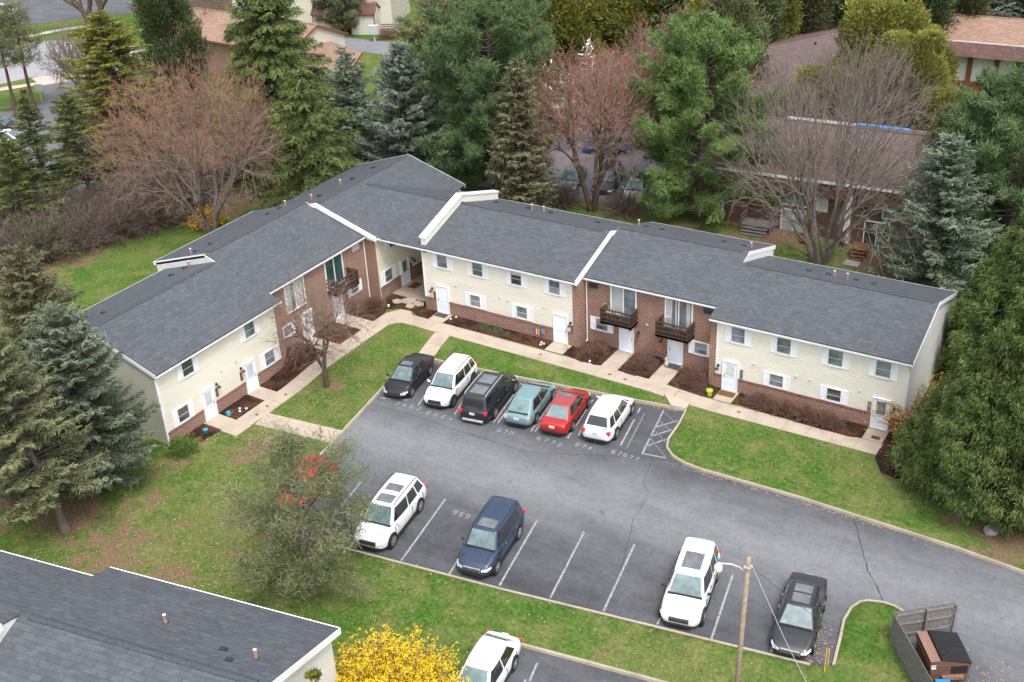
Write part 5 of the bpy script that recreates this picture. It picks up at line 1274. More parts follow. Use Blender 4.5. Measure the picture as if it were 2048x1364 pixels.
def mesh_column(seed, h, r, mat, boughs=1500, per=110, blade=(.20,.06), prof=.62, cones=40):
    """dense conifer whose side sprays hang like curtains from a nearly smooth cone"""
    rg = np.random.default_rng(seed); t = rg.uniform(0, 1, boughs)**.82*.985+.0; az = rg.uniform(0, 6.28, boughs)
    R = r*np.minimum(1, .60+t*3.2)*(1-t)**prof*(1+.10*np.sin(az*5+t*9)+.08*np.sin(az*9-t*14)+.05*rg.normal(size=boughs))*rg.choice([1, .93, .8, .6], boughs, p=[.5, .25, .15, .1])+.08
    o = np.stack([np.cos(az), np.sin(az), az*0], 1); c = o*R[:, None]; c[:, 2] = .9+t*(h-1.05); L = (.55+.75*(1-t))[:, None]
    q = rg.random((boughs, per)); side = rg.normal(size=(boughs, per))*.17*(.5+(1-t))[:, None]
    tg = np.stack([-np.sin(az), np.cos(az), az*0], 1)
    P = c[:, None]+o[:, None]*((q-.35)*.55*L)[..., None]+tg[:, None]*side[..., None]; P[..., 2] += .16*L*(.4-q)*2 - np.abs(rg.normal(size=(boughs, per)))*.34*L + .10*L*q**3*4
    P = P.reshape(-1, 3); n = len(P); oo = np.repeat(o, per, 0); U = unit(oo*.55+rg.normal(size=(n, 3))*.42+np.array([0, 0, -.55]))*(blade[0]*rg.uniform(.6, 1.35, n))[:, None]
    P[:, 2] = np.maximum(P[:, 2], .1); tint = np.clip(np.repeat(rg.random(boughs), per)*.55+.45*rg.random(n)+.15*(q.reshape(-1)-.5), 0, 1)
    leaf = nmesh('needles', blades(rg, P, U, blade[1]*rg.uniform(.6, 1.4, n)), quadsN(n), mat, tint)
    zt = np.linspace(0, h*.95, 10); A = np.stack([zt*0, zt*0, zt], 1); rr = np.linspace(.017*h+.12, .03, 10); b = Bag(); v, Q = segtubes(A[:-1], A[1:], rr[:-1], rr[1:], 8); b.add(v, Q)
    k = rg.permutation(boughs)[:boughs//2]; A0 = np.stack([k*0., k*0., c[k, 2]-.2], 1); v, Q = segtubes(A0, c[k]*.97, np.full(len(k), .04), np.full(len(k), .015), 3); b2 = Bag(); b2.add(v, Q)
    k = rg.permutation(boughs)[:cones]; C = np.repeat(c[k]+o[k]*.25, 3, 0)+rg.normal(size=(cones*3, 3))*.12
    cm = nmesh('cones', blades(rg, C, np.tile([0, 0, -.20], (len(C), 1))+rg.normal(size=C.shape)*.02, np.full(len(C), .09), .6), quadsN(len(C)), 'cones', rg.random(len(C)))
    return leaf, b.mesh('trunk', 'bark_brown', True), b2.mesh('limbs', 'bark_brown'), cm
def tree(kind, meshes, x, y, label, cat, group=None, s=1.0, rz=None, sz=None, z=None, names=('crown', 'trunk', 'limbs', 'cones')):
    t = thing(kind, (x, y, lawnz(x, y)-.05 if z is None else z), rnd.uniform(0, 6.28) if rz is None else rz, label, cat, group)
    t.scale = (s, s, sz or s)
    root = None
    for nm, me in zip(names, meshes):
        if me is None: continue
        o = obj_from(me, nm, t)
    return t
GB = 'evergreens and bare trees behind the building'
# --- near left corner
ml = mesh_spruce(11, 11.9, 4.2, 'needles_bluegreen2', droop=.20, dens=3.6, prof=.50, base=.10, blade=(.26,.085), hang=.10, upt=1.1, ragged=.28)
tree('blue_spruce', ml, -52.4, 33.9, 'blue-green spruce in front of the beige gable wall on the left', 'spruce', z=0)
mo = mesh_spruce(12, 13.6, 3.9, 'needles_olive', droop=.16, dens=3.4, prof=.55, base=.20, blade=(.26,.075), hang=.15, upt=.8, ragged=.35, barkm='bark_pine', gap=.08)
tm_ = tree('pine_tree', mo, -50.5, 29.8, 'tall olive-green pine with a leaning pale trunk at the left edge', 'pine', rz=0, z=0)
tm_.rotation_euler = (.05, -.12, 0)
tree('pine_tree', mesh_spruce(13, 12.5, 4.2, 'needles_brownish', droop=.18, dens=2.8, prof=.55, base=.10, blade=(.26,.075), hang=.15, upt=.8, ragged=.35), -60.3, 37.6, 'brownish pine behind the blue spruce at the left edge', 'pine', z=0)
tree('spruce_tree', mesh_spruce(14, 9.5, 3.0, 'needles_bluegreen', droop=.22, dens=1.1, base=.08, hang=.1, upt=1), -56.5, 30.8, 'grey-green spruce squeezed between olive pine and left frame edge', 'spruce', z=0)
tree('pine_tree', mesh_pine(15, 9.8, 3.8, 'needles_olive', base=.15, nb=23, blade=(.25,.04), topflat=.48, puff=.9), -34.7, 32.75, 'small airy olive pine standing alone on the lawn beside the parking lot', 'pine', z=0)
tree('bare_tree', mesh_fan(16, 8.4, 3.6, n=2000, trunks=1, zc=.56, low=-.6, mat='twigs_red', barkm='bark_brown', rad=.0062, split0=.15, twl=.4, shell=.6), -47.35, 48.95, 'small multi-stemmed bare tree on the lawn by the left walk', 'tree')
# --- right edge giants
nw = mesh_column(17, 19.6, 4.9, 'needles_norway', boughs=3000, per=120, prof=.50, cones=70)
tree('norway_spruce', nw, -5.1, 57.2, 'huge drooping dark spruce filling the right edge beside the building', 'spruce')
tree('spruce_tree', mesh_column(18, 6.5, 2.8, 'needles_norway', boughs=700, per=110, cones=8), -9.0, 57.6, 'low young spruce at the foot of the huge spruce', 'spruce')
# --- behind the building, left to right
nws = mesh_spruce(21, 20.5, 8.0, 'needles_norway', droop=.34, dens=3.0, prof=.70, base=.03, hang=.6, cones=.16, ragged=.30)
tree('norway_spruce', nws, -77, 78.5, 'tallest drooping spruce hung with brown cones, in front of the tan-roofed house', 'spruce', GB)
tree('norway_spruce', mesh_spruce(22, 14, 6.4, 'needles_norway', droop=.36, dens=1.5, prof=.72, base=.03, hang=.6, ragged=.35, gap=.12), -66.8, 71.5, 'dark drooping spruce behind the left wing ridge', 'spruce', GB)
bs = mesh_spruce(23, 14, 5.3, 'needles_blue', droop=.22, dens=2.4, prof=.72, base=.05, blade=(.34,.11), hang=.08, upt=1.2, ragged=.38)
tree('blue_spruce', bs, -63.0, 80.0, 'pale blue spruce left of the big dark green pine', 'spruce', GB)
tree('spruce_tree', mesh_spruce(24, 13, 4.8, 'needles_bluegreen', droop=.25, dens=1.4, prof=.72, base=.06, hang=.12, upt=1.0, ragged=.4), -68.5, 79.2, 'grey-green spruce between the cone-laden spruce and the pale blue one', 'spruce', GB)
wp = mesh_pine(25, 18, 6.9, 'needles_pine', base=.10, nb=30, blade=(.40,.065), topflat=.30)
tree('white_pine', wp, -55.6, 83.2, 'broad dark green pine towering over the middle of the building', 'pine', GB)
tree('spruce_tree', mesh_spruce(26, 14.5, 3.3, 'needles_brownish', droop=.25, dens=1.7, prof=.62, base=.05, hang=.2, upt=.8, ragged=.25), -49.4, 77.8, 'narrow olive-brown spruce right of the broad pine', 'spruce', GB)
rm = mesh_fan(27, 14.6, 7.2, n=4200, trunks=3, mat='twigs_red', barkm='bark_brown', buds='buds_red', nbud=2.6, split0=.16, low=-.45, rad=.0085, base_r=.15)
tree('maple_tree', rm, -45.4, 83.0, 'bare maple with red buds behind the middle roof', 'maple', GB, names=('crown','trunk','buds','x'))
tree('white_pine', mesh_pine(28, 17.5, 6.3, 'needles_pine_light', base=.08, nb=28, blade=(.40,.065), topflat=.36), -36.6, 86.2, 'bright green pine right of the red maple', 'pine', GB)
bt = mesh_fan(29, 16.2, 10.6, n=3000, trunks=8, mat='twigs_grey', barkm='bark_grey', split0=.13, low=-.55, rad=.0105, zc=.50, base_r=.55, shell=.5, stretch=.85)
tree('bare_tree', bt, -24.7, 82.3, 'spreading grey leafless tree in front of the brown-roofed building', 'tree', GB)
tree('blue_spruce', mesh_spruce(30, 12.2, 5.0, 'needles_bluegreen', droop=.22, dens=1.6, prof=.66, base=.04, hang=.08, upt=1.1, ragged=.35), -15.7, 81.0, 'grey-blue spruce behind the right end of the building', 'spruce', GB)
tree('white_pine', mesh_pine(31, 16, 6.3, 'needles_pine', base=.06, nb=30, blade=(.40,.065), topflat=.4), -12.0, 87.5, 'dark green pine at the right edge behind the grey-blue spruce', 'pine', GB)
tree('white_pine', mesh_pine(32, 12, 5.2, 'needles_pine_light', base=.08, nb=24, blade=(.38,.06), topflat=.4), -14.2, 95.5, 'lighter green pine behind the right end of the brown roof', 'pine', GB)
tree('spruce_tree', mesh_column(33, 11, 3.8, 'needles_norway', boughs=1300, per=110, cones=20), -8.6, 70.5, 'drooping olive spruce at the right edge behind the building corner', 'spruce', GB)
# left woods
rm2 = mesh_fan(34, 15.0, 8.6, n=5200, trunks=5, mat='twigs_red', barkm='bark_grey', buds='buds_red', nbud=2.4, split0=.10, low=-.55, rad=.0085, zc=.50)
tree('maple_tree', rm2, -73.5, 64.4, 'wide bare maple with red-tipped crown behind the left wing', 'maple', GB, names=('crown','trunk','buds','x'))
cd1 = mesh_spruce(35, 15.5, 7.2, 'needles_cedar', droop=.10, dens=2.0, prof=.62, base=.03, hang=-.1, blade=(.30,.10), ragged=.3, upt=.3)
tree('cedar_tree', cd1, -93.5, 73.5, 'tall yellow-green cedar behind the red-tipped maple', 'cedar')
dkc = mesh_spruce(36, 10.5, 3.3, 'needles_cedar2', droop=.12, dens=1.5, prof=.75, base=.15, hang=-.05, ragged=.45, gap=.2)
dkc2 = mesh_spruce(37, 11, 3.9, 'needles_cedar2', droop=.12, dens=1.4, prof=.62, base=.22, hang=-.05, ragged=.5, gap=.3)
GL = 'dark cedars at the edge of the left lot'
tree('cedar_tree', dkc, -92.5, 62.4, 'narrow dark cedar, leftmost in front of the left lot', 'cedar', GL); tree('cedar_tree', dkc2, -87.6, 63.3, 'feathery dark cedar second in front of the left lot', 'cedar', GL)
tree('cedar_tree', dkc2, -87.0, 56.0, 'dark cedar low at the left frame edge', 'cedar', GL, s=.85); tree('cedar_tree', dkc, -94.5, 60.0, 'dark cedar behind the leftmost cedar', 'cedar', GL, s=.9); 
tk = mesh_bush(38, 3.6, 3.4, 'twigs_dim', stems=330, tw=.012, sub=4); tk2 = mesh_bush(39, 3.2, 3.2, 'twigs_dim', stems=330, tw=.012, sub=4); tk3 = mesh_bush(391, 3.6, 3.0, 'twigs_dim', 'needles_dark', stems=260, leaves=5000, blade=(.20,.09), tw=.012, sub=4)
for i, (x, y, s, k) in enumerate([(-84.5,50.5,1,0),(-82.5,53.5,1.1,2),(-81.5,57,1,0),(-80.5,60.5,1.1,1),(-79.0,63.5,1,1),(-79.5,67,1,1),(-86.5,54,1.1,0),(-84.5,57.5,.9,2),(-84.5,61,1.1,1),(-83,64.5,1.1,1),(-82.5,68.5,1.1,1),(-87.5,48.5,1.2,0),(-88.5,45,1,0),(-89.5,51.5,1.1,2),(-86,67,1,1),(-88,58.5,1,0),(-82,72,1,1),(-91,48,1.1,0),(-92,55,1,2),(-85.5,46,1,0)]):
    tree('bare_bush', (tk, tk2, tk3)[k], x, y, ('bare grey', 'bare reddish', 'half-green')[k]+' thicket bush in the woods behind the left lawn', 'bush', 'bare bushes along the left lawn', s=s, names=('stems', 'leaves'))
fy = mesh_bush(40, 1.6, 1.3, 'twigs_brown', 'petals_amber', stems=90, leaves=1500, blade=(.14,.08))
tree('forsythia_bush', fy, -74.5, 65.0, 'small amber forsythia under the red-tipped maple', 'forsythia', s=1.15, names=('stems','flowers')); tree('forsythia_bush', fy, -66.0, 77.0, 'faint amber forsythia deep under the drooping spruces', 'forsythia', names=('stems','flowers'))
# top left
GT = 'trees at the top of the picture'
tree('bare_tree', mesh_fan(41, 9, 4.6, n=2600, trunks=4, mat='twigs_grey', rad=.011, low=-.8), -116.8, 87.5, 'round purple-grey bare tree by the drive entrance', 'tree', GT)
tree('bare_tree', mesh_bare(42, 15, 6, levels=6, trunks=3, fork=.24, mat='twigs_grey', barkm='bark_brown', r0=.65, fan=.7, twig=.02), -142.5, 110.2, 'thick forked tree trunk by the street at the top left', 'tree', GT)
pt1 = mesh_pine(43, 13, 3.0, 'needles_olive', base=.45, nb=8, blade=(.34,.06), barkm='bark_brown')
tree('thin_pine', pt1, -118.8, 81.4, 'thin tall pine with sparse needles left of the stump', 'pine', 'thin pines at the corner lawn'); tree('thin_pine', pt1, -119.8, 79.6, 'thin sparse pine nearest the left frame edge', 'pine', 'thin pines at the corner lawn', rz=2)
tree('white_pine', mesh_pine(44, 11, 4.6, 'needles_pine_light', base=.08, nb=16, blade=(.45,.09)), -131.5, 116, 'soft green pine at the top left behind the purple-grey tree', 'pine', GT)
dke = mesh_cedar(45, 15.5, 4.8, 'needles_dark', lobes=44, nper=900, blade=(.30,.12), top=.7)
tree('evergreen_tree', dke, -100.5, 87.0, 'very dark evergreen left of the tan-roofed house', 'evergreen', GT)
tree('cedar_tree', mesh_cedar(46, 5.5, 2.4, 'needles_pine', nper=500), -97, 84.5, 'low green cedar under the very dark evergreen', 'cedar', GT)
tree('bare_tree', mesh_fan(47, 10, 5.4, n=1800, trunks=3, mat='twigs_red', rad=.014), -117, 108, 'pinkish bare tree behind the tan-roofed house', 'tree', GT)
tree('pine_tree', mesh_pine(48, 12.5, 4.6, 'needles_olive', base=.08, nb=16, blade=(.45,.10)), -107, 124.5, 'olive pine behind the tan-roofed house', 'pine', GT, s=.9)
tree('pine_tree', mesh_pine(49, 13.5, 5.2, 'needles_olive', base=.06, nb=18, blade=(.42,.08)), -73.5, 100.5, 'olive-brown pine behind the broad dark green pine', 'pine', GT)
# background forest across the top right, every tree its own
fo = {'cedar': mesh_cedar(50, 12, 4.6, 'needles_cedar', lobes=40, nper=800, blade=(.32,.13), top=.62), 'dark': mesh_cedar(51, 14, 5.0, 'needles_dark', lobes=40, nper=800, blade=(.34,.14), top=.7), 'olive': mesh_cedar(52, 13, 5.2, 'needles_olive2', lobes=40, nper=800, blade=(.34,.13), top=.6),
      'blue': mesh_spruce(53, 13, 5.4, 'needles_blue', droop=.2, dens=.9, hang=.1, blade=(.5,.17), upt=1), 'gold': mesh_cedar(54, 10, 4.5, 'needles_gold', lobes=60, nper=1300, blade=(.22,.10), top=.36, fill=.25, lumpy=.15), 'norway': mesh_spruce(55, 15, 4.6, 'needles_dark', droop=.3, dens=.9, hang=.4, blade=(.5,.16))}
WORD = {'cedar': ('cedar_tree', 'yellow-green cedar', 'cedar'), 'dark': ('evergreen_tree', 'dark evergreen', 'evergreen'), 'olive': ('evergreen_tree', 'olive evergreen', 'evergreen'), 'blue': ('blue_spruce', 'pale blue spruce', 'spruce'), 'gold': ('golden_cypress', 'golden-green rounded cypress', 'cypress'), 'norway': ('norway_spruce', 'dark drooping spruce', 'spruce')}
FOREST = [(-63.5,112,'cedar',1.05,'behind the white-blossomed tree'),(-68,118,'olive',1.1,'behind the broad pine, left of the yellow-green one'),(-57,116,'cedar',1.15,'right of the white-blossomed tree'),(-51,114,'norway',1.1,'behind the red-budded maple'),(-47,119,'dark',1.1,'at the top, left of the small grey house'),
 (-44,132,'olive',1,'behind the bright green pine'),(-58,132,'dark',1,'in the far row behind the cedars'),(-72,132,'olive',1,'at the far back above the broad pine'),(-66,140,'dark',1.1,'far back at the top'),(-50,143,'cedar',1,'far back above the brown roof'),
 (-46,126,'cedar',.95,'left of the far brown roof'),(-41,140,'dark',1,'behind the ridge of the far brown roof'),(-36,142,'olive',1.05,'behind the far brown roof'),(-31,144,'cedar',1,'behind the far brown roof, right part'),(-52,128,'olive',1.05,'upper left of the far brown roof'),
 (-29.5,112.5,'gold',1.25,'between the two brown roofs'),(-25.8,108,'gold',1.1,'lower right of the large golden one'),(-32.5,104.5,'gold',.8,'half behind the grey bare tree'),(-21.3,104.5,'gold',.75,'in front of the tan-roofed building'),(-27.5,118,'gold',.9,'at the left corner of the tan-roofed building'),
 (-32,131,'dark',1.15,'behind the golden cypress'),(-27,147,'blue',1,'behind the tan roof, left'),(-21,149,'blue',1.05,'behind the tan roof, middle'),(-15,148,'blue',1,'behind the tan roof, right'),(-37,152,'dark',1,'at the very top, middle right'),(-45,155,'olive',1,'at the very top, centre'),
 (-56,150,'norway',1,'at the very top behind the cedars'),(-64,154,'olive',1.1,'at the very top, left of centre'),(-75,146,'dark',1,'at the very top above the townhouse'),(-30,158,'dark',1.1,'at the very top right'),(-22,160,'cedar',1.1,'top right corner'),(-84,140,'olive',1,'behind the back street'),(-79,131.5,'olive',1,'beside the yellow bush at the townhouse'),
 (-8,118,'dark',1,'right edge beside the tan-roofed building'),(-12,114,'olive',.9,'right edge in front of the tan-roofed building'),(-9,103,'dark',1.0,'right edge behind the dark green pine'),(-18,93.5,'olive',.8,'at the right end of the brown-roofed building'),
 (-140,133,'dark',1,'behind the top-left lot'),(-150,140,'olive',1,'at the far top-left'),(-128,128,'dark',1,'top left behind the soft green pine'),(-122,140,'olive',1.1,'left of the white townhouse'),(-133,140,'dark',1.1,'behind the soft green pine, farther')]
k_ = 0
for x, y, kd in [(-70,108,'olive'),(-76,112,'dark'),(-60,122,'dark'),(-54,122,'olive'),(-66,127,'cedar'),(-49,134,'olive'),(-55,139,'cedar'),(-60,145,'olive'),(-70,140,'dark'),(-44,147,'cedar'),(-39,148,'olive'),(-34,151,'dark'),(-48,148,'dark'),(-52,160,'olive'),(-41,161,'dark'),(-28,137,'olive'),(-34,137,'cedar'),(-46,138,'dark'),(-74,124,'dark'),(-80,146,'olive'),(-88,150,'dark'),(-96,152,'olive'),(-70,152,'cedar'),(-78,156,'dark'),(-60,162,'dark'),(-33,166,'olive'),(-12,156,'dark'),(-24,156,'dark'),(-16,142,'olive'),(-36,160,'cedar'),(-47,112,'cedar'),(-43,106,'olive'),(-8,110,'olive'),(-66,104,'olive')]:
    WW = ['in the first far row', 'in the second far row', 'in the third far row']
    FOREST.append((x, y, kd, 1.0+.08*(k_ % 3), 'of the woods at the top, %s, %s' % ('far back' if y > 140 else 'nearer row' if y < 125 else 'middle row', 'left of the townhouse' if x < -90 else 'above the broad dark pine' if x < -68 else 'above the red-budded maple' if x < -52 else 'above the bright green pine' if x < -40 else 'behind the far brown roof' if x < -28 else 'near the tan roof'))); k_ += 1
for x, y, kd, s, w in FOREST:
    k, lb, c = WORD[kd]; tree(k, fo[kd], x, y, lb+' '+w, c, 'background trees', s=s*rnd.uniform(.94, 1.06))
tree('cherry_tree', (*mesh_bush(56, 4.6, 2.6, 'petals_white', 'petals_white', stems=60, leaves=1700, blade=(.22,.10), arch=1.6)[::-1],), -54.6, 97.5, 'weeping tree covered in white blossom in front of the cedars', 'cherry', s=2.2, names=('blossom', 'branches'))
for x, y, s in ((-42.3, 93.5, 1.22), (-51, 98, .8)):
    tree('bare_tree', mesh_fan(57+int(s*10), 12.5, 6.2, n=2600, trunks=3, mat='twigs_red', barkm='bark_brown', buds='buds_red', nbud=1.3, rad=.011), x, y, 'second red-budded bare tree %s' % ('behind the bright green pine' if x > -45 else 'behind the narrow olive-brown spruce'), 'tree', GB, s=s, names=('crown','trunk','buds','x'))
tree('bare_tree', mesh_fan(61, 13, 6.2, n=2400, trunks=5, mat='twigs_grey', rad=.011), -27.5, 100.8, 'grey bare tree rising behind the ridge of the brown-roofed building', 'tree', GB)
tree('bare_tree', mesh_fan(62, 11, 4.8, n=1800, trunks=4, mat='twigs_grey', rad=.011), -34.5, 96.8, 'small grey bare tree at the left end of the brown roof', 'tree', GB)
# --- shrubs near the building
big = mesh_bush(63, 3.2, 2.5, 'twigs_brown', 'petals_yellow', stems=520, leaves=95000, blade=(.075,.05), arch=.35, tw=.010)
tree('forsythia_bush', big, -25.9, 27.9, 'big bright yellow forsythia at the corner of the front roof', 'forsythia', s=1.05, z=0, names=('stems','flowers'))
fz = mesh_bush(64, 2.4, 1.7, 'twigs_brown', 'petals_amber', stems=120, leaves=2300, blade=(.11,.06))
tree('forsythia_bush', fz, -11.0, 60.2, 'leggy yellow forsythia at the right end wall', 'forsythia', s=1.25, names=('stems','flowers')); tree('forsythia_bush', fz, -10.6, 63.8, 'yellow forsythia farther along the right end wall', 'forsythia', s=1.05, names=('stems','flowers'))
tree('small_conifer', mesh_cedar(65, 6.2, .8, 'needles_cedar', lobes=14, nper=260, blade=(.16,.06)), -26.3, 24.0, 'pointed green conifer against the white gable at the bottom', 'conifer', z=0)
sh1 = mesh_bush(66, .75, .75, 'twigs_brown', stems=260, tw=.008, sub=4); sh2 = mesh_bush(67, .6, .6, 'twigs_brown', stems=200, tw=.008, sub=4)
SHR = [(-21.6,60.2,1),(-20.9,60.25,1.1),(-20.2,60.15,1),(-19.5,60.1,1.1),(-18.8,60.15,1),(-18.1,60.1,1.1),(-17.4,60.05,1),(-16.7,60.1,1.1),(-16.1,60.0,1),
       (-33.7,60.9,1),(-33.0,60.6,1.1),(-33.2,61.4,1),(-33.6,60.1,.9),(-30.1,61.2,1),(-29.5,60.6,1.1),(-29.2,61.2,1),(-30.0,60.2,1),(-26.6,61.2,1),(-26.2,60.4,1),(-25.6,60.8,1.1),(-25.2,60.1,.9),
       (-51.2,50.3,1.1),(-51.7,51.4,1.2),(-51.6,54.4,1),(-51.2,55.2,1),(-52.0,58.4,1),(-51.4,59.4,1.2)]
ORD = ['first', 'second', 'third', 'fourth', 'fifth', 'sixth', 'seventh', 'eighth', 'ninth']
BEDS = [('long bed under the right yellow block', -23, -15), ('bed below the left balcony', -35, -32), ('bed between the two brick-wall doors', -31, -28.6), ('bed right of the right balcony door', -27, -24.9), ('beds of the left wing', -53, -50)]
for i_, (x, y, s) in enumerate(SHR):
    bn = next(b for b in BEDS if b[1] <= x <= b[2]); mem = sorted([q for q in SHR if bn[1] <= q[0] <= bn[2]], key=lambda q: q[0] if x > -50 else q[1]); w = '%s leafless brown shrub from the %s in the %s' % (ORD[mem.index((x, y, s))], 'left' if x > -50 else 'near end', bn[0])
    tree('bare_shrub', sh1 if s > 1 else sh2, x, y, w, 'shrub', 'leafless shrubs in the mulch beds', s=s, names=('stems','leaves'))
gcl = mesh_bush(68, .9, .9, 'grass_blade', 'grass_blade', stems=160, leaves=900, blade=(.55,.05), arch=1.2, sub=1)
tree('ornamental_grass', gcl, -50.45, 38.75, 'green clump of strap-leaved grass at the left building corner', 'grass clump', names=('stems','leaves'), z=.1)
jc = mesh_bush(69, .28, .8, 'ground_cover', 'ground_cover', stems=90, leaves=1400, blade=(.10,.06), arch=.6, sub=2)
for x, y, s, w in ((-42.0,60.45,1,'left'),(-41.0,60.4,1,'middle'),(-40.2,60.3,.7,'right')): tree('juniper', jc, x, y, 'low grey-green juniper in the long mulch bed, %s of three' % w, 'juniper', 'junipers in the long bed', s=s, names=('stems','leaves'))
# fallen leaves: nobody could count them
def litter_leaves():
    rg = np.random.default_rng(5); C = []
    def pt(cx, cy, sx, sy, n):
        for _ in range(n):
            x, y = rg.normal(cx, sx), rg.normal(cy, sy)
            if inside((x, y), LOT) or inside((x, y), LOT2): continue
            C.append((x, y, lawnz(x, y)+.02))
    pt(-45, 31, 7, 5, 3600); pt(-46.3, 42.2, 1.2, .7, 700); pt(-46, 46, 2.2, 3, 900); pt(-50.6, 40.2, .8, .9, 600); pt(-20, 55, 5, 1.6, 500); pt(-33, 34, 5, 1.6, 400); pt(-67, 50, 5, 7, 2500); pt(-28, 79, 8, 3, 2200); pt(-58, 45, 4, 5, 500); pt(-20, 37.6, 6, 1, 250)
    P = np.array(C); n = len(P)
    for q in ((-39,-25.5,55.45,.127),):
        xs = rg.uniform(-43, -25.4, 500); P = np.concatenate([P, np.stack([xs, 55.25+(xs+43)*.127-abs(rg.normal(0, .16, 500)), np.full(500, .012)], 1)])
    xs = rg.uniform(-24, -4, 260); P = np.concatenate([P, np.stack([xs, np.full(260, 51.95)-abs(rg.normal(0, .12, 260)), np.full(260, .012)], 1)])
    xy = rg.normal([-10.9, 41.0], [.35, 1.2], (160, 2)); P = np.concatenate([P, np.concatenate([xy, np.full((160, 1), .012)], 1)]); xy = rg.normal([-3.6, 43.2], [.7, .8], (90, 2)); P = np.concatenate([P, np.concatenate([xy, np.full((90, 1), .012)], 1)])
    n = len(P); a = rg.uniform(0, 6.28, n); U = np.stack([np.cos(a)*.08, np.sin(a)*.08, rg.uniform(-.01, .03, n)], 1); s = np.stack([-np.sin(a), np.cos(a), a*0], 1)*.028
    V = np.empty((n, 4, 3)); V[:, 0] = P-s*.6; V[:, 1] = P+s; V[:, 2] = P+U+s*.5; V[:, 3] = P+U-s
    o = obj_from(nmesh('fallen_leaves', V.reshape(-1, 3), quadsN(n), 'leaf_litter', rg.random(n)), 'fallen_leaves'); tag(o, 'tan fallen leaves scattered over the lawns and kerbs', 'leaves', kind='stuff')
litter_leaves()
def lawn_grass():
    rg = np.random.default_rng(8); n = 150000; x = rg.uniform(-66, -3, n); y = rg.uniform(22, 60.5, n)
    dist = np.hypot(x, y); ok = np.ones(n, bool)
    X = []
    for i in range(n):
        q = (x[i], y[i])
        if inside(q, LOT) or inside(q, LOT2): continue
        if q[0] > -50.1 and q[0] < -13 and q[1] > 58.1 - (.0): continue
        if q[0] < -48.5 and q[1] > 38.5: continue
        if q[0] < -38 and 43.0 < q[1] < 45.4: continue
        if -45.1 < q[0] < -43 and q[1] > 55: continue
        X.append((q[0], q[1], lawnz(*q)-.01))
    P = np.array(X); n = len(P); cl = np.sin(P[:, 0]*1.7+P[:, 1])*np.cos(P[:, 1]*1.3)*.5+.5
    U = unit(rg.normal(size=(n, 3))*.5+[0, 0, 1])*(.05+.06*cl*rg.random(n))[:, None]
    o = obj_from(nmesh('grass', blades(rg, P, U, np.full(n, .05)), quadsN(n), 'grass_blade', np.clip(.5*cl+.5*rg.random(n), 0, 1)), 'grass'); tag(o, 'short green grass blades on the lawns round the parking lot', 'grass', kind='stuff')
lawn_grass()
# ---------------------------------------------------------------- other buildings, all in local frames (x along the ridge, front = -y)
def house(name, label, x, y, rz, L, D, ze, rise, wall, roofm, z0=-.1, trim='trim_white', oh=.45, gablem=None, cat='building'):
    t = thing(name, (x, y, 0), math.radians(rz), label, cat)
    zr = ze+rise; h = D/2
    m = MB(); k = rise/h; zw = ze + k*oh*.0
    v = [(a, c, z) for a in (-L/2+.3, L/2-.3) for c, z in ((-h+oh, z0), (h-oh, z0), (h-oh, ze+k*oh-.12), (0, zr-.12), (-h+oh, ze+k*oh-.12))]
    m.faces(v, [(0,1,2,3,4), (9,8,7,6,5)], gablem or wall); m.faces(v, [(0,4,9,5), (1,6,7,2), (0,5,6,1), (2,7,8,3), (3,8,9,4)], wall); m.build('wall', None, t)
    m = MB()
    for s in (-1, 1): m.hexa([(-L/2, s*h, ze-.12), (L/2, s*h, ze-.12), (L/2, 0, zr-.12), (-L/2, 0, zr-.12), (-L/2, s*h, ze), (L/2, s*h, ze), (L/2, 0, zr), (-L/2, 0, zr)])
    r = m.build('roof', roofm, t)
    m = MB()
    for s in (-1, 1):
        a, b = sorted((s*(h+.005), s*(h+.05))); m.box(-L/2, L/2, a, b, ze-.2, ze+.01)
        for a, b in ((-L/2-.05, -L/2-.002), (L/2+.002, L/2+.05)): m.hexa([(a, s*h, ze-.22), (b, s*h, ze-.22), (b, 0, zr-.22), (a, 0, zr-.22), (a, s*h, ze+.015), (b, s*h, ze+.015), (b, 0, zr+.015), (a, 0, zr+.015)])
    m.build('trim', trim, r)
    m = MB(); m.box(-L/2+.2, L/2-.2, -.14, .14, zr-.05, zr+.05); m.build('ridge_cap', roofm, r)
    return t, r
def hwin(t, a0, a1, z0, z1, yf, pane='window_glass', fr='trim_white', axis='y', name='window', div=True):
    """window on the front (axis y) or on an end wall (axis x, yf = x)"""
    def bx(m, p0, p1, n0, n1, q0, q1):
        if axis == 'y': m.box(p0, p1, yf-n1, yf-n0, q0, q1)
        else: m.box(yf+n0, yf+n1, p0, p1, q0, q1)
    m = MB(); e = .09
    bx(m, a0-e, a0, -.02, .07, z0-e, z1+e); bx(m, a1, a1+e, -.02, .07, z0-e, z1+e); bx(m, a0, a1, -.02, .07, z1, z1+e); bx(m, a0, a1, -.02, .07, z0-e, z0)
    if div: c = (a0+a1)/2; bx(m, c-.04, c+.04, .02, .07, z0, z1)
    w = m.build(name, fr, t); m = MB(); bx(m, a0, a1, -.02, .02, z0, z1); m.build('pane', pane, w); return w
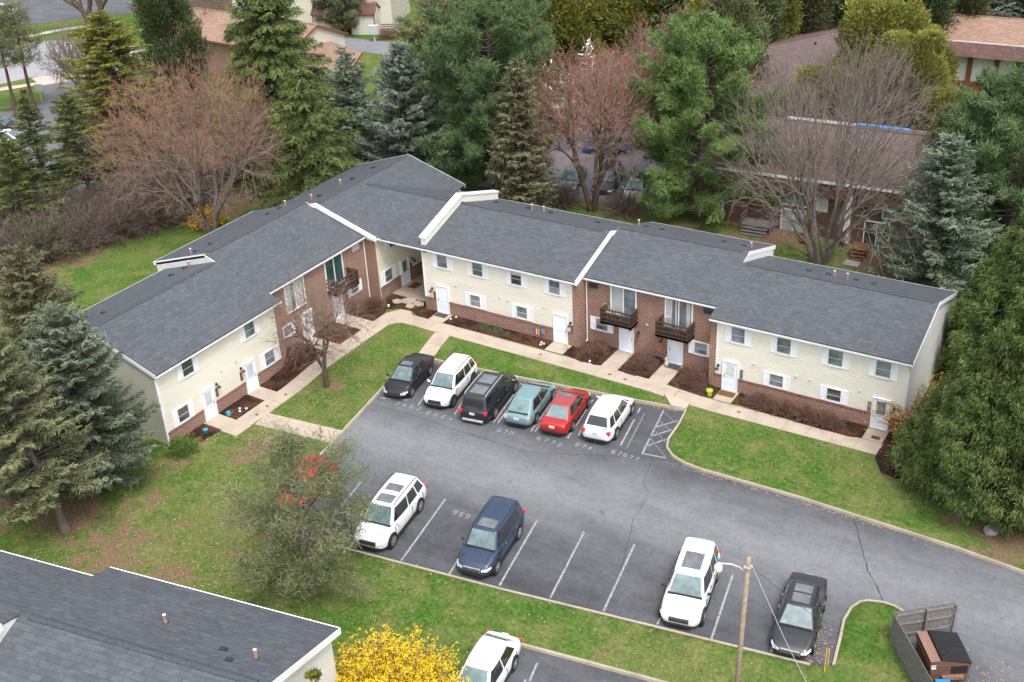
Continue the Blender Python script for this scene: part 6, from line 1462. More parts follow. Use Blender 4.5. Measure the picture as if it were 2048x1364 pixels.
# long plum-brown building behind the spreading bare tree
t, r = house('apartment_building', 'long two-storey brown-roofed building behind the spreading bare tree', -27.6, 93.3, 3.5, 22, 14.6, 5.3, 2.2, 'brick_dark', 'shingle_brown')
yf = -7.3+.45
m = MB()
for a, b in ((-11,-4.0),(-3.4,3.2),(3.9,11)): m.hexa([(a,yf-.55,3.9),(b,yf-.55,3.9),(b,yf+.02,3.9),(a,yf+.02,3.9),(a,yf-.35,5.25),(b,yf-.35,5.25),(b,yf+.02,5.25),(a,yf+.02,5.25)])
m.build('shingled_overhang', 'shingle_plum', t)
for a in (-9.3,-2.2,4.6,8.4): hwin(t, a, a+1.9, .3, 2.25, yf, 'window_curtain' if a in (-2.2, 8.4) else 'window_dark', name='sliding_door')
for a in (-2.4,5.9): hwin(t, a, a+2.2, 2.75, 3.85, yf, 'window_glass')
m = MB(); m.box(-5.2,-3.9,yf-.06,yf,2.7,4.0); m.box(.4,1.5,yf-.06,yf,2.5,3.9); build_each(m, 'wall_panel', 'curtain', t)
m = MB(); m.box(2.9,3.4,yf-.12,yf-.02,0,4.6); m.box(8.6,8.75,yf-.7,yf-.55,.2,4.2); build_each(m, 'post', 'trim_white', t)
m = MB(); m.box(-4.6, 4.6, 1.0, 1.6, 7.10, 7.3); m.build('roof_flashing', 'galv', r)
m = MB(); m.box(1.5, 5.8, .5, .95, 7.48, 7.60); o = m.build('blue_tarp', 'blue_tarp', r)
def stoop(label, x, y, rz, w=1.6, rail=True, mat='wood_brown', steps=3):
    t = thing('wooden_stoop', (x, y, lawnz(x, y)-.02), math.radians(rz), label, 'wooden steps', 'wooden stoops of the brown building'); m = MB(); m.box(-w/2, w/2, 0, 1.5, .55, .65); m.build('deck', mat, t)
    for i in range(steps):
        m = MB(); m.box(-w*.4, w*.4, -.3-.28*i, -.02-.28*i, .42-.17*i, .48-.17*i); m.build('step', mat, t)
    m = MB()
    for a in (-w/2, w/2-.1): m.box(a, a+.1, 0, .1, 0, 1.5 if rail else .6); m.box(a, a+.1, 1.4, 1.5, 0, 1.5 if rail else .6)
    if rail:
        for a in (-w/2, w/2-.1): m.box(a+.02, a+.08, .1, 1.4, 1.38, 1.46); m.box(a+.02, a+.08, .1, 1.4, 1.0, 1.06)
    build_each(m, 'post', mat, t)
stoop('weathered wooden steps with handrails at the left end of the brown building', -31.0, 84.7, 3.5, 2.6, mat='wood_grey'); stoop('plain brown wooden steps without rails, right of the bare tree trunk', -22.3, 84.4, 3.5, 1.4, False)
m = MB(); m.box(-.6,.6,-.5,.5,0,.06); o = m.build('step_pad', 'boulder'); o.location = (-22.3, 82.9, .16); tag(o, 'flat grey stone pad before the plain brown steps', 'stone pad')
t0 = thing('lounge_chair', (-24.0, 86.0, .75), 1.0, 'tan folding seat beside the sliding door of the brown building', 'chair'); box_obj('seat', 'dumpster_top', t0, -.35,.35,-.5,.5,.0,.06); box_obj('leg', 'wood_grey', t0, -.3,-.25,-.45,-.4,-.6,0); box_obj('leg', 'wood_grey', t0, .25,.3,.4,.45,-.6,0)
t0 = thing('plastic_chair', (-26.9, 84.6, .15), .4, 'faded red plastic chair behind the trunks of the bare tree', 'chair'); box_obj('seat', 'roof_red', t0, -.25,.25,-.25,.25,.38,.44); box_obj('backrest', 'roof_red', t0, -.25,.25,.2,.26,.44,.95)
for a, b in ((-.22,-.22),(.18,-.22),(-.22,.18),(.18,.18)): box_obj('leg', 'roof_red', t0, a, a+.04, b, b+.04, 0, .38)
# far brown roof
t, r = house('apartment_building', 'far brown-roofed building set askew behind the bare trees', -40.2, 117.2, 61, 21, 15.4, 5.3, 2.3, 'brick_dark', 'shingle_brown', trim='concrete_pale')
yf = -7.7+.45
m = MB(); m.box(-6.6,-5.0,yf-.05,yf,.5,4.9); m.box(-3.4,-1.9,yf-.05,yf,2.6,4.9); m.box(1.2,2.8,yf-.05,yf,.5,4.9); m.box(4.8,6.4,yf-.05,yf,.5,4.9); build_each(m, 'white_wall_panel', 'trim_white', t)
for a in (-4.9,-.9,3.2,7.0): hwin(t, a, a+1.2, 2.9, 4.4, yf, 'window_dark'); hwin(t, a, a+1.2, .4, 2.2, yf, 'window_dark', name='door')
for a, c in ((-5, 2.2), (2, 1.4)):
    m = MB(); m.lathe(a, -c, [(.12, 6.6), (.12, 7.4)], 8); m.build('roof_pipe', 'metal_dark', r)
# tan hipped roof at the top right
t, r = house('apartment_building', 'tan-roofed building with white and brown walls at the top right', -18.0, 134.6, 2, 23, 9.8, 6.0, 1.55, 'trim_white', 'shingle_tan', oh=.5)
m = MB()
m.hexa([(-11.9,-5.9,4.6),(11.9,-5.9,4.6),(11.9,-4.3,4.6),(-11.9,-4.3,4.6),(-11.5,-5.0,5.9),(11.5,-5.0,5.9),(11.5,-4.3,5.9),(-11.5,-4.3,5.9)]); m.build('shingled_overhang', 'shingle_plum', t)
yf = -4.4
for a in (-9.6,-2.4,4.0): hwin(t, a, a+1.6, 2.9, 4.4, yf, 'window_glass')
m = MB()
for a in (-11.2,-7.0,-4.3,.4,2.9,7.1): m.box(a, a+.5, yf-.3, yf, 0, 4.6)
m.box(-11, 11, yf-.06, yf-.01, 0, 1.6); m.build('brown_panel', 'red_trim', t)
for a in (-5.2, 1.0):
    m = MB(); m.lathe(a, .8, [(.35, 7.0), (.35, 7.6), (.5, 7.65), (.5, 7.85), (.2, 8.0)], 10); m.build('roof_ventilator', 'wood_dark', r)
# tan-roofed house top left
t, r = house('house', 'tan-roofed house with white gable wall and red trim, behind the cone-laden spruce', -106.2, 106.0, -3, 22.5, 10.4, 4.9, 2.2, 'brick', 'shingle_tan', trim='red_trim', gablem='siding_cream', cat='house')
hwin(t, -10.4, -8.2, 2.4, 4.2, -4.75, 'window_glass'); hwin(t, 3.0, 4.6, 2.6, 4.2, -4.75)
t, r = house('garage_wing', 'lower tan-roofed wing in front of the white gable wall', -92.9, 101.4, -62, 13, 9.5, 3.1, 1.7, 'siding_cream', 'shingle_tan', trim='red_trim', cat='house')
# white townhouse at the top
t, r = house('townhouse', 'tall white townhouse with two small brown-roofed porches at the top of the picture', -114.8, 129.2, 22, 24, 11, 10, 2.4, 'siding_cream', 'shingle_brown', trim='red_trim', cat='house')
for a in (2.8, 9.0): hwin(t, a, a+1.7, 5.6, 7.4, -5.05)
for a in (1.2, 6.6):
    m = MB(); v = [(a,-8.2,-.1),(a+3.4,-8.2,-.1),(a+3.4,-5.0,-.1),(a,-5.0,-.1),(a,-8.2,3.3),(a+3.4,-8.2,3.3),(a+3.4,-5.0,3.3),(a,-5.0,3.3)]
    m.hexa(v, 'siding_cream'); m.faces([(a+3.4,-8.2,3.3),(a+3.4,-5.0,3.3),(a+3.4,-6.6,4.3),(a,-8.2,3.3),(a,-5.0,3.3),(a,-6.6,4.3)], [(0,1,2),(5,4,3)], 'siding_cream'); p = m.build('porch', None, t)
    m = MB()
    for c0, c1 in ((-8.5,-6.6),(-4.7,-6.6)): m.hexa([(a-.2,c0,3.12),(a+3.6,c0,3.12),(a+3.6,c1,4.3),(a-.2,c1,4.3),(a-.2,c0,3.24),(a+3.6,c0,3.24),(a+3.6,c1,4.42),(a-.2,c1,4.42)])
    m.build('porch_roof', 'shingle_plum', p); m = MB(); m.box(a+3.42,a+3.52,-8.3,-8.2,0,3.2); m.box(a+.0,a+.1,-8.32,-8.22,0,3.2); m.build('downspout', 'red_trim', p)
t0 = thing('utility_box', (-100.2, 122.4, .12), .3, 'pale grey meter box on a post before the townhouse porch', 'utility box'); box_obj('post', 'galv', t0, -.12,.12,-.12,.12,0,1.3); box_obj('box', 'galv', t0, -.7,.7,-.4,.4,1.3,2.5, bevel=.03)
ts = thing('slat_fence', (-100.4, 127.2, .12), math.radians(22), 'low grey slatted fence beside the townhouse porch', 'fence')
for i in range(5): box_obj('slat', 'wood_grey', ts, -2, 2, -.03, .03, .2+i*.3, .36+i*.3)
tree('forsythia_bush', mesh_bush(70, 1.8, 1.7, 'twigs_brown', 'petals_yellow', stems=140, leaves=6000, blade=(.16,.10)), -96.8, 127.6, 'round bright yellow bush at the townhouse corner', 'forsythia', names=('stems','flowers'))
tree('brown_shrub', mesh_bush(71, 1.5, 1.6, 'twigs_brown', 'buds_red', stems=200, leaves=1500), -99.4, 124.6, 'dark russet shrub beside the pale meter box', 'shrub', names=('stems','leaves'))
t, r = house('shed', 'small grey-roofed white building glimpsed at the top between the pines', -60.0, 136, 20, 6, 6, 5.0, 1.4, 'siding_cream', 'shingle_brown', cat='house'); hwin(t, -.6, .6, 1.5, 3, -2.55)
# grey-roofed building at the bottom left
a0 = math.radians(9.8)
t = thing('apartment_building', (-27.56, 27.08, 0), a0, 'grey-shingled building with white gable in the lower left corner', 'apartment building')
# local: x along eave (towards -x), y = -depth
shg = [c for c in ()]
def rot_shingle():
    m_ = M['shingle_x'].copy(); m_.name = 'shingle_turned'; M['shingle_turned'] = m_; nt = m_.node_tree
    g = [n for n in nt.nodes if n.type == 'SEPXYZ'][0]; mp = nd(nt, 'ShaderNodeMapping'); mp.inputs['Rotation'].default_value = (0, 0, -a0); gg = [n for n in nt.nodes if n.type == 'NEW_GEOMETRY'][0]
    nt.links.new(gg.outputs['Position'], mp.inputs['Vector']); nt.links.new(mp.outputs[0], g.inputs[0])
rot_shingle()
for (x0, x1, yo, ze) in ((-12.3, .05, 0, 5.4), (-26, -12.3, -1.06, 5.73)):
    half = 5.2; zr = ze+PITCH*half
    m = MB(); zt = ze+PITCH*.3-.1; v = [(a, yo+c, z) for a in (x0+.02+(.3 if x0 < -20 else 0), x1-(.32 if x1 > 0 else .02)) for c, z in ((-.3, -.1), (-10.1, -.1), (-10.1, zt), (-5.2, zt+PITCH*4.9), (-.3, zt))]
    m.faces(v, [(0,1,2,3,4), (9,8,7,6,5), (0,4,9,5), (1,6,7,2), (0,5,6,1), (2,7,8,3), (3,8,9,4)]); m.build('wall', 'siding_white', t)
    m = MB()
    for c in (0, -10.4): m.hexa([(x0, yo+c, ze-.1), (x1, yo+c, ze-.1), (x1, yo-5.2, zr-.1), (x0, yo-5.2, zr-.1), (x0, yo+c, ze), (x1, yo+c, ze), (x1, yo-5.2, zr), (x0, yo-5.2, zr)])
    rf = m.build('roof', 'shingle_turned', t)
    m = MB()
    for sg in (-1, 1): m.hexa([(x0+.5, yo-5.2+sg*.18, zr-PITCH*.18), (x1-.5, yo-5.2+sg*.18, zr-PITCH*.18), (x1-.5, yo-5.2, zr), (x0+.5, yo-5.2, zr), (x0+.5, yo-5.2+sg*.18, zr-.01), (x1-.5, yo-5.2+sg*.18, zr-.01), (x1-.5, yo-5.2, zr+.06), (x0+.5, yo-5.2, zr+.06)])
    m.build('ridge_cap', 'ridge_shingle', rf)
    m = MB(); m.box(x0, x1, yo-.01, yo+.07, ze-.12, ze-.015); m.box(x0, x1, yo-10.47, yo-10.39, ze-.12, ze-.015)
    build_each(m, 'gutter', 'trim_white', rf)
    m = MB()
    for a, b in (((x1+.002, x1+.05),) if x1 > 0 else ((x1-.0+.002, x1+.06),)):
        for c in (0, -10.4):
            if x1 < 0 and c == 0: continue
            m.hexa([(a, yo+c, ze-.3), (b, yo+c, ze-.3), (b, yo-5.2, zr-.3), (a, yo-5.2, zr-.3), (a, yo+c, ze+.02), (b, yo+c, ze+.02), (b, yo-5.2, zr+.02), (a, yo-5.2, zr+.02)])
    m.build('rake_board', 'trim_white', rf)
for lx, ly in ((-6.55,-3.05),(-1.55,-3.7),(-13.6,-7.5)):
    z = 5.4+PITCH*(-ly) if lx > -12.3 else 6.6
    m = MB(); m.lathe(lx, ly, [(.08, z-.1), (.08, z+.42), (.09, z+.47)], 10, 'copper_pipe'); m.lathe(lx, ly, [(.15, z-.05), (.11, z+.05)], 10, 'ridge_shingle'); m.lathe(lx, ly, [(.075, z+.472), (.06, z+.48)], 10, 'trim_white'); m.build('vent_pipe', None, t)
for lx, ly in ((-3.1,-3.75),(-2.4,-4.35)):
    z = 5.4+PITCH*(-ly); m = MB(); m.box(lx-.14, lx+.14, ly-.1, ly+.1, z-.05, z+.08); m.build('roof_vent', 'metal_dark', t)

# ---------------------------------------------------------------- street furniture and small things
t = thing('utility_pole', (-12.2, 34.2, .05), 0, 'tan wooden utility pole with a curved lamp arm standing before the parked cars', 'utility pole')
tp = Vector((.14, .23, 10.1)); m = MB(); m.tube([(0,0,0), tuple(tp*.5), tuple(tp)], [.125, .11, .095], 12); m.build('pole', 'wood_pole', t, smooth=True)
la = Vector((-.78, -.62, 9.95)); rt_ = Vector((.05, .12, 9.35))
m = MB(); m.tube([tuple(rt_), (-.12, 0, 9.62), (-.38, -.25, 9.86), (-.72, -.56, 10.0)], .035, 8); arm = m.build('lamp_arm', 'galv', t, smooth=True)
m = MB(); m.lathe(la.x, la.y, [(.05, 10.10), (.07, 10.06), (.08, 9.97), (.16, 9.90), (.17, 9.70), (.14, 9.66)], 14); m.build('lamp_head', 'white_plastic', arm, smooth=True)
m = MB(); m.lathe(la.x, la.y, [(.055, 10.12), (.06, 10.24), (.03, 10.26)], 10); m.build('photocell', 'blue_plastic', arm)
m = MB(); m.box(.0, .25, .1, .2, 9.55, 9.63); m.lathe(.27, .2, [(.04, 9.6), (.05, 9.72)], 8); m.build('bracket', 'galv', t)
m = MB(); m.tube([(-11.92, 34.45, 9.75), (-10.6, 35.2, 5.9), (-9.2, 36.0, 2.2), (-8.3, 36.55, .1)], .016, 5); o = m.build('guy_wire', 'galv'); tag(o, 'thin steel guy wire running from the pole top down to the lawn', 'wire')
m = MB(); m.tube([(-11.95, 34.5, 9.6), (-9.5, 34.9, 7.9), (-6, 35.5, 6.4), (0, 36.5, 6.3)], .009, 5); o = m.build('cable', 'metal_dark'); tag(o, 'thin dark cable leading right from the top of the pole', 'cable')
t = thing('marker_post', (-9.98, 39.98, .05), 0, 'pair of thin yellow marker rods by the lower kerb end', 'marker post')
for dx in (-.05, .06): box_obj('rod', 'yellow_paint', t, dx-.018, dx+.018, -.02, .02, 0 if dx < 0 else .5, 1.55)
# board fence round the bin
def boardfence(label, p0, p1, h, outside, loc=(0,0)):
    a = Vector(p0); b = Vector(p1); L = (b-a).length; ang = math.atan2((b-a).y, (b-a).x)
    t = thing('board_fence', (a.x, a.y, .02), ang, label, 'fence', 'grey board fences round the brown bin'); n = int(L/.152)
    s = outside; m = MB()
    for i in range(n):
        x = i*.152; top = h+rnd.uniform(-.012, .012); y0, y1 = sorted((s*.03, s*.055)); e = .03
        m.faces([(x+.004,y0,.03),(x+.146,y0,.03),(x+.146,y1,.03),(x+.004,y1,.03),(x+.004,y0,top-e),(x+.146,y0,top-e),(x+.146,y1,top-e),(x+.004,y1,top-e),(x+.03,y0,top),(x+.12,y0,top),(x+.12,y1,top),(x+.03,y1,top)],
                [(0,1,5,9,8,4),(3,7,11,10,6,2),(0,4,7,3),(1,2,6,5),(4,8,11,7),(8,9,10,11),(9,5,6,10)])
    m.build('boards', 'wood_grey', t)
    for z in (.3, .95, 1.55):
        y0, y1 = sorted((s*.028, -s*.03)); box_obj('rail', 'wood_grey', t, 0, L, y0, y1, z-.045, z+.045)
    for q in (0, L/2, L-.1): y0, y1 = sorted((-s*.031, -s*.13)); box_obj('post', 'wood_grey', t, q, q+.1, y0, y1, 0, h-.05)
boardfence('long grey board fence on the lawn side of the brown bin', (-7.98, 43.45), (-2.3, 36.15), 1.78, -1)
boardfence('short grey board fence behind the brown bin', (-7.98, 43.52), (-5.66, 45.62), 1.78, 1)
t = thing('dumpster', (-5.55, 42.95, 0), math.radians(-57), 'brown steel dumpster with black ribbed lids inside the board fence', 'dumpster')
m = MB(); hx, hy = .98, .92
m.faces([(-hx,-hy+.12,.15),(hx,-hy+.12,.15),(hx,hy-.1,.15),(-hx,hy-.1,.15),(-hx,-hy,1.30),(hx,-hy,1.30),(hx,hy,1.12),(-hx,hy,1.12),(-hx,-hy+.48,1.40),(hx,-hy+.48,1.40)], [(3,2,1,0),(0,1,5,4),(1,2,6,9,5),(2,3,7,6),(3,0,4,8,7)]); m.build('bin_body', 'dumpster_brown', t)
box_obj('front_ledge', 'dumpster_top', t, -hx, hx, -hy-.0, -hy+.46, 1.315, 1.345) 
m = MB(); m.box(-hx-.02, hx+.02, -hy-.05, hy+.05, .28, .36); m.box(-hx-.03, hx+.03, -hy-.03, hy+.03, 1.05, 1.10); m.build('steel_band', 'dumpster_brown', t)
for x0, x1 in ((-.97,-.01),(.01,.97)):
    m = MB(); m.hexa([(x0,-hy+.5,1.40),(x1,-hy+.5,1.40),(x1,hy+.04,1.14),(x0,hy+.04,1.14),(x0,-hy+.5,1.43),(x1,-hy+.5,1.43),(x1,hy+.04,1.17),(x0,hy+.04,1.17)]); lid = m.build('lid', 'black_plastic', t)
    m = MB(); x = x0+.05
    while x < x1-.06: m.hexa([(x,-hy+.52,1.43),(x+.055,-hy+.52,1.43),(x+.055,hy,1.175),(x,hy,1.175),(x+.01,-hy+.56,1.465),(x+.045,-hy+.56,1.465),(x+.045,hy-.04,1.212),(x+.01,hy-.04,1.212)]); x += .118
    m.build('lid_ribs', 'metal_dark', lid); m = MB(); c = (x0+x1)/2; m.box(c-.12, c+.12, -hy+.56, -hy+.76, 1.42, 1.475); m.build('lid_handle', 'black_plastic', lid, bevel=.02)
box_obj('side_pocket', 'dumpster_top', t, hx, hx+.16, -.35, .62, .35, .52); m = MB(); m.box(hx+.001, hx+.02, .05, .80, .62, 1.02); 
for i in range(7): m.box(hx+.02, hx+.05, .07+i*.105, .12+i*.105, .62, 1.02)
m.build('side_grille', 'metal_dark', t); box_obj('sign_plate', 'white_plastic', t, hx-.02, hx+.025, -.88, -.66, .92, 1.12)
for sx in (-.7, .7):
    for sy in (-.6, .6): m = MB(); m.box(sx-.05, sx+.05, sy-.08, sy+.08, 0, .16); m.build('caster', 'rubber', t)
t = thing('recycling_bin', (-5.05, 41.35, 0), .5, 'blue plastic bin just below the brown dumpster', 'bin'); m = MB(); m.hexa([(-.25,-.25,0),(.25,-.25,0),(.25,.25,0),(-.25,.25,0),(-.3,-.3,.55),(.3,-.3,.55),(.3,.3,.55),(-.3,.3,.55)]); m.build('tub', 'blue_plastic', t); box_obj('lid', 'blue_plastic', t, -.33,.33,-.33,.33,.552,.60, bevel=.02)
def rock(name, label, cat, x, y, z, r, mat, group=None, seed=1):
    rg = np.random.default_rng(seed); import bmesh
    bm = bmesh.new(); bmesh.ops.create_icosphere(bm, subdivisions=2, radius=r)
    for v in bm.verts: v.co *= 1+rg.uniform(-.14, .14); v.co.z *= .75
    me = bpy.data.meshes.new(name); bm.to_mesh(me); bm.free(); me.materials.append(M[mat]); o = bpy.data.objects.new(name, me); COL.objects.link(o); o.location = (x, y, z+r*.45); return tag(o, label, cat, group)
rock('boulder', 'pale grey boulder at the foot of the huge spruce', 'boulder', -5.7, 53.9, .1, .38, 'boulder', seed=2)
for i, (x, y) in enumerate([(-50.7,44.1),(-50.45,43.85),(-50.3,44.3),(-45.0,60.35),(-44.8,60.75),(-37.15,60.05),(-37.25,60.35),(-37.0,60.25),(-33.0,59.6)]):
    rock('garden_stone', 'small white stone or bulb light lying in a mulch bed beside the walk', 'stone', x, y, lawnz(x, y)+.04, .085, 'stone_white', 'white garden stones', i)
def matt(x, y, w, d, mat, label): m = MB(); m.box(-w/2, w/2, -d/2, d/2, 0, .02); o = m.build('doormat', mat, bevel=.004); o.location = (x, y, lawnz(x, y)+.045); tag(o, label, 'doormat')
matt(-46.0, 60.55, .95, .55, 'mat_grey', 'grey doormat at the first right-wing door beside the passage'); matt(-27.75, 61.55, 1.0, .55, 'mat_grey', 'black doormat before the brick-walled door with the dog-shaped pot'); matt(-23.4, 60.45, 1.05, .6, 'mat_brown', 'brown coir doormat at the first door of the right yellow block'); matt(-50.75, 63.75, .7, 1.0, 'mat_brown', 'brown doormat at the door inside the passage'); matt(-48.2, 64.2, .5, .9, 'mat_brown', 'rust-coloured mat against the inner passage wall')
for x, y in [(-36.5,58.9),(-31.0,58.7),(-29.8,58.6),(-21.9,58.8),(-49.3,45.2),(-49.2,44.1),(-49.2,46.9),(-49.4,48.0),(-43.8,44.1),(-12.9+.0,58.6)]:
    m = MB(); m.box(-.11, .11, -.07, .07, 0, .008); o = m.build('drain_cover', 'drain'); o.location = (x, y, lawnz(x, y)+.044); tag(o, 'small rusty drain cover set in the sidewalk', 'drain cover', 'drain covers in the sidewalk')
m = MB(); m.box(-.25, .25, -.16, .16, 0, .01); o = m.build('drain_cover', 'drain'); o.location = (-13.6, 59.9, lawnz(-13.6, 59.9)+.044); tag(o, 'larger rust-brown cover in front of the last door on the right', 'drain cover')
def pot(label, x, y, z, r, h, mat, name='flower_pot'):
    t = thing(name, (x, y, z), 0, label, 'pot'); m = MB(); m.lathe(0, 0, [(r*.7, 0), (r, h*.9), (r*1.12, h*.9), (r*1.12, h), (r*.9, h)], 14); m.build('pot', mat, t, smooth=False); m = MB(); m.lathe(0, 0, [(r*.85, h*.8), (r*.85, h*.93)], 14); m.build('soil', 'crack', t)
pot('lime-green flower pot in the mulch bed left of the first door of the right block', -24.3, 59.75, lawnz(-24.3,59.75)+.03, .20, .42, 'lime')
pot('small teal pot left of the first door of the left wing', -50.7, 41.0, .16, .15, .2, 'teal'); pot('white round jar standing in the corner mulch bed', -50.35, 59.85, lawnz(-50.35,59.85)+.03, .09, .2, 'stone_white')
t = thing('watering_can', (-50.75, 43.15, .2), .8, 'pale blue watering can beside the second door pad of the left wing', 'watering can'); m = MB(); m.lathe(0, 0, [(.13, 0), (.15, .03), (.13, .26), (.07, .29)], 12); m.build('can', 'teal', t); m = MB(); m.tube([(.12,0,.06),(.26,0,.2),(.32,0,.32)], .02, 6); m.build('spout', 'teal', t); m = MB(); m.tube([(-.1,0,.08),(-.22,0,.18),(-.1,0,.28)], .015, 6); m.build('handle', 'teal', t)
t = thing('storage_crate', (-28.95, 61.65, .47), 0, 'black open crate against the brick wall left of the balcony door', 'crate'); m = MB(); m.box(-.3,.3,-.18,.18,0,.03); m.box(-.3,-.27,-.18,.18,.03,.3); m.box(.27,.3,-.18,.18,.03,.3); m.box(-.27,.27,-.18,-.15,.03,.3); m.box(-.27,.27,.15,.18,.03,.3); m.build('tub', 'black_plastic', t); box_obj('rim', 'rim_dark', t, -.32,.32,-.2,-.181,.26,.31)
t = thing('garden_statue', (-28.15, 61.45, .47), 0, 'stone-coloured seated dog statue at the right side of the black crate', 'statue'); m = MB(); m.lathe(0, 0, [(.16, 0), (.17, .2), (.11, .42), (.07, .5)], 10); m.build('torso', 'concrete_pale', t, smooth=True); m = MB(); m.lathe(0, -.04, [(.05, .48), (.10, .54), (.10, .62), (.05, .68)], 10); m.build('head', 'concrete_pale', t, smooth=True); box_obj('muzzle', 'concrete_pale', t, -.04,.04,-.2,-.1,.53,.59, bevel=.01)
def flag(label, x, y, stripes, w=.36, h=.46):
    z0 = lawnz(x, y); t = thing('garden_flag', (x, y, z0), 0, label, 'garden flag', 'garden flags'); m = MB(); m.tube([(-w/2-.03,0,0),(-w/2-.03,0,.95),(w/2,0,.95)], .009, 6); m.build('stand', 'metal_dark', t); m = MB(); n = len(stripes)
    for i, c in enumerate(stripes): m.box(-w/2+w*i/n, -w/2+w*(i+1)/n, -.006, .006, .93-h, .93, c)
    m.build('cloth', None, t)
flag('small rainbow-striped garden flag beside the second door of the middle block', -37.75, 60.6, ['purple','blue_plastic','stone_white','red_plastic','orange','yellow_paint'])
flag('small blue garden flag right of the rainbow one', -37.35, 60.75, ['blue_plastic','blue_tarp','blue_plastic','orange'], .3, .38)
t = thing('butterfly_ornament', (-35.1, 60.25, lawnz(-35.1,60.25)), .3, 'yellow and orange butterfly stake at the foot of the brick pier', 'garden ornament'); m = MB(); m.tube([(0,0,0),(0,0,.3)], .008, 6); m.build('stake', 'metal_dark', t)
for s in (-1, 1):
    m = MB(); m.faces([(0,0,.30),(s*.10,-.08,.34),(s*.24,-.05,.36),(s*.26,.06,.38),(s*.12,.12,.36),(0,.03,.32)]+[(0,0,.31),(s*.10,-.08,.35),(s*.24,-.05,.37),(s*.26,.06,.39),(s*.12,.12,.37),(0,.03,.33)], [(0,1,2,3,4,5),(6,7,8,9,10,11)]+[(i,(i+1)%6,6+(i+1)%6,6+i) for i in range(6)]); m.build('wing', 'yellow_paint' if s > 0 else 'orange', t)
for x, y, l in ((-28.75, 61.93, 'orange wind ornament hanging below the lamp left of the balcony door'), (-30.5, 61.9, 'pale wind chime hanging below the lamp between the balconies')):
    t = thing('wind_chime', (x, y, 1.75), 0, l, 'wind chime'); box_obj('top', 'orange' if 'orange' in l else 'wood_pole', t, -.08,.08,-.02,.06,0,.05)
    for dx in (-.05, 0, .05): m = MB(); m.tube([(dx,.02,-.02),(dx,.02,-.35-abs(dx)*2)], .012, 6); m.build('tube', 'orange' if 'orange' in l else 'wood_pole', t)
t = thing('pumpkin_ornament', (-28.95, 61.9, 1.15), 0, 'small orange ornament on the brick wall under the wind ornament', 'ornament'); m = MB(); m.lathe(0, .05, [(.03,0),(.09,.06),(.09,.14),(.03,.2)], 10); m.build('ball', 'orange', t, smooth=True)
# chairs on the balconies
def chair(label, x, y, z, rz, mat, fan=False):
    t = thing('balcony_chair', (x, y, z), rz, label, 'chair'); box_obj('seat', mat, t, -.24,.24,-.22,.22,.40,.44)
    for a, b in ((-.22,-.2),(.18,-.2),(-.22,.16),(.18,.16)): box_obj('leg', mat, t, a, a+.04, b, b+.04, 0, .40)
    m = MB(); m.tube([(-.26,.22,.42),(-.30,.25,.75),(-.18,.28,.98),(0,.29,1.04),(.18,.28,.98),(.30,.25,.75),(.26,.22,.42)], .018, 6)
    for dx in (-.15,-.05,.05,.15): m.tube([(dx,.22,.42),(dx*1.1,.28,1.0-abs(dx)*.5)], .008, 5)
    m.build('backrest', mat, t)
chair('curved-back metal chair at the left of the right balcony', -28.2, 61.55, 2.98, .5, 'rim_silver'); chair('curved-back metal chair at the right of the right balcony', -27.0, 61.5, 2.98, -.6, 'rim_silver'); chair('pale slatted chair on the left balcony', -31.9, 61.6, 2.98, 2.2, 'concrete_pale'); chair('folded pale chair in the corner of the left balcony', -32.6, 61.5, 2.98, 1.2, 'concrete_pale')
# corner lawn at the top left: stump, log, street sign
t = thing('tree_stump', (-121.8, 82.46, .1), 0, 'tall cut tree stump with a pale top on the corner lawn', 'stump'); m = MB(); m.lathe(0, 0, [(.5, 0), (.38, .4), (.36, 2.3)], 12); m.build('trunk', 'bark_brown', t, smooth=True); m = MB(); m.lathe(0, 0, [(.35, 2.31), (.33, 2.34)], 12); m.build('cut_top', 'petals_amber', t)
m = MB(); m.tube([(-124.3,79.8,.35),(-122.9,81.2,.38),(-121.3,82.9,.35)], [.26,.24,.2], 8); o = m.build('log', 'bark_grey', smooth=True); tag(o, 'felled log lying beside the tall stump', 'log')
t = thing('street_sign', (-121.2, 84.2, .1), .4, 'grey sign panel on a post beside the stump', 'sign'); m = MB(); m.tube([(0,0,0),(0,0,2.5)], .05, 8); m.build('post', 'galv', t); box_obj('panel', 'galv', t, -.5,.5,-.03,.03,1.6,2.5)

bb = mesh_bush(80, 2.2, 1.9, 'twigs_dim', stems=200, tw=.012, sub=4)
for x, y, w in ((-50.8, 82.6, 'left of the silver car'), (-48.6, 82.9, 'in front of the silver car'), (-42.6, 83.6, 'right of the maple trunk')): tree('bare_bush', bb, x, y, 'bare tangled bush at the edge of the rear lot, '+w, 'bush', 'bare bushes before the rear lot', names=('stems','leaves'))
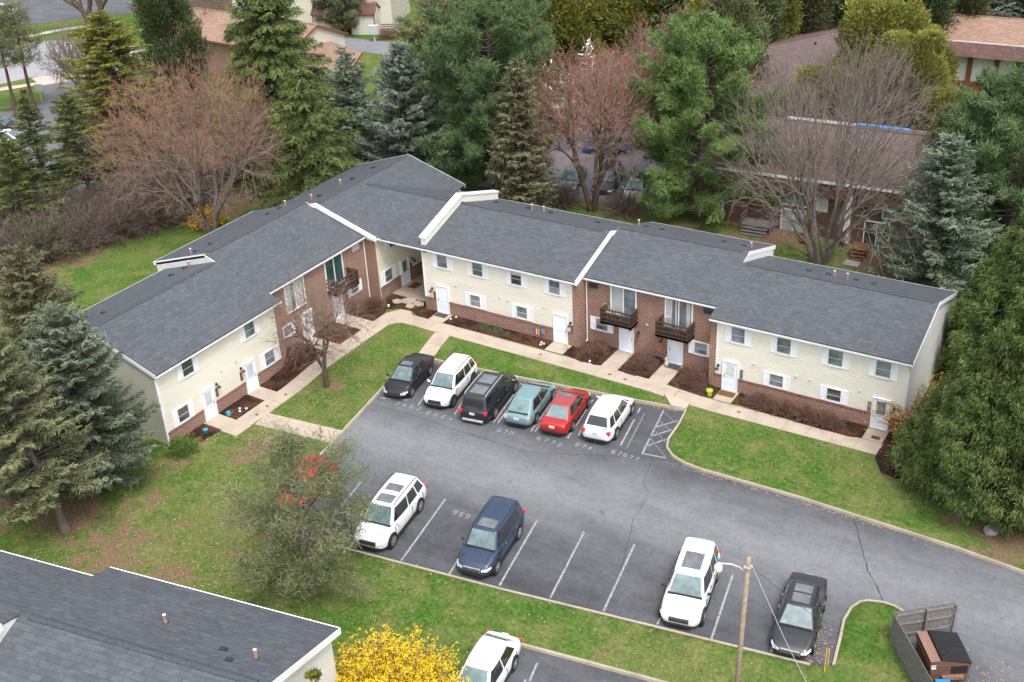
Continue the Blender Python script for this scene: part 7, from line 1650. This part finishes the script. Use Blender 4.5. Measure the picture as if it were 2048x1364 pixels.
# ---------------------------------------------------------------- camera and light
P = (2309.466, math.radians(28.981), math.radians(3.0462), math.radians(-33.3546))
f, pi_, ro, ya = P
F_ = Vector((math.sin(ya)*math.cos(pi_), math.cos(ya)*math.cos(pi_), -math.sin(pi_)))
r_ = Vector((math.cos(ya), -math.sin(ya), 0)); d_ = F_.cross(r_)
rt = r_*math.cos(ro) + d_*math.sin(ro); dn = -r_*math.sin(ro) + d_*math.cos(ro)
cd = bpy.data.cameras.new('camera'); cam = bpy.data.objects.new('camera', cd); COL.objects.link(cam)
cam.matrix_world = Matrix(((rt.x, -dn.x, -F_.x, 0), (rt.y, -dn.y, -F_.y, 0), (rt.z, -dn.z, -F_.z, 40), (0, 0, 0, 1)))
cd.sensor_width = 36; cd.lens = 36*f/2048; cd.clip_end = 3000; cd.clip_start = .5; S.camera = cam
w = bpy.data.worlds.new('World'); S.world = w; w.use_nodes = True; nt = w.node_tree
sky = nt.nodes.new('ShaderNodeTexSky'); sky.sky_type = 'NISHITA'; sky.sun_disc = False
SUN_EL, SUN_AZ = math.radians(62), math.radians(128)
sky.sun_elevation = SUN_EL; sky.sun_rotation = SUN_AZ; sky.air_density = 1.0; sky.dust_density = 4.0; sky.ozone_density = 1.0
hs = nt.nodes.new('ShaderNodeHueSaturation'); hs.inputs['Saturation'].default_value = .45
nt.links.new(sky.outputs[0], hs.inputs['Color']); nt.links.new(hs.outputs[0], nt.nodes['Background'].inputs['Color'])
nt.nodes['Background'].inputs['Strength'].default_value = .15
sl = bpy.data.lights.new('sun', 'SUN'); sl.energy = .95; sl.angle = math.radians(14); sl.color = (1, .97, .93)
so = bpy.data.objects.new('sun', sl); COL.objects.link(so)
sd = Vector((math.sin(SUN_AZ)*math.cos(SUN_EL), math.cos(SUN_AZ)*math.cos(SUN_EL), math.sin(SUN_EL)))
so.rotation_euler = sd.to_track_quat('Z', 'Y').to_euler()
S.view_settings.view_transform = 'Standard'; S.view_settings.look = 'None'; S.view_settings.exposure = 1.0; S.view_settings.gamma = 1
S.cycles.max_bounces = 5; S.cycles.diffuse_bounces = 3; S.cycles.glossy_bounces = 3; S.cycles.transparent_max_bounces = 4
